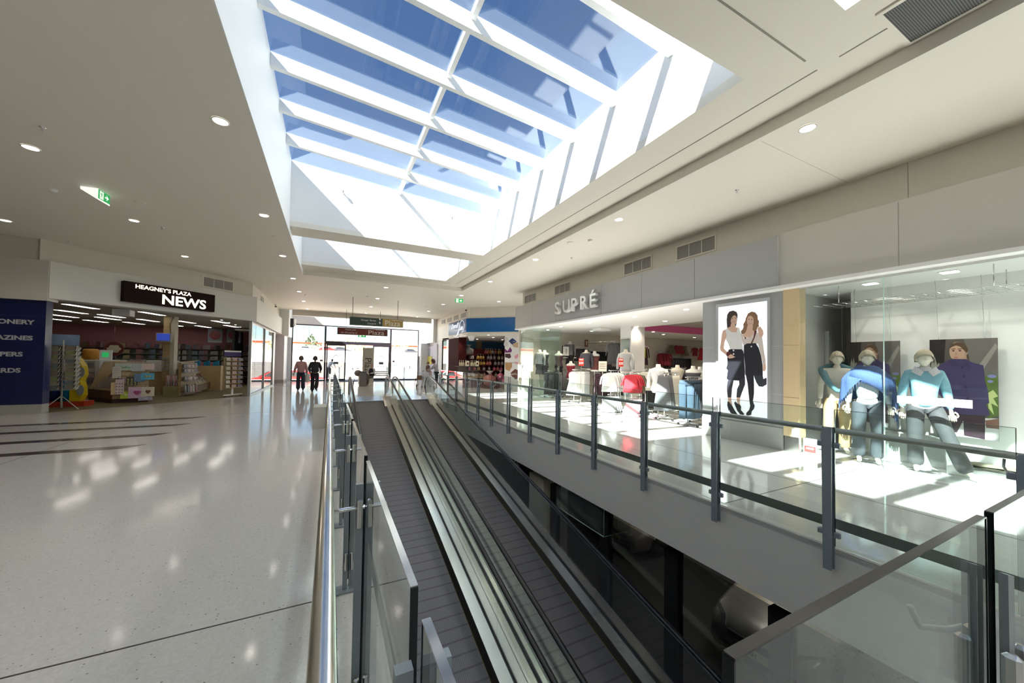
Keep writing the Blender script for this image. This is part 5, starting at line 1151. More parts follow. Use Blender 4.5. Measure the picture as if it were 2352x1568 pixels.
R = [('the near jeans rack', 1589, 868, 8.3, D1, [('jeans', c_denim, 'blue', 1.0, .4, 4), ('trousers', c_char, 'dark', 1.0, .4, 3)]),
     ('the cream and grey dress rack', 1535, 858, 8.5, D1, [('skirt', c_grey, 'charcoal', 1.0, .4, 3), ('skirt', c_cream, 'cream', 1.02, .42, 4)]),
     ('the red top rack', 1461, 856, 8.4, D1, [('top', c_red, 'red', .56, .44, 3), ('top', c_olive, 'olive', .6, .4, 2)]),
     ('the white blouse rack', 1412, 852, 8.4, D1, [('top', c_white, 'white', .64, .48, 5)]),
     ('the white trouser rack', 1328, 850, 8.7, D1, [('dress', c_white, 'white', .95, .45, 3), ('trousers', c_white, 'white', .98, .4, 2), ('trousers', c_lg, 'pale grey', .98, .4, 3)]),
     ('the plum trouser rack', 1386, 855, 10.0, D1, [('trousers', c_plum, 'plum', .95, .4, 6)]),
     ('the dark trouser rack', 1271, 852, 8.8, D1, [('trousers', c_char, 'charcoal', 1.0, .4, 5), ('trousers', c_grey, 'grey', 1.0, .4, 2)]),
     ('the grey trouser rack', 1292, 850, 9.8, D1, [('trousers', c_grey, 'grey', 1.0, .4, 6)]),
     ('the pink skirt rail', 1463, 914, 8.15, D1, [('skirt', c_pink, 'pink', .50, .46, 4)]),
     ('the pleated grey skirt rail', 1410, 907, 8.1, D1, [('skirt', c_lg, 'pale grey pleated', .50, .44, 4)]),
     ('the dark rack behind the red tops', 1500, 860, 9.4, D1, [('trousers', c_blk, 'black', 1.05, .4, 8)]),
     ('the black top rack behind the blouses', 1400, 838, 11.0, D1, [('top', c_blk, 'black', .75, .42, 6), ('top', c_plum, 'plum', .7, .42, 4)]),
     ('the dark jacket rack behind the jeans', 1556, 846, 10.6, D1, [('top', c_char, 'charcoal', .8, .42, 9)]),
     ('the cream jacket rack', 1492, 850, 9.2, D1, [('top', c_cream, 'cream', .6, .42, 2), ('top', c_plum, 'plum', .6, .42, 2)])]
for nm, px, py, X, dv, items in R:
    L = .12+.11*sum(q[5] for q in items)
    p = on(px-14, py, X=X); zt = p.z+.02
    p, d, z = rack('chrome rack that carries %s' % nm.replace('the ', '', 1).replace(' rack', ' clothes').replace(' rail', 's'), px-14, py, X, dv, L, zt)
    load(p, d, z, items, nm, face=R_(-40))
# high wall rails on the cream side wall, garments facing out
def wallrail(lab, pxs, py, items, Y=14.9, grp=None):
    a = on(pxs[0], py, Y=Y); c = on(pxs[1], py, Y=Y)
    t = thing('wall_rail', lab, 'clothes rail', (a.x, Y, a.z))
    MB().tube([(a.x, Y, a.z), (c.x, Y, a.z)], .014, 6).build('rail', M_chrome, t)
    for x in (a.x+.05, c.x-.05): MB().tube([(x, Y, a.z), (x, 15.19, a.z)], .010, 6).build('bracket', M_chrome, t)
    n = sum(i[5] for i in items); k = 0; g = None
    for kind, m, cn, h, w_, q in items:
        for i in range(q):
            x = a.x+(c.x-a.x)*(k+.5)/n; k += 1
            lab2 = '%s garment hanging on %s' % (cn, grp)
            if i == 0: g = garment(kind, m, lab2, (x, Y, a.z), R_(-20), 'clothes on '+grp, w_, h)
            else: g = copy_tree(g, (x, Y, a.z), R_(-20+random.uniform(-8, 8)), lab2)
wallrail('high chrome wall rail of small tops and dresses', (1538, 1578), 789, [('dress', c_olive, 'olive', .55, .3, 1), ('dress', c_wine, 'dark red', .5, .3, 2), ('dress', c_olive, 'khaki', .6, .3, 1)], grp='the high wall rail')
wallrail('high chrome wall rail of red dresses', (1588, 1619), 795, [('top', c_wine, 'red', .5, .34, 1), ('dress', c_red, 'scarlet', .75, .3, 1)], grp='the far right wall rail')
wallrail('chrome wall rail of black trousers', (1530, 1585), 819, [('trousers', c_blk, 'black', .8, .4, 8)], grp='the black trouser wall rail')
wallrail('chrome wall rail of wine red tops', (1515, 1538), 808, [('top', c_wine, 'wine red', .7, .34, 4)], grp='the wine red wall rail')
wallrail('chrome wall rail of dark jackets', (1325, 1345), 797, [('top', c_blk, 'black', .6, .36, 4)], Y=14.7, grp='the left wall rail')
wallrail('chrome wall rail of dark tops', (1358, 1400), 803, [('top', c_blk, 'black', .75, .36, 5), ('top', c_plum, 'plum', .75, .36, 2)], Y=14.6, grp='the middle wall rail')
wallrail('chrome rail of long grey tops beside the shop column', (1405, 1432), 783, [('top', c_grey, 'grey', .95, .5, 5)], Y=12.6, grp='the column rail')
wallrail('chrome rail of lime and purple tops', (1464, 1480), 789, [('top', c_lime, 'lime yellow', .9, .4, 2), ('top', c_plum, 'purple', .9, .4, 2)], Y=12.4, grp='the lime rail')
for y_, x0, x1, zz in ((14.95, 1530, 1580, 812),): pass
# shelves
for (x0, x1, py, Y, lab) in ((1296, 1328, 820, 14.9, 'white wall shelf carrying the jacket display'), (1515, 1560, 847, 14.9, 'low white wall shelf at the back of the clothes shop'), (1380, 1402, 832, 14.6, 'grey shelf among the dark tops')):
    a = on(x0, py, Y=Y); c = on(x1, py, Y=Y)
    tag(MB().box(a.x, c.x, Y-.2, 15.2, a.z-.04, a.z).build('wall_shelf', M_white), lab, 'shelf')
# bust forms and dressed torsos
def bust(lab, px, py, X=None, Y=None, mt=None, mb=None, legs=False, rz=R_(118), h=None, kind='top'):
    """torso form; px,py is the top of its neck"""
    p = on(px, py, X=X, Y=Y); zt = p.z; t = thing('mannequin_torso', lab, 'mannequin torso', (p.x, p.y, 0), rz, 'mannequin torsos in the clothes shop')
    z0 = zt-.85; kz = .85/.72
    pr = [(.13, .09, z0), (.165, .11, z0+.06), (.15, .10, z0+.16), (.115, .085, z0+.30), (.145, .105, z0+.44), (.175, .11, z0+.54), (.17, .08, z0+.60), (.06, .06, z0+.645), (.048, .05, z0+.72)]
    pr = [(a*1.22, b_*1.22, z0+(z-z0)*kz) for a, b_, z in pr]
    rings = [[(a*cos(2*pi*k/20), b_*sin(2*pi*k/20), z) for k in range(20)] for a, b_, z in pr]
    MB().loft(rings, True, True).build('torso', M_man if 'cream' in lab else mat('mannequin_white', (.78, .76, .72), .4), t, False)
    if mt: MB().loft([[(x*1.07, y*1.10, z) for x, y, z in r] for r in rings[1 if kind != 'vest' else 1:(7 if kind == 'top' else 6)]], True, True).build('top', mt, t, False)
    if mt and kind == 'top':
        for s in (-1, 1): MB().tube([(s*.20, 0, z0+.69), (s*.27, 0, z0+.45), (s*.28, .03, z0+.14)], [.06, .055, .044], 10).build('sleeve', mt, t, False)
    if mb: MB().loft([[(x*1.08, y*1.12, z) for x, y, z in r] for r in ([[(.20*cos(2*pi*k/20), .15*sin(2*pi*k/20), z0-.28) for k in range(20)]]+rings[0:3])], True, True).build('skirt', mb, t, False)
    MB().tube([(0, 0, .02), (0, 0, z0)], .014, 8).lathe((0, 0, 0), [(.17, 0), (.17, .012), (.02, .03)], 20, True).build('stand', M_chrome, t, False)
    return t
bust('cream torso with a charcoal wrap top behind the sale tag', 1347, 803, X=9.6, mt=c_char)
bust('torso in a checked pinafore behind the white racks', 1366, 806, X=9.9, mt=mat('check_brown', (.12, .035, .03), .8, var=.6, scale=30), kind='vest')
bust('torso in a black dress with a purple sash', 1284, 806, X=9.6, mt=c_plum, kind='vest', mb=c_blk)
bust('torso in a red top low between the racks', 1311, 829, X=9.9, mt=c_wine, kind='vest')
bust('cream torso with a light grey cardigan near the shop column', 1437, 802, X=9.4, mt=c_lg)
bust('white torso in a long white top beside the jeans rack', 1512, 836, X=8.7, mt=c_white)
bust('small bare torso behind the cream rack', 1556, 838, X=10.6)
bust('small torso in a dark top behind the jeans rack', 1592, 840, X=10.0, mt=c_char, kind='vest')
bust('torso in a grey jacket and white shirt standing on the wall shelf', 1309, 784, Y=14.75, mt=c_grey, mb=c_blk)
bust('torso in grey top and leggings near the glass corner', 1240, 803, X=8.7, mt=c_lg, mb=c_char)
bust('torso in a striped top and dark skirt near the glass corner', 1251, 804, X=8.9, mt=c_char, kind='vest', mb=c_char)
bust('bare white torso in the back row near the grey pier', 1608, 842, X=10.8, mt=c_cream)
# sale tags on the racks
for lab, px, py, X, sz in (('red sale tag with white twenty dollar price on the white trouser rack', 1335, 832, 8.7, 1.0), ('red sale tag seen edge-on beside the grey cardigan torso', 1426, 833, 8.9, 1.0)):
    p = on(px, py, X=X); rz = R_(-52) if 'edge' not in lab else R_(-5)
    t = thing('sale_tag', lab, 'sale sign', p, rz); b = MB().box(-.10, .10, -.004, .004, -.13, .16).build('card', mat('tag_red', (.62, .03, .02), .5), t, False)
    MB().tube([(0, 0, -.13), (0, 0, .002-p.z)], .006, 5).build('stem', M_chrome, t, False)
    for s, size, z in (('SALE', .075, .085), ('$20', .12, -.06)):
        o = text('lettering', s, size, M_white, None, (0, 0, 0), (1, 0, 0), (0, 0, 1), .001, .95, .003, 'CENTER'); o.parent = t; o.location = (0, -.006, z)
# framed pictures, small signs
p = on(1347, 788, Y=15.18); t = thing('warning_sign', 'small brown and white warning sign on the cream shop wall', 'sign', p)
MB().box(p.x-.10, p.x+.10, 15.17, 15.19, p.z-.18, p.z+.18).build('plate', mat('sign_rust', (.25, .09, .04), .5), t); MB().box(p.x-.025, p.x+.025, 15.16, 15.169, p.z-.12, p.z+.12).build('symbol', M_white, t)
p = on(1300, 806, Y=14.6); t = thing('framed_print', 'small framed print standing left of the jacket display', 'picture', (p.x, p.y, p.z-.25)); MB().box(p.x-.2, p.x+.2, 14.6, 14.62, p.z-.25, p.z+.25).build('frame', M_dark, t); MB().box(p.x-.17, p.x+.17, 14.59, 14.599, p.z-.22, p.z+.22).build('print', M_white, t); MB().box(p.x-.03, p.x+.04, 14.582, 14.589, p.z-.13, p.z+.12).build('figure', M_grey, t)
p = on(1384, 840, X=9.0); t = thing('display_card', 'pale lettered card standing among the racks', 'card', (p.x, p.y, 0)); MB().tube([(p.x+.005, p.y, 0), (p.x+.005, p.y, p.z-.2)], .008, 5).build('stand', M_chrome, t); MB().box(p.x, p.x+.01, p.y-.22, p.y+.22, p.z-.2, p.z+.17).build('card', mat('card_cream', (.7, .66, .55), .5), t)
for i in range(3): MB().box(p.x-.006, p.x-.001, p.y-.16, p.y+.16, p.z-.1+i*.08, p.z-.08+i*.08).build('text_line', mat('card_ink', (.3, .22, .15), .5), t)
# mirror on the column and ceiling fittings
tag(MB().box(10.72, 10.745, 10.95, 11.45, .3, 2.6).build('column_mirror', M_chrome), 'tall mirror on the front of the shop column', 'mirror')
for i, (x, y) in enumerate(((8.6, 6.7), (8.6, 8.57), (8.58, 10.78), (8.55, 12.64), (8.9, 14.2), (10.35, 8.9), (11.0, 10.85), (10.3, 12.35), (10.9, 13.55), (12.1, 9.5), (12.8, 6.5), (13.4, 12.2), (15, 9), (15, 13), (18, 13.5), (18, 10), (21, 13))):  # the deepest downlights are added to brighten the cream walls
    downlight((x, y, 3.419 if x > 11.42 and 5.4 < y < 12.05 else 3.099), 'bright round clothes shop downlight, the deepest ones added, %s counting inwards from the fascia' % ORD[i], 'clothes shop downlights', r=.07, spot=90)
t = thing('air_diffuser', 'square ceiling cassette above the shop racks', 'air conditioner', (10.4, 11.6, 3.0)); MB().bev(10.0, 10.6, 11.9, 12.4, 2.98, 3.099, .02).build('body', M_white, t)
# ================================================================ NEWSAGENCY
ng = 0
TR = [(-7.7, 17.8), (-9.0, 20.2), (-10.3, 22.6), (-11.6, 25.0), (-6.3, 19.1), (-8.3, 21.3), (-9.0, 22.8), (-10.3, 25.0), (-7.65, 22.8), (-9.0, 25.2), (-6.25, 22.7), (-6.3, 25.5), (-7.5, 25.4), (-4.7, 21.6), (-4.8, 24.2)]
for i, (x, y) in enumerate(TR):
    t = thing('fluorescent_light', 'long recessed fluorescent light in the newsagency ceiling, number %s from the entrance side' % (ORD[i] if i < 16 else i), 'ceiling light', (x, y, 3.299), R_(-14), 'newsagency ceiling lights')
    MB().box(-.13, .13, -.62, .62, -.010, -.001).build('frame', M_white, t, False); MB().box(-.10, .10, -.58, .58, -.016, -.0105).build('diffuser', M_tubel, t, False)
for i, (px, py) in enumerate(((509, 735), (526, 741), (541, 746), (552, 751))):
    p = on(px, py, Z=3.29); downlight((p.x, p.y, 3.299), 'tiny round downlight at the right end of the newsagency ceiling, %s from the sign' % ORD[i], 'newsagency downlights', r=.05, spot=0)
t = thing('air_conditioner', 'white ceiling unit just inside the newsagency entrance', 'air conditioner', nw(3.4, 1.2, 2.9)); a = on(265, 710, Y=18.1); c = on(304, 727, Y=18.1)
MB().bev(a.x, c.x, 17.9, 18.3, c.z, 3.299, .02).build('body', M_white, t); MB().box(a.x-.03, a.x-.002, 17.95, 18.25, c.z+.05, 3.29).build('bracket', M_white, t)
# shelving along the back wall
M_shelf = mat('shelf_sage', (.22, .24, .17), .6); M_shelfm = mat('shelf_edge_maroon', (.12, .02, .02), .5)
MAGC = [mat('mag_%d' % i, c, .4, var=.5, scale=25) for i, c in enumerate(((.12, .03, .04), (.26, .24, .20), (.05, .04, .09), (.20, .05, .05), (.30, .28, .24), (.05, .09, .13), (.16, .11, .05), (.24, .22, .22), (.03, .03, .03), (.30, .24, .10)))]
def magset(prefix, n, place, label, group, sizes=(.20, .27), th=.02, kind='magazine', cat='magazine', mats=MAGC, lean=.25):
    """n individual magazines; place(i) -> (x,y,z,rz)"""
    base = {}
    for i in range(n):
        x, y, z, rz = place(i); m = mats[(i*7+i//5) % len(mats)]; s = (i*13) % 3
        if (m.name, s) not in base:
            w_ = sizes[0]*(.85+.12*s); h = sizes[1]*(.85+.1*((s+1) % 3))
            o = MB().hexa([(-w_/2, 0, 0), (w_/2, 0, 0), (w_/2, th, 0), (-w_/2, th, 0), (-w_/2, h*lean, h), (w_/2, h*lean, h), (w_/2, h*lean+th, h), (-w_/2, h*lean+th, h)]).box(-w_*.32, w_*.32, -.002, -.001, .01, .03).build(kind, m)
            base[(m.name, s)] = o
        else: o = base[(m.name, s)].copy(); C.objects.link(o)
        o.location = (x, y, z); o.rotation_euler = (0, 0, rz); tag(o, label, cat, group)
for wi, (x0, x1) in enumerate(((-13.2, -10.6), (-10.5, -8.0), (-7.9, -5.6), (-5.5, -3.6))):
    t = thing('magazine_shelving', 'tall magazine shelving on the pink back wall, %s bay from the left' % ORD[wi], 'shelving', ((x0+x1)/2, 27.6, 0), 0, 'back wall shelving bays')
    MB().box(x0, x1, 27.82, 27.88, 0, 2.1).build('back_panel', M_shelf if wi != 3 else M_maroon, t)
    for z in (.45, .8, 1.12, 1.44, 1.76, 2.06): MB().box(x0, x1, 27.45, 27.82, z-.02, z).build('shelf', M_shelfm if z > 2 else M_shelf, t)
    for x in (x0, x1-.03): MB().box(x, x+.03, 27.45, 27.819, 0, 2.04).build('side', M_shelf, t)
for r, z in enumerate((2.06, 1.76, 1.44, 1.12, .8)):
    n = 38 if r == 0 else 36
    magset('m', n, lambda i: (-13.0+i*(9.2/n)+.1*sin(i*3), 27.47+.02*sin(i), z+.001, R_(2*sin(i*5))), ('books standing face-out on the top shelf of the back wall', 'magazine in the row %s from the top of the back wall shelving' % ORD[r])[r > 0].replace('books', 'book'), 'magazines on back wall row %s' % ORD[r], sizes=(.19, .29) if r == 0 else (.22, .24), kind='book' if r == 0 else 'magazine', cat='book' if r == 0 else 'magazine')
# round red and white signs and hanging posters above the right shelving
for i, (px, py) in enumerate(((494, 771), (537, 771))):
    p = on(px, py, Y=26.5); t = thing('hanging_poster', 'hanging poster with a dark red round emblem, %s above the right shelving' % ('left one' if i == 0 else 'right one'), 'poster', (p.x, 26.5, p.z), 0, 'hanging round emblem posters')
    MB().box(p.x-.33, p.x+.33, 26.5, 26.51, p.z-.42, p.z+.42).build('sheet', mat('poster_bluegrey', (.12, .13, .16), .5), t)
    b = MB(); b.prism([(p.x+.27*cos(2*pi*k/24), 26.495, p.z+.05+.27*sin(2*pi*k/24)) for k in range(24)], (0, .004, 0)); b.build('round_emblem', mat('emblem_red', (.13, .012, .015), .5), t)
    MB().box(p.x-.3, p.x+.3, 26.49, 26.494, p.z-.36, p.z-.30).build('caption_strip', MATS['mag_4'], t)
    for x in (p.x-.3, p.x+.3): MB().tube([(x, 26.505, p.z+.42), (x, 26.505, 3.29)], .004, 5).build('hanging_wire', M_steel, t)
p = on(262, 801, Y=25.5); t = thing('round_sign', 'round dark red sign with a cream cloud shape hanging before the shelving', 'sign', (p.x, 25.5, p.z))
b = MB(); b.prism([(p.x+.36*cos(2*pi*k/24), 25.5, p.z+.36*sin(2*pi*k/24)) for k in range(24)], (0, .02, 0)); b.build('disc', mat('disc_red', (.10, .015, .01), .5), t)
b = MB(); b.prism([(p.x+(.25+.03*cos(k*pi/2))*cos(2*pi*k/24), 25.49, p.z+(.2+.02*cos(k*pi/2))*sin(2*pi*k/24)) for k in range(24)], (0, .005, 0)); b.build('cream_shape', mat('cream_print', (.45, .40, .30), .5), t)
MB().tube([(p.x, 25.51, p.z+.36), (p.x, 25.51, 3.29)], .004, 5).build('hanging_wire', M_steel, t)
# column with television
a = on(370, 905, Y=19.9); c = on(396, 905, Y=19.9)
t = thing('shop_column', 'square maple slatwall column in the newsagency', 'column', ((a.x+c.x)/2, 20.0, 0))
MB().box(a.x, c.x-.13, 19.9, 20.3, 0, 3.299).build('slatwall', striped('maple_slats', (.40, .28, .13), (.20, .13, .06), 7, 'Z', .5, thr=.93), t); MB().box(c.x-.128, c.x, 19.9, 20.3, 0, 3.299).build('edge_post', mat('post_cream', (.5, .44, .34), .5), t)
MB().tube([(a.x+.25, 19.86, 2.55), (a.x+.2, 19.87, 2.9), (a.x+.3, 19.87, 3.29)], .008, 5).build('cable', M_dark, t)
a = on(359, 764, Y=19.7); c = on(393, 785, Y=19.7)
t = thing('television', 'flat television with a blue picture on the maple column', 'television', (a.x, 19.75, c.z)); MB().bev(a.x, c.x, 19.66, 19.76, c.z, a.z, .01).build('casing', mat('tv_silver', (.3, .3, .32), .4), t)
MB().box(a.x+.04, c.x-.04, 19.65, 19.659, c.z+.05, a.z-.03).build('screen', mat('tv_blue', (.02, .03, .2), .2, emit=(.03, .06, .35), es=.5, var=.5, scale=5), t)
MB().tube([((a.x+c.x)/2, 19.76, (a.z+c.z)/2), ((a.x+c.x)/2, 19.9, (a.z+c.z)/2)], .03, 6).build('wall_bracket', M_dark, t)
for i in range(8):
    p = on(375+(i % 2)*9, 823+(i//2)*8, Y=19.86)
    tag(MB().bev(p.x-.05, p.x+.05, 19.84, 19.895, p.z-.05, p.z+.05, .005).build('small_box', MATS['mag_%d' % (4 if i % 3 else 1)]), 'small pale packet hanging on the maple column', 'packet', 'packets on the maple column')
# main gondola (cards on the left face, slatwall with gift bags on the right face)
Lp, Cp, Rp = on(203, 920, Z=.0), on(257, 926, Z=0), on(340, 922, Z=0)
M_slat = striped('maple_slatwall', (.46, .33, .17), (.22, .15, .08), 6.5, 'Z', .45, thr=.92); M_plinth = mat('dark_plinth', (.05, .015, .015), .5)
fr_ = (Rp-Cp).normalized(); fn = Vector((fr_.y, -fr_.x, 0)); Wg = (Rp-Cp).length; fl = (Lp-Cp).normalized(); Wl = (Lp-Cp).length
g = thing('card_gondola', 'maple display stand with stepped greeting cards and gift bags near the newsagency entrance', 'display stand', Cp)
b = MB(); b.prism([Cp, Rp, Rp-fn*1.2, Lp], (0, 0, .14)); b.build('plinth', M_plinth, g)
up = Vector((0, 0, 1))
b = MB(); pts = [Cp+up*.14, Rp+up*.14, Rp+up*1.28, Rp-fr_*.05+up*1.38, Rp-fr_*.15+up*1.42, Cp+up*1.42]
b.prism(pts, -fn*.05); b.build('slatwall_end', M_slat, g)
b = MB(); b.prism([Lp+up*.14, Cp+up*.14, Cp+up*.42, Lp+up*.42], -fn*.0+Vector((-.04, .05, 0))); b.build('base_panel', mat('brown_base', (.20, .11, .05), .5), g)
# sloping card display: stepped shelves rising to the back
nl = Vector((fl.y, -fl.x, 0)); nl = nl if nl@Vector((0, -1, 0)) > 0 else -nl
hi_ = Lp-fn*.9
b = MB(); b.prism([Lp+up*.42, Lp-nl*1.1+up*.42, Lp-nl*1.1+up*1.3, Lp-nl*.8+up*1.42, Lp-nl*.35+up*1.4], fl*-.04); b.build('side_panel', M_wood, g)
b = MB(); b.prism([Cp+up*.42, Cp-nl*.9+up*.42, Cp-nl*.9+up*1.40], fl*.05); b.build('side_panel', mat('maple_light', (.40, .32, .22), .5), g)
for k in range(11):
    z = .46+k*.086; o_ = .07+k*.075
    b = MB(); b.prism([Cp+fl*.06-nl*o_+up*z, Lp-fl*.06-nl*o_+up*z, Lp-fl*.06-nl*(o_+.08)+up*(z), Cp+fl*.06-nl*(o_+.08)+up*z], up*.012); b.build('card_step', M_wood, g)
M_card = [mat('card_%d' % i, c, .5, var=.25, scale=50) for i, c in enumerate(((.52, .46, .38), (.44, .34, .28), (.56, .52, .45), (.40, .42, .36), (.50, .36, .34)))]
rz_l = math.atan2(nl.y, nl.x)+R_(90)
def cardpos(i):
    k, j = divmod(i, 9); z = .475+k*.086; o_ = .10+k*.075; q = Cp+fl*(.14+j*(Wl-.25)/9)-nl*o_
    return (q.x, q.y, z, rz_l)
magset('c', 99, cardpos, 'greeting card on the stepped left face of the maple stand', 'greeting cards on the entrance stand', sizes=(.15, .15), th=.006, kind='greeting_card', cat='greeting card', mats=M_card, lean=.4)
# gift bags and packets on the slatwall face: (px,py centre, w,h px, material, name, label)
rz_r = math.atan2(fn.y, fn.x)+R_(90)
BG = [(288, 842, 31, 16, (.42, .44, .40), 'gift_box', 'wide silver flat box with green lettering at the top of the slatwall'), (318, 843, 20, 19, (.38, .39, .40), 'gift_bag', 'grey patterned flat bag right of the silver box'), (340, 842, 20, 13, (.55, .42, .38), 'gift_box', 'pale pink flat box at the top right of the slatwall'),
      (268, 855, 13, 26, (.52, .48, .42), 'card_packet', 'tall pale stack of packets at the top left of the slatwall'), (285, 873, 16, 10, (.30, .16, .22), 'gift_bag', 'small mauve bag under the silver box'), (303, 875, 17, 20, (.05, .045, .02), 'gift_bag', 'black gift bag with gold spots'),
      (320, 867, 16, 18, (.08, .16, .28), 'gift_bag', 'blue gift bag in the middle of the slatwall'), (339, 864, 21, 15, (.05, .30, .46), 'gift_bag', 'bright blue gift bag with a gold bow'), (264, 892, 12, 28, (.55, .40, .22), 'gift_bag', 'tall orange and cream bottle bag'),
      (275, 888, 13, 34, (.50, .42, .42), 'gift_bag', 'tall white and pink bottle bag'), (289, 907, 17, 16, (.42, .48, .02), 'gift_bag', 'lime green gift bag with a star'), (315, 901, 27, 25, (.50, .32, .42), 'gift_bag', 'large pink gift bag with a heart'),
      (340, 899, 20, 21, (.52, .46, .36), 'gift_bag', 'white gift bag with a brown bear shape'), (334, 915, 22, 8, (.30, .27, .36), 'gift_bag', 'grey lilac flat bag lowest on the slatwall')]
for i, (px, py, wp, hp, c, nm, lab) in enumerate(BG):
    p = on(px, py, n=fn, c=fn@(Cp+fn*(.05+.012*i))); d = (p-Vector((0, 0, CAMZ)))@FW; s = d/FPX; w_, h = wp*s*1.05, hp*s
    t = thing(nm, lab, 'gift bag' if 'bag' in nm else 'packet', (p.x, p.y, p.z-h/2), rz_r)
    m_ = mat('bag_%d' % i, c, .4, var=.15, scale=30)
    MB().hexa([(-w_/2, -.045, 0), (w_/2, -.045, 0), (w_/2, 0, 0), (-w_/2, 0, 0), (-w_/2, -.02, h), (w_/2, -.02, h), (w_/2, 0, h), (-w_/2, 0, h)]).build('bag_body', m_, t, False)
    if nm == 'gift_bag': MB().tube([(-w_*.25, -.01, h), (-w_*.18, -.01, h+.09), (w_*.18, -.01, h+.09), (w_*.25, -.01, h)], .004, 5).build('string_handle', mat('string_brown', (.2, .08, .05), .6), t, False)
    if i == 0: text('lettering', 'baby', .11, mat('glitter_green', (.05, .4, .12), .4), None, (0, 0, 0), (1, 0, 0), (0, 0, 1), .001, 1.2).parent = t; t.children[-1].location = (-.12, -.05, h*.3)
    if i in (3, 5, 7, 9, 10, 11, 12, 13): 
        b = MB(); mm = mat('bag_motif_%d' % i, {3: (.2, .2, .2), 5: (.45, .40, .12), 7: (.5, .4, .1), 9: (.45, .12, .2), 10: (.6, .65, .2), 11: (.35, .05, .18), 12: (.14, .05, .02), 13: (.5, .5, .5)}[i], .4)
        if i in (5, 9): 
            for k in range(12): b.ell((-w_*.35+(k % 3)*w_*.33, -.046, h*.12+(k//3)*h*.2), (w_*.08, .004, w_*.08), 6, 5)
        elif i == 3:
            for k in range(5): b.box(-w_*.42, w_*.42, -.047, -.0455, h*.15+k*h*.17, h*.15+k*h*.17+.008)
        elif i == 7:
            for s_ in (-1, 1): b.ell((s_*w_*.12, -.05, h*.5), (w_*.12, .01, h*.14), 10, 6)
        else:
            for s_ in (-1, 1): b.ell((s_*w_*.09, -.046, h*.55), (w_*.11, .006, h*.13), 10, 6)
            b.ell((0, -.046, h*.42), (w_*.13, .006, h*.12), 10, 6)
        b.build('motif', mm, t, False)
# second gondola on the right
Lp2, Rp2, Fp2 = on(398, 912, Z=0), on(449, 905, Z=0), on(505, 890, Z=0)
g = thing('card_gondola', 'second maple stand with stationery shelves and a curved card display at the right', 'display stand', Rp2)
ff = (Rp2-Lp2).normalized(); n2 = Vector((ff.y, -ff.x, 0)); W2 = (Rp2-Lp2).length
b = MB(); b.prism([Lp2+ff*W2*.3+up*.02, Rp2+up*.02, Rp2-n2*.1+up*.02, Lp2+ff*W2*.3-n2*.1+up*.02], up*1.34); b.build('slatwall_end', M_slat, g)
for z, dd in ((.12, .42), (.62, .3), (.95, .28)): b = MB(); b.prism([Lp2+ff*W2*.3+n2*dd*.6+up*z, Rp2+n2*dd*.6+up*z, Rp2+up*z, Lp2+ff*W2*.3+up*z], up*.02); b.build('shelf', mat('clear_shelf', (.4, .36, .33), .3), g)
f2 = (Fp2-Rp2).normalized(); L2 = (Fp2-Rp2).length; m2_ = Vector((f2.y, -f2.x, 0))
b = MB(); b.prism([Rp2+up*.12, Fp2+up*.12, Fp2+up*.50, Rp2+up*.35], -m2_*.06*-1); b.build('base_panel', mat('brown_base'), g)
b = MB(); b.prism([Rp2+up*.36, Fp2+up*.5, Fp2-m2_*.9+up*1.45, Rp2-m2_*.9+up*1.36], -m2_*.03+up*-.02); b.build('sloping_back', mat('maple_light'), g)
def cp2(i):
    k, j = divmod(i, 12); u = k/8; q = Rp2+f2*(.1+j*(L2-.2)/12)-m2_*(.05+u*.78); return (q.x, q.y, .42+u*.92+.1*j/12*(1-u), math.atan2(m2_.y, m2_.x)+R_(90))
magset('c', 96, cp2, 'greeting card on the sloping display of the second maple stand', 'greeting cards on the second stand', sizes=(.15, .16), th=.006, kind='greeting_card', cat='greeting card', mats=M_card+[MAGC[0], MAGC[3]], lean=.5)
# stationery on its shelves and the boxes left of it
for k, z in enumerate((1.16, .975, .645, .145)):
    n = (8, 9, 7, 5)[k]
    magset('s', n, lambda i: (*(Lp2+ff*(W2*(.34+.62*i/n))+n2*(.10+.02*k)).xy, z, math.atan2(n2.y, n2.x)+R_(90)), 'stationery packet on the shelf %s from the top of the second maple stand' % ORD[k], 'stationery on stand shelf %s' % ORD[k], sizes=(.13, .16 if k < 3 else .3), th=.05, kind='stationery_packet', cat='packet', mats=[MAGC[7], M_card[2], MAGC[2], MAGC[3], M_card[4]], lean=.05)
p = on(390, 911, Z=0)
t = thing('wrapping_paper_bin', 'olive box bin full of rolled wrapping paper beside the maple column', 'bin', (p.x, p.y+.3, 0)); MB().box(p.x-.22, p.x+.22, p.y, p.y+.4, .005, .42).build('box', mat('bin_olive', (.22, .20, .08), .6), t)
rl = None
for i in range(10):
    x = p.x-.16+(i % 5)*.08; y = p.y+.1+(i//5)*.18; 
    o = MB().tube([(0, 0, 0), (random.uniform(-.12, .04), .04, .42)], .022, 8).build('paper_roll', mat('roll_%d' % (i % 2), ((.5, .22, .24), (.42, .40, .40))[i % 2], .5, var=.5, scale=30)); o.location = (x, y, .43); tag(o, 'roll of wrapping paper standing in the olive bin', 'paper roll', 'wrapping paper rolls')
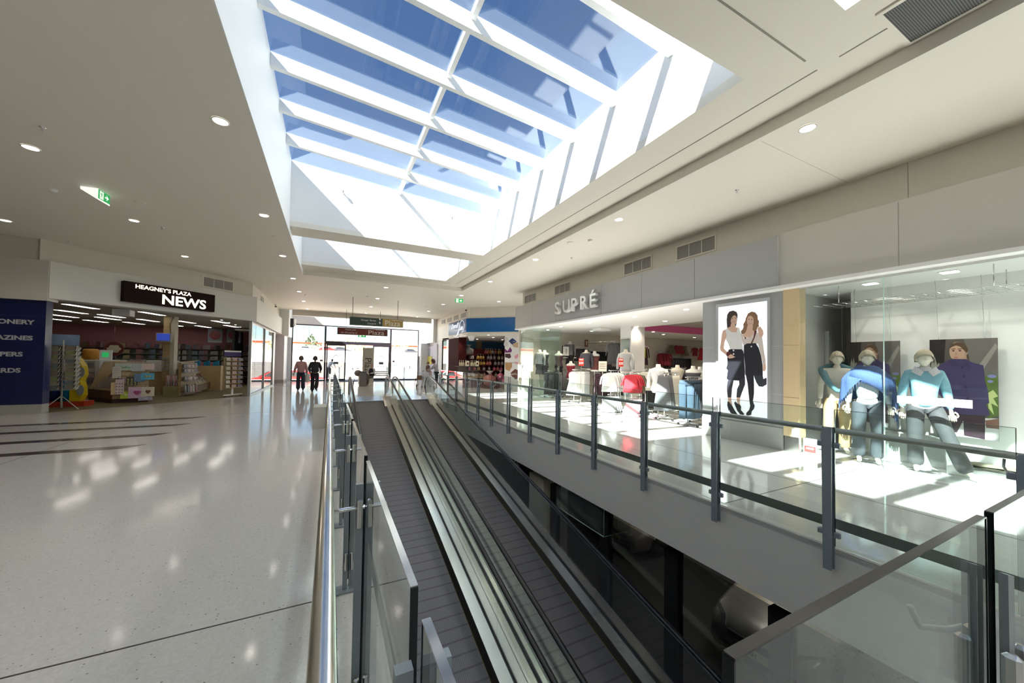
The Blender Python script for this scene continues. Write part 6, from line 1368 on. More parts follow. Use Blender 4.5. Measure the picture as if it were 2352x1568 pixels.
# spinner rack with postcards
p = on(131, 943, Z=0)+Vector((.03, .10, 0))
t = thing('postcard_spinner', 'white wire postcard spinner with rows of pockets beside the navy wall', 'spinner rack', (p.x, p.y, 0), R_(20))
M_wire = mat('wire_white', (.50, .48, .42), .4)
MB().tube([(0, 0, .06), (0, 0, 2.05)], .02, 8).build('pole', M_wire, t, False)
for k in range(3): a_ = R_(90+k*120); MB().tube([(0, 0, .42), (.40*cos(a_), .40*sin(a_), .02)], .011, 6).build('leg', M_wire, t, False)
MB().box(-.30, .30, -.01, .01, 1.90, 2.22).build('header_board', mat('header_sky', (.14, .20, .32), .4, var=.6, scale=4), t, False)
for r in range(10):
    for k in range(8):
        a_ = 2*pi*(k//2)/4+R_(45)*0; s_ = -.15 if k % 2 else .15; M_ = Matrix.Rotation(a_, 4, 'Z'); z = .62+r*.125
        MB(M_).prism([(s_-.13, -.32, z+.10), (s_-.10, -.27, z), (s_+.10, -.27, z), (s_+.13, -.32, z+.10), (s_+.12, -.33, z+.10), (s_+.09, -.285, z+.012), (s_-.09, -.285, z+.012), (s_-.12, -.33, z+.10)], (0, -.012, 0)).build('wire_pocket', M_wire, t, False)
for k in range(4): M_ = Matrix.Rotation(2*pi*k/4, 4, 'Z'); MB(M_).tube([(-.29, -.27, .6), (-.29, -.27, 1.88), (.29, -.27, 1.88), (.29, -.27, .6), (-.29, -.27, .6)], .008, 5).build('side_wire', M_wire, t, False)
M_pc = [mat('postcard_%d' % i, c, .35, var=.7, scale=18) for i, c in enumerate(((.10, .09, .05), (.06, .07, .07), (.14, .12, .07), (.12, .14, .04), (.12, .08, .05)))]
for i in range(60):
    r, k = divmod(i, 6); fa = (k//2)*pi/2-R_(0); s_ = -.15 if k % 2 else .15
    q = Matrix.Rotation(fa+R_(20), 4, 'Z')@Vector((s_, -.292, 0))
    o = MB().box(-.085, .085, -.004, .004, 0, .11).build('postcard', M_pc[i % 5]) if i < 5 else bpy.data.objects[pcs[i % 5]].copy()
    if i == 0: pcs = []
    if i < 5: pcs.append(o.name)
    else: C.objects.link(o)
    o.location = (p.x+q.x, p.y+q.y, .628+r*.125); o.rotation_euler = (R_(-8), 0, fa+R_(20)); tag(o, 'dark landscape postcard in the white wire spinner', 'postcard', 'postcards in the spinner')
# kiddie ride
p = on(152, 936, Z=0)
KX = .55
t = thing('coin_operated_ride', 'yellow, blue and red coin operated ride behind the postcard spinner', 'toy ride', (p.x, p.y+.35, 0))
x, y = p.x, p.y+.25
M_yel, M_redp, M_bluep = mat('ride_yellow', (.60, .42, .01), .3), mat('ride_red', (.42, .04, .015), .35), mat('ride_blue', (.01, .22, .42), .3)
MB().prism([(x-.62, y-.05, .005), (x+.30, y-.05, .005), (x+.34, y+.4, .005), (x-.62, y+.4, .005)], (0, 0, .16)).build('base', M_redp, t)
pr = [(-.06, .17), (.22, .17), (.30, .35), (.28, .62), (.22, .80), (.30, 1.0), (.26, 1.28), (.12, 1.50), (-.02, 1.62), (-.06, 1.6)]
MB().prism([(x+a*.8, y-.02, z) for a, z in pr], (0, .3, 0)).build('yellow_panel', M_yel, t)
MB().lathe((x-.17, y+.15, .17), [(.16, 0), (.16, .62), (.14, .66)], 20).build('blue_drum', M_bluep, t); MB().lathe((x-.45, y+.2, .17), [(.13, 0), (.13, .7)], 20).build('blue_drum', mat('ride_navy', (.01, .05, .25), .3), t)
MB().prism([(x-.04+a, y-.03, z) for a, z in ((0, 1.35), (.10, 1.45), (.16, 1.35), (.15, 1.22), (0, 1.20))], (0, .32, 0)).build('blue_cap', M_bluep, t)
for z in (1.08, .52): b = MB(); b.prism([(x+.20+.08*cos(2*pi*k/20), y-.03, z+.17*sin(2*pi*k/20)) for k in range(20)], (0, -.03, 0)); b.build('grey_wheel', mat('ride_grey', (.25, .25, .25), .4), t)
MB().box(x+.05, x+.13, y-.04, y-.02, .82, .92).build('coin_box', M_redp, t)
# tall card stacks left of the gondola, orange display, till
a = on(191, 915, Z=0)
t = thing('wall_card_stand', 'narrow white stand of packets left of the maple gondola', 'display stand', (a.x, a.y, 0)); MB().box(a.x-.28, a.x+.28, a.y, a.y+.3, .005, 1.42).build('body', mat('stand_cream', (.36, .33, .28), .5), t)
magset('p', 18, lambda i: (a.x-.18+(i % 3)*.18, a.y-.03, .15+(i//3)*.21, 0), 'packet on the narrow white stand left of the maple gondola', 'packets on the narrow stand', sizes=(.16, .17), th=.02, kind='packet', cat='packet', mats=[M_card[2], M_card[0], MAGC[7], MAGC[9], M_card[4]], lean=0)
a = on(208, 826, Y=21.5)
t = thing('lottery_display', 'orange rounded display and white frame on the counter', 'display', (a.x, 21.5, a.z)); MB().lathe((a.x, 21.5, a.z), [(.2, 0), (.24, .1), (.24, .38), (.2, .45), (.05, .46)], 16).build('orange_drum', mat('orange_card', (.45, .20, .02), .5), t); MB().box(a.x+.3, a.x+.68, 21.4, 21.44, a.z, a.z+.42).build('white_frame', M_white, t); MB().box(a.x+.38, a.x+.58, 21.39, 21.399, a.z+.12, a.z+.32).build('picture', M_green, t)
t = thing('service_counter', 'maple service counter in the middle of the newsagency', 'counter', (a.x+.8, 22.2, 0)); MB().box(a.x-.6, a.x+2.6, 21.3, 22.2, .005, .95).build('front', M_wood, t); MB().box(a.x-.65, a.x+2.65, 21.25, 22.25, .95, a.z-.001 if a.z > .96 else 1.0).build('top', M_white, t)
# person behind the counter (dark hair only visible)
p = on(237, 806, Y=22.8)
t = thing('person', 'person with black hair behind the newsagency counter', 'person', (p.x, 22.8, p.z-1.72+.0), 0)
figure(t, pose(), mat('skin_tone', (.42, .25, .17), .5), top=mat('dark_shirt', (.04, .04, .05), .8), bottom=c_blk, shoe=M_black, hair=mat('black_hair', (.012, .010, .010), .6), hair_len=.12, puff=1.35, head_yaw=pi)
t.location.z = .005
# right hand rack with white header
a = on(511, 912, Z=0); c = on(554, 908, Z=0)
d = (c-a).normalized(); n3 = Vector((d.y, -d.x, 0)); W3 = (c-a).length
t = thing('boxed_card_rack', 'tall free-standing rack of small boxes with a purple and white header', 'display rack', (a+c)/2)
def q3(u, o, z): v = a+d*u+n3*o; return (v.x, v.y, z)
def b3(bm, u0, u1, o0, o1, z0, z1): return bm.hexa([q3(u0, o0, z0), q3(u1, o0, z0), q3(u1, o1, z0), q3(u0, o1, z0), q3(u0, o0, z1), q3(u1, o0, z1), q3(u1, o1, z1), q3(u0, o1, z1)])
b3(MB(), .04, W3-.04, -.06, -.02, .32, 1.62).build('back_board', M_wood, t)
b3(MB(), 0, W3, .02, .06, .05, .10).build('base_bar', M_white, t); b3(MB(), W3*.45, W3*.55, -.02, .01, .10, .34).build('stem', M_white, t)
for u in (.05, W3-.08): b3(MB(), u, u+.06, .0, .05, .0, .05).build('caster', M_black, t)
b3(MB(), .02, W3-.06, -.02, .0, 1.66, 1.84).build('header_panel', mat('header_purple', (.06, .04, .14), .4), t); b3(MB(), .02, W3-.06, .001, .006, 1.84, 1.90).build('header_strip', M_white, t)
for k in range(7): b3(MB(), .03, W3-.03, -.019, .12, .36+k*.185, .375+k*.185).build('shelf', M_wood, t)
for k in range(7):
    magset('b', 3, lambda i: (*(a+d*(.14+i*(W3-.28)/2)+n3*.09).xy, .376+k*.185, math.atan2(n3.y, n3.x)+R_(90)), 'small pale boxed item on the rack shelf %s from the bottom' % ORD[k], 'boxed items on rack shelf %s' % ORD[k], sizes=(.19, .12), th=.05, kind='small_box', cat='box', mats=[M_card[2], mat('box_white', (.62, .60, .56), .5), M_card[4], MATS['box_white'], mat('box_grey', (.3, .3, .38), .5)], lean=.1)
# blue basket table in the middle right
p = on(470, 832, Y=22.5); t = thing('basket_table', 'low table of blue and pink goods between the stands', 'table', (p.x, 22.5, 0)); MB().box(p.x-.5, p.x+.7, 22.2, 22.8, .005, 1.2).build('base', M_wood, t)
for i in range(9): tag(MB().bev(p.x-.45+i*.12, p.x-.36+i*.12, 22.25, 22.4, 1.201, 1.36+.04*(i % 3), .01).build('goods_box', (M_bluep if i % 3 else mat('goods_pink', (.4, .15, .22), .5))), 'small blue or pink box on the goods table', 'box', 'boxes on the goods table')
# ================================================================ CHOCOLATE SHOP
# poster boards on the right half of its front
u0, u1 = (on(1158, 905, n=(1, 1, 0), c=DLc-.02)-A)@du, (on(1196, 900, n=(1, 1, 0), c=DLc-.02)-A)@du
for k, (z0, z1, lab) in enumerate(((1.56, 3.085, 'upper white poster board with chocolates and a navy diamond'), (.0, 1.54, 'lower white poster board with nut clusters and striped chocolate bars'))):
    t = thing('product_poster', lab, 'poster', dl((u0+u1)/2, 0, z0), 0, 'chocolate shop poster boards'); dbox(MB(), u0, u1+.0, -.03, .0, z0, z1).build('board', mat('poster_paper', (.74, .72, .70), .4), t)
    def M2(x, y): return on(x, y, n=(1, 1, 0), c=DLc-.032*math.sqrt(2))
    items = [('diamond', (.02, .04, .16), [(1168,783),(1177,776),(1187,784),(1177,792)]), ('logo_script', (.7, .75, .85), [(1171,784),(1177,782),(1184,784),(1177,787)]), ('nut_chocolate', (.52, .36, .22), ellp(1187, 792, 10, 6)), ('white_chocolate', (.60, .58, .55), ellp(1163, 778, 5, 4)), ('white_chocolate', (.56, .54, .52), ellp(1162, 790, 5, 6)),
             ('purple_bow', (.16, .03, .15), [(1159,800),(1166,806),(1172,797),(1176,804),(1174,809),(1160,810)]), ('dark_cube', (.07, .03, .035), [(1160,812),(1172,812),(1174,820),(1170,823),(1160,820)]), ('pink_bar', (.70, .30, .40), [(1181,818),(1196,808),(1196,816),(1184,825)])] if k == 0 else \
            [('nut_heart', (.42, .25, .11), [(1160,834),(1168,832),(1176,834),(1176,842),(1170,852),(1161,848)]), ('pink_bar', (.70, .30, .40), [(1182,830),(1196,833),(1196,838),(1184,835)]), ('brown_cake', (.14, .05, .03), [(1173,856),(1183,847),(1196,853),(1196,866),(1184,871),(1174,862)]), ('cream_stripe', (.62, .55, .48), [(1174,858),(1184,856),(1196,862),(1196,865),(1184,860),(1175,861)]), ('cake_corner', (.12, .05, .04), [(1188,874),(1196,876),(1196,884),(1190,882)])]
    for nm, c, pts in items:
        P = [M2(*q) for q in pts]; MB().prism(P, dn*.004).build(nm, mat('print_'+nm, c, .4, var=.2, scale=30), t)
struct(dbox(MB(), u1+.02, u1+.14, -.05, .1, 0, 3.085).build('trim_maroon_jamb', M_maroon))
# shelving across the back, with individual goods
M_mar = mat('maroon_shelf', (.11, .012, .015), .4)
t = thing('chocolate_shelving', 'dark red shelving wall at the back of the chocolate shop', 'shelving', (10, 24.5, 0))
Ysh = 23.8; xa, xb = on(1052, 800, Y=Ysh).x, on(1160, 800, Y=Ysh).x
MB().box(xa, xb+1, Ysh+.4, Ysh+.45, 0, 2.5).build('back_panel', M_mar, t)
for z in (.5, .95, 1.35, 1.75, 2.15): MB().box(xa, xb+1, Ysh, Ysh+.399, z-.03, z).build('shelf', M_mar, t)
def bottle(x, y, z, m, lab, grp, i):
    if i == 0:
        t = thing('bottle', lab, 'bottle', (x, y, z), 0, grp); MB().lathe((0, 0, 0), [(.045, 0), (.048, .02), (.048, .17), (.03, .22), (.014, .26), (.014, .32)], 12).build('glass_body', m, t, False); MB().lathe((0, 0, .32), [(.017, 0), (.017, .035), (.005, .037)], 10).build('cap', M_silv, t, False); return t
gb = [mat('bottle_green', (.18, .22, .08), .15), mat('bottle_cream', (.55, .50, .35), .3), mat('bag_gold', (.50, .33, .08), .35, var=.4, scale=40), mat('bag_redwhite', (.50, .16, .14), .4, var=.5, scale=60), mat('bag_clear', (.40, .38, .36), .2, var=.3, scale=50), mat('bag_pink', (.55, .10, .22), .4, var=.3, scale=50), mat('bag_brown', (.20, .07, .03), .4, var=.3, scale=50)]
bt = bottle(0, 0, 0, gb[1], 'x', 'x', 0)
for i, (px, py) in enumerate(((1056, 830), (1064, 830), (1082, 834), (1089, 834), (1060, 828), (1085, 833), (1093, 833), (1069, 830))):
    p = on(px, py, Y=21.3); o = bt if i == 0 else copy_tree(bt); o.location = (p.x, 21.3, 1.301); o['label'] = 'cream coloured bottle standing on the chocolate shop counter'; o['group'] = 'bottles on the chocolate counter'
def goods(px, py, Y, m, lab, grp, w_=.16, h=.22, zb=None):
    p = on(px, py, Y=Y); z = p.z-h/2 if zb is None else zb
    t = thing('wrapped_gift', lab, 'wrapped gift', (p.x, Y, z), 0, grp)
    MB().lathe((0, 0, 0), [(w_*.42, 0), (w_*.5, h*.1), (w_*.5, h*.55), (w_*.18, h*.72), (w_*.06, h*.78)], 10).build('bag', m, t, False)
    MB().lathe((0, 0, h*.78), [(w_*.06, 0), (w_*.30, h*.26), (w_*.27, h*.27)], 8, False).build('gathered_top', gb[4], t, False); return t
rows = [(2.15, (1062, 1068, 1116, 1121, 1127, 1132, 1138, 1146, 1150), [3, 4, 3, 3, 2, 4, 3, 2, 2]), (1.75, (1060, 1080, 1086, 1098, 1104, 1110, 1122, 1128, 1136, 1146, 1154), [4, 4, 4, 2, 2, 2, 4, 4, 4, 1, 1]),
        (1.35, (1062, 1072, 1094, 1100, 1106, 1112, 1120, 1126, 1138, 1146, 1154), [3, 2, 2, 2, 2, 2, 3, 3, 4, 4, 4]), (.95, (1060, 1068, 1078, 1090, 1100, 1112, 1124, 1136, 1144, 1152), [3, 6, 5, 3, 2, 4, 4, 5, 3, 5]), (.5, (1062, 1074, 1086, 1100, 1114, 1128, 1140, 1150), [5, 3, 6, 5, 3, 5, 4, 5])]
for r, (z, xs, ms) in enumerate(rows):
    for px, mi in zip(xs, ms): goods(px, 800, Ysh+.15, gb[mi], 'wrapped chocolate gift on the shelf %s from the top of the dark red shelving' % ORD[r], 'gifts on chocolate shelf %s' % ORD[r], w_=.22, h=.34, zb=z+.001)
# big gift baskets
for px, py, Y, mi, w_, h, lab in ((1076, 803, 23.0, 4, .7, .6, 'large cellophane wrapped hamper high at the left of the chocolate shop'), (1150, 862, 20.6, 5, .45, .6, 'tall pink display of sweets at the right of the counter'), (1125, 868, 20.2, 3, .8, .8, 'big orange and pink wrapped hamper on the floor'), (1161, 872, 19.4, 5, .42, .5, 'pink striped carry bag beside the poster boards')):
    p = on(px, py, Y=Y); goods(px, py, Y, gb[mi], lab, 'hampers in the chocolate shop', w_, h)
    if px != 1076:
        t = thing('display_plinth', 'dark display block under the %s' % lab.split(' of ')[0].split(' on ')[0].split(' beside ')[0], 'plinth', (p.x, Y, 0)); MB().box(p.x-w_*.5, p.x+w_*.5, Y-w_*.5, Y+w_*.5, .001, max(.03, p.z-h/2-.002)).build('block', M_mar, t)
t = thing('high_shelf', 'high dark shelf carrying the cellophane hamper', 'shelf', (0, 0, 0)); p = on(1076, 803, Y=23.0); t.location = (p.x, 23.0, p.z-.33); MB().box(p.x-.5, p.x+.5, 22.7, 24.2, p.z-.36, p.z-.302).build('board', M_mar, t)
# glass counter
a = on(1052, 858, Y=20.9); c = on(1118, 858, Y=20.9)
t = thing('glass_counter', 'long glass fronted counter of the chocolate shop', 'counter', ((a.x+c.x)/2, 21.1, 0))
MB().box(a.x, c.x, 20.9, 21.5, .001, .62).build('base', M_mar, t); MB().box(a.x, c.x, 20.9, 20.91, .62, 1.28).box(a.x, c.x, 20.91, 21.5, 1.28, 1.30).build('glass_front', M_shopglass, t); MB().box(a.x, c.x, 20.915, 21.5, .62, .64).build('lit_shelf', mat('counter_gold', (.35, .28, .10), .4, var=.4, scale=20), t)
MB().box(a.x, c.x, 20.86, 20.899, .60, .66).build('front_trim', M_wood, t)
for i in range(12): goods(1057+i*5, 843, 21.15, gb[(2, 6, 1, 3)[i % 4]], 'small tray of chocolates inside the glass counter', 'trays in the glass counter', w_=.18, h=.2, zb=.642)
for i, px in enumerate((1074, 1096)):
    p = on(px, 835, Y=21.0); t = thing('price_card', 'cream card standing on the glass counter, %s one' % ('left' if i == 0 else 'right'), 'card', (p.x, 21.0, 1.301)); MB().box(p.x-.10, p.x+.10, 20.98, 21.0, 1.301, 1.62).build('card', MATS['card_cream'], t); MB().box(p.x-.05, p.x+.05, 20.97, 20.979, 1.4, 1.52).build('print', M_mar, t)
# stools / prams at the counter front
for i, (x, y) in enumerate(((8.6, 20.2), (9.3, 20.0))): pass
for i, (px, py) in enumerate(((1068, 771), (1051, 774), (1122, 769), (1133, 775), (1096, 779), (1154, 780))):
    p = on(px, py, Z=3.09); downlight((p.x, p.y, 3.089 if p.x < 8.0 else 3.099), 'round downlight in the chocolate shop ceiling, %s from the logo' % ORD[i], 'chocolate shop downlights', r=.07, spot=30)
t = thing('hanging_lamp', 'white tapered ceiling lamp inside the chocolate shop', 'lamp', (0, 0, 0)); p = on(1083, 777, Y=20.4); t.location = (p.x, 20.4, p.z); MB().lathe((p.x, 20.4, p.z), [(.12, -.14), (.22, .12), (.22, .14)], 16).build('shade', M_white, t); MB().tube([(p.x, 20.4, p.z+.14), (p.x, 20.4, 3.1)], .01, 6).build('rod', M_white, t)
p = on(1100, 793, Y=25.75); tag(MB().box(p.x-.22, p.x+.22, 25.7, 25.78, p.z-.3, p.z+.3).build('notice_board', mat('notice_beige', (.55, .42, .25), .5)), 'beige panel on the blue frieze', 'panel')
# drapery and banner near the exit at right
t = thing('hanging_fabric', 'pale draped fabric with yellow and grey prints on the wall right of the exit', 'fabric', (7.2, 27, 1))
for k, (px, c, z0, z1) in enumerate(((983, (.35, .36, .40), .9, 2.6), (987, (.62, .62, .72), .5, 2.7), (992, (.70, .68, .78), .5, 2.75), (998, (.80, .80, .90), .8, 2.85))):
    y = on(px, 830, X=7.25).y; rings = []
    for j in range(7):
        z = z0+(z1-z0)*j/6; rings.append([(7.24+.05*sin(i*1.7+j*.4), y-.7+1.4*i/12*(1-.3*j/6), z) for i in range(13)])
    MB().loft(rings, False, True, close=False).build('drape', mat('drape_%d' % k, c, .6), t)
y = on(985, 850, X=7.2).y; MB().box(7.17, 7.19, y-.9, y+.7, 1.3, 1.95).build('yellow_print', mat('yellow_print', (.60, .52, .08), .6), t)
# ================================================================ PEOPLE
M_sk = mat('skin_tone'); M_sk2 = mat('skin_pale', (.55, .36, .27), .5)
p = on(690, 897, Z=0)
t = thing('person', 'person in a dusty pink jacket walking to the exit with a white bag', 'person', (p.x, p.y, 0), R_(8))
J = pose(el=(-.25, -.03, 1.12), wl=(-.29, .02, .90), er=(.24, -.02, 1.12), wr=(.27, .10, .88), kl=(-.10, .10, .49), al=(-.10, .05, .09), tl=(-.11, .20, .04), kr=(.10, .02, .48), ar=(.10, -.12, .12), tr=(.11, .02, .03))
figure(t, J, M_sk, top=mat('dusty_pink_jacket', (.50, .27, .27), .8, var=.08), bottom=mat('navy_trousers', (.025, .03, .06), .8), shoe=M_black, hair=mat('brown_hair', (.09, .055, .035), .6), hair_len=.03, topk=1.5, flare=1.35, hem=.88, topname='jacket', legk=1.5, hs=1.18, puff=1.08)
t.scale = (1.0,)*3
p2 = Vector((J['wr'][0], J['wr'][1], J['wr'][2]))
tb = thing('carrier_bag', 'white plastic carrier bag hanging from the hand of the person in pink', 'bag', (p.x+.28, p.y+.13, .42)); MB().lathe((0, 0, 0), [(.06, 0), (.13, .06), (.14, .22), (.10, .36), (.02, .40)], 14).build('bag', mat('plastic_white', (.66, .66, .66), .4), tb, False); MB().tube([(-.03, 0, .39), (-.01, 0, .45), (.02, 0, .45), (.03, 0, .39)], .008, 5).build('handle', MATS['plastic_white'], tb, False)
p = on(722, 900, Z=0)
t = thing('person', 'person in black shirt and trousers walking to the exit beside the pink jacket', 'person', (p.x, p.y, 0), R_(-6))
J = pose(el=(-.24, -.06, 1.13), wl=(-.22, .10, .96), er=(.26, -.02, 1.14), wr=(.22, .13, 1.02), kl=(-.09, .02, .48), al=(-.09, -.05, .09), tl=(-.10, .08, .03), kr=(.11, -.04, .50), ar=(.10, -.30, .22), tr=(.11, -.22, .08))
figure(t, J, M_sk, top=mat('black_shirt', (.016, .016, .022), .8), bottom=mat('black_trousers', (.012, .012, .018), .8), shoe=M_black, hair=mat('dark_hair', (.03, .022, .018), .6), hair_len=.01, topk=1.4, flare=1.1, legk=1.4, topname='shirt', hs=1.15, puff=1.08)
# third figure by the left door jamb
t = thing('person', 'person in a pale blue shirt stooping just outside the left door', 'person', (-.1, 31.6, 0), R_(-35))
J = pose(wst=(0, .05, 1.08), chs=(0, .22, 1.26), nk=(0, .33, 1.38), nt=(0, .37, 1.44), hd=(0, .43, 1.50), sl=(-.17, .27, 1.34), sr=(.17, .27, 1.34), el=(-.22, .40, 1.12), er=(.22, .40, 1.12), wl=(-.15, .58, 1.0), wr=(.15, .58, 1.0))
figure(t, J, M_sk, top=mat('pale_blue_shirt', (.40, .45, .55), .8), bottom=mat('navy_trousers'), shoe=M_black, hair=mat('dark_hair'), topname='shirt')
# bench, seated man, rubbish bin, pylon
YB2 = 24.6
pb = on(858, 872, Y=YB2)
t = thing('bench', 'curved metal arm bench before the exit', 'bench', (pb.x, YB2, 0))
for k in range(4): MB().box(pb.x-.9, pb.x+.9, YB2-.25+k*.13, YB2-.15+k*.13, .42, .445).build('seat_slat', M_steel, t)
for k in range(3): MB().box(pb.x-.9, pb.x+.9, YB2+.28+k*.03, YB2+.30+k*.03, .55+k*.12, .63+k*.12).build('back_slat', M_steel, t)
for s in (-1, 1): MB().tube([(pb.x+s*.88+.30*cos(R_(a_))*0, YB2+.05+.30*cos(R_(a_)), .38+.30*sin(R_(a_))) for a_ in range(-90, 271, 24)], .02, 6).build('arm_loop', M_chrome, t)
ps = on(853, 874, Y=YB2-.15)
t = thing('person', 'bald seated man in a dark vest and white shirt sleeves with legs crossed', 'person', (ps.x, YB2-.1, 0), R_(140))
J = pose(pel=(0, 0, .55), wst=(0, -.03, .70), chs=(0, -.03, .93), nk=(0, -.02, 1.08), nt=(0, .0, 1.15), hd=(0, .02, 1.24), sl=(-.17, -.02, 1.02), sr=(.17, -.02, 1.02), el=(-.25, .06, .78), er=(.25, .06, .78), wl=(-.06, .22, .74), wr=(.06, .24, .72),
         hl=(-.10, .02, .52), kl=(-.10, .44, .52), al=(-.06, .48, .10), tl=(-.06, .62, .04), hr=(.10, .02, .52), kr=(.02, .46, .60), ar=(-.18, .62, .36), tr=(-.26, .74, .38))
figure(t, J, M_sk, top=mat('white_shirt', (.62, .62, .62), .8), bottom=mat('olive_trousers', (.10, .09, .07), .8), shoe=mat('brown_shoe', (.10, .05, .03), .5), topname='shirt')
b = MB(); b.loft([[(a*cos(2*pi*k/16), -.03+b_*sin(2*pi*k/16), z) for k in range(16)] for a, b_, z in ((.17, .13, .60), (.165, .13, .75), (.185, .14, .92), (.17, .12, 1.03), (.08, .08, 1.07))], True, True); b.build('vest', mat('navy_vest', (.02, .02, .035), .8), t, False)
pb2 = on(833, 885, Y=23.6)
t = thing('rubbish_bin', 'square grey rubbish bin beside the seated man', 'bin', (pb2.x, 23.6, 0)); MB().bev(pb2.x-.2, pb2.x+.2, 23.5, 23.9, 0, .85, .02).build('body', mat('bin_grey', (.16, .15, .14), .4), t); MB().box(pb2.x-.22, pb2.x+.22, 23.48, 23.92, .851, .89).build('lid', mat('bin_lid', (.10, .09, .08), .4), t)
pp = on(846, 830, Y=26.8)
t = thing('plaza_pylon', 'tall pale standing panel with large sideways letters before the doors', 'sign', (pp.x, 26.8, 0)); MB().box(pp.x-.36, pp.x+.36, 26.8, 27.05, .001, 2.42).build('panel', mat('pylon_cream', (.50, .47, .42), .5), t)
text('lettering', 'Plaza', .62, mat('pylon_ink', (.05, .045, .03), .5), t, (pp.x-.22, 26.795, 1.75), (0, 0, -1), (1, 0, 0), .003, 1.0)
# gopher cart: pale covered trolley left of the bench
pc = on(822, 872, Y=24.0)
t = thing('covered_pram', 'brown hooded pram near the left handrail top', 'pram', (pc.x, 24, 0)); MB().ell((pc.x, 24, .78), (.22, .32, .2), 14, 8).build('hood', mat('pram_brown', (.26, .21, .20), .7), t)
MB().tube([(pc.x-.1, 24.3, .7), (pc.x-.3, 24.7, 1.05), (pc.x+.1, 24.7, 1.05)], .015, 6).build('handle', M_dark, t)
for s in (-1, 1):
    for yy in (23.75, 24.25): MB().tube([(pc.x+s*.25, yy, .12), (pc.x+s*.28, yy, .12)], .12, 14).build('wheel', M_black, t)
    MB().tube([(pc.x+s*.24, 23.75, .12), (pc.x+s*.18, 24.1, .6)], .012, 5).tube([(pc.x+s*.24, 24.25, .12), (pc.x+s*.18, 23.9, .6)], .012, 5).build('frame_leg', M_dark, t)
# woman in striped top, seated child, trolley with bag
pw = on(1003, 880, Y=20.8); 
t = thing('person', 'person with dark hair in a grey striped top leaning over near the chocolate shop', 'person', (pw.x, 20.8, 0), R_(70))
J = pose(wst=(0, .02, 1.06), chs=(0, .10, 1.27), nk=(0, .16, 1.41), nt=(0, .19, 1.47), hd=(0, .23, 1.55), sl=(-.17, .12, 1.35), sr=(.17, .12, 1.35), el=(-.22, .28, 1.14), er=(.22, .28, 1.14), wl=(-.12, .48, 1.10), wr=(.12, .48, 1.10))
figure(t, J, M_sk2, top=striped('striped_top', (.50, .48, .50), (.25, .24, .28), 22, 'Z', .8), bottom=mat('teal_black_trousers', (.015, .03, .04), .8), shoe=M_black, hair=mat('auburn_hair', (.09, .03, .025), .6), hair_len=.05, puff=1.12, hs=1.15, topk=1.25, topname='striped_top')
pk = on(994, 872, Y=21.4)
t = thing('person', 'small child in a brown top sitting up in front of the striped top', 'person', (pk.x-.25, 21.6, .42), R_(-60))
J = {k: (v[0]*.62, v[1]*.62, v[2]*.62) for k, v in pose(kl=(-.10, .35, .86), al=(-.10, .38, .50), tl=(-.10, .5, .45), kr=(.10, .35, .86), ar=(.10, .38, .50), tr=(.10, .5, .45)).items()}
ed = TOR+LEG; skin('body', N(J, keys(ed), .62), ed, M_sk2, t, 1); b = MB(); head_mesh(b, (0, .01, 1.02), .85); b.build('face', M_sk2, t, False); b = MB(); hair_mesh(b, (0, .01, 1.02), .85); b.build('hair', mat('fair_hair', (.25, .15, .08), .6), t, False)
e2 = [e for e in TOR if e != ('nk', 'nt')]; skin('top', N(J, keys(e2), .68, .008), e2, mat('child_brown', (.22, .15, .12), .8), t, 1)
pt = on(990, 890, Y=21.2)
t = thing('shopping_trolley', 'wire shopping trolley that carries the child', 'trolley', (pk.x-.25, 21.6, 0)); x, y = pk.x-.25, 21.6
b = MB()
for k in range(6): z = .55+k*.07; b.tube([(x-.28, y-.4, z), (x+.28, y-.4, z), (x+.28, y+.4, z), (x-.28, y+.4, z), (x-.28, y-.4, z)], .006, 5)
b.build('basket', M_chrome, t); MB().box(x-.27, x+.27, y-.39, y+.39, .53, .545).build('basket_floor', M_chrome, t)
for sx in (-1, 1):
    for sy in (-1, 1): MB().tube([(x+sx*.26, y+sy*.36, .1), (x+sx*.24, y+sy*.34, .54)], .014, 6).build('leg', M_chrome, t); MB().tube([(x+sx*.26-.02, y+sy*.36, .055), (x+sx*.26+.02, y+sy*.36, .055)], .055, 12).build('wheel', M_black, t)
pm = on(963, 885, Y=22.5)
t = thing('mobility_walker', 'small wheeled walker with a brown handbag beside the right handrail top', 'walker', (pm.x, 22.5, 0)); x, y = pm.x, 22.5
for s in (-1, 1):
    MB().tube([(x+s*.24, y-.3, .08), (x+s*.22, y, .6), (x+s*.22, y+.1, .95), (x+s*.22, y-.12, .99)], .014, 6).build('side_frame', M_dark, t)
    MB().tube([(x+s*.24-.02, y-.3, .09), (x+s*.24+.02, y-.3, .09)], .09, 12).build('wheel', M_black, t); MB().tube([(x+s*.24, y+.3, .03), (x+s*.22, y, .6)], .014, 6).build('rear_leg', M_dark, t)
t2 = thing('handbag', 'brown handbag hanging on the small wheeled walker', 'handbag', (x-.05, y-.17, .42)); MB().bev(x-.2, x+.12, y-.26, y-.1, .42, .70, .03).build('bag_body', mat('bag_leather', (.20, .11, .07), .5), t2); MB().tube([(x-.15, y-.18, .70), (x-.1, y-.16, .85), (x+.02, y-.16, .85), (x+.07, y-.18, .70)], .01, 6).build('strap', MATS['bag_leather'], t2)
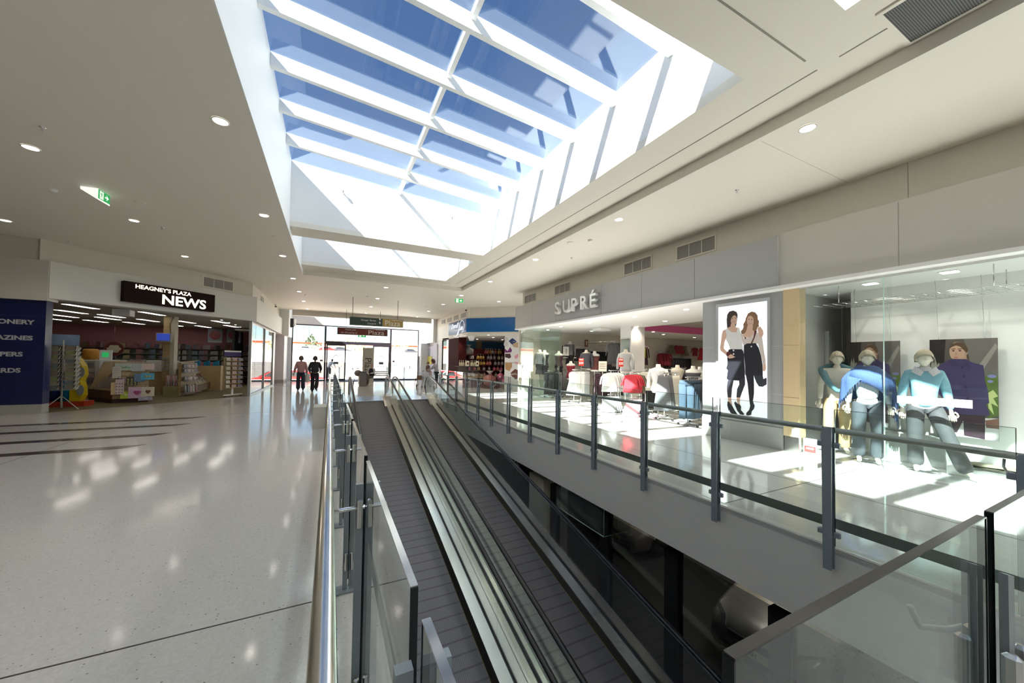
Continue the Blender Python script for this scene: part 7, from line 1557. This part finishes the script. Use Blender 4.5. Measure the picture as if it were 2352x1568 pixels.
# cafe table with a dark rim at the corner of the chocolate shop
pt = on(1043, 862, Y=19.6); t = thing('cafe_table', 'small table with blue rimmed tray at the corner of the chocolate shop', 'table', (pt.x, 19.6, 0)); MB().lathe((pt.x, 19.6, .74), [(.45, 0), (.45, .03)], 24).build('table_top', M_steel, t); MB().lathe((pt.x, 19.6, 0), [(.22, 0), (.22, .02), (.03, .03), (.03, .739)], 12).build('pedestal', M_dark, t)
tag(MB().bev(pt.x-.3, pt.x+.2, 19.45, 19.8, .771, .90, .03).build('covered_tray', mat('tray_blue', (.20, .26, .34), .3)), 'pale blue covered tray on the small table', 'tray')
# ================================================================ OUTSIDE
struct(MB().box(-60, 80, 30.75, 33.2, -.5, -.02).build('floor_pavement', mat('sunlit_concrete', (.80, .78, .75), .8)), 'bright pavement outside the exit')
struct(MB().box(-90, 140, 33.2, 150, -1.0, -.85).build('road', MATS['sunlit_concrete']), 'bright road outside the exit')
struct(MB().box(-60, 90, 98, 98.4, -.85, 3.6).build('wall_car_deck', mat('deck_white', (.75, .74, .72), .8)), 'long white low wall of the raised car deck')
struct(MB().box(-60, 90, 98.4, 116, 3.0, 3.2).build('floor_car_deck', MATS['sunlit_concrete']))
M_carred, M_carw, M_cardk = mat('car_red', (.55, .02, .02), .25, coat=.6), mat('car_white', (.75, .75, .76), .25, coat=.5), mat('car_dark', (.05, .05, .07), .25, coat=.5)
x = on(705, 860, Y=36).x; car('car', 'red car parked outside the left exit glazing', (x-.2, 36, -.85), R_(90), M_carred)
x = on(835, 860, Y=38).x; car('car', 'white car parked outside the open doors', (x+.5, 38, -.85), R_(90), M_carw)
for i, (px, m_, lab) in enumerate(((706, M_carw, 'pale car on the raised deck near the conifer'), (785, M_cardk, 'dark car on the raised deck above the doors'), (945, M_cardk, 'dark blue car on the raised deck at the far right'), (754, M_carred, 'red car on the raised deck beside the pale one'))):
    x = on(px, 800, Y=102).x; car('car', lab, (x, 102, 3.2), R_(90), m_)
def tree(lab, px, py_top, Y, w_, col, conifer=False, z0=0):
    p = on(px, py_top, Y=Y); H = p.z; rnd = random.Random(px); t = thing('tree', lab, 'tree', (p.x, Y, z0))
    MB().tube([(p.x, Y, z0), (p.x+.1, Y, H*.5), (p.x, Y, H*.8)], [.3, .22, .1], 8).build('trunk', mat('bark', (.25, .2, .16), .9), t)
    b = MB()
    for k in range(260):
        if conifer: f = rnd.random()**.8; z = H-f*(H-2.0)*.95; r = w_*.5*f**.8*rnd.uniform(.3, 1); a = rnd.uniform(0, 2*pi); s = .35
        else: a = rnd.uniform(0, 2*pi); e = rnd.uniform(-.6, 1)*pi/2; r = w_*.5*cos(e)*rnd.uniform(.6, 1); z = H-w_*.30+sin(e)*w_*.27; s = .42
        c = Vector((p.x+r*cos(a), Y+r*sin(a), z)); q = [c+Vector((rnd.uniform(-s, s), rnd.uniform(-s, s), rnd.uniform(-s, s))) for _ in range(4)]
        b.add(q, [(0, 1, 2), (0, 2, 3), (0, 3, 1), (1, 3, 2)])
    b.build('foliage', mat('leaf_%s' % ('dark' if conifer else 'olive'), col, .8, var=.4, scale=2), t)
tree('dark pointed conifer beyond the left exit glazing', 716, 769, 112, 8.0, (.05, .08, .04), True)
tree('round olive tree left behind the red hanging sign', 795, 774, 114, 12, (.34, .36, .20)); tree('round olive tree behind the door header', 815, 786, 122, 9, (.36, .34, .22)); tree('round olive tree seen through the right exit glazing', 908, 781, 112, 12, (.36, .38, .22)); tree('small bare tree seen through the chocolate side window', 1022, 790, 70, 5, (.20, .17, .15))
# dark awnings / low shop building across the road, shade put into their grey
t = thing('kiosk_building', 'low grey shaded kiosk across the road seen through the left door', 'building', (1, 50, 0)); a = on(700, 832, Y=48); c = on(812, 850, Y=48); MB().box(a.x, c.x, 48, 52, -.85, a.z).build('wall', mat('kiosk_shade_grey', (.10, .10, .11), .7), t)
t = thing('awning', 'dark sloping awning across the road behind the right door', 'awning', (8, 44, 0)); MB().tube([(8.5, 44.3, -.85), (8.5, 44.3, 1)], .05, 6).build('post', M_steel, t); a = on(862, 828, Y=44); c = on(941, 840, Y=44); e = on(938, 865, Y=44); g = on(862, 862, Y=44)
MB().prism([(a.x, 44, a.z), (c.x, 44, c.z), (e.x, 44, max(.1, e.z)), (a.x, 44, .1)], (0, .6, 0)).build('awning_cloth', mat('awning_shade_grey', (.13, .14, .16), .7), t)
# shop signs on the white wall across the road
t = thing('letter_box', 'small brown sign panels standing outside between the door leaves', 'sign', (2.4, 45, 0)); a = on(818, 823, Y=45); c = on(832, 847, Y=45)
MB().box(a.x, c.x, 45, 45.1, 1.5, 1.95).build('panel', mat('brown_panel', (.22, .14, .12), .6), t); MB().box(a.x, c.x, 45, 45.1, .5, .85).build('panel', MATS['brown_panel'], t); MB().tube([((a.x+c.x)/2, 45.05, 0), ((a.x+c.x)/2, 45.05, 1.95)], .05, 8).build('post', M_steel, t)
# red edge line of the deck and light poles, buildings further off
t = thing('far_building', 'long pale building with a red fascia line beyond the car deck', 'building', (0, 130, 0)); MB().box(-90, 140, 130, 140, -.85, 7).build('wall', mat('far_wall', (.62, .55, .5), .8), t); MB().box(-90, 140, 129.8, 130, 6.2, 6.7).build('fascia_line', M_redp, t)
for i, px in enumerate((742, 600)):
    x = on(px, 800, Y=50).x; t = thing('street_light', 'slim grey street light pole outside, %s' % ('beside the left mullion' if i == 0 else 'seen in the left glazed front'), 'street light', (x, 50, 0)); MB().tube([(x, 50, 0), (x, 50, 7), (x+.8, 50, 7.3)], .07, 8).build('pole', M_steel, t); MB().box(x+.6, x+1.2, 49.9, 50.1, 7.25, 7.4).build('lamp_head', M_steel, t)
for i, px in enumerate((778, 889, 928)):
    x = on(px, 860, Y=32.6).x; tag(MB().lathe((x, 32.6, -.02), [(.09, 0), (.09, .95), (.05, 1.0)], 12).build('bollard', M_white), 'white bollard outside the glazing, %s from the left' % ORD[i], 'bollard', 'bollards outside the exit')
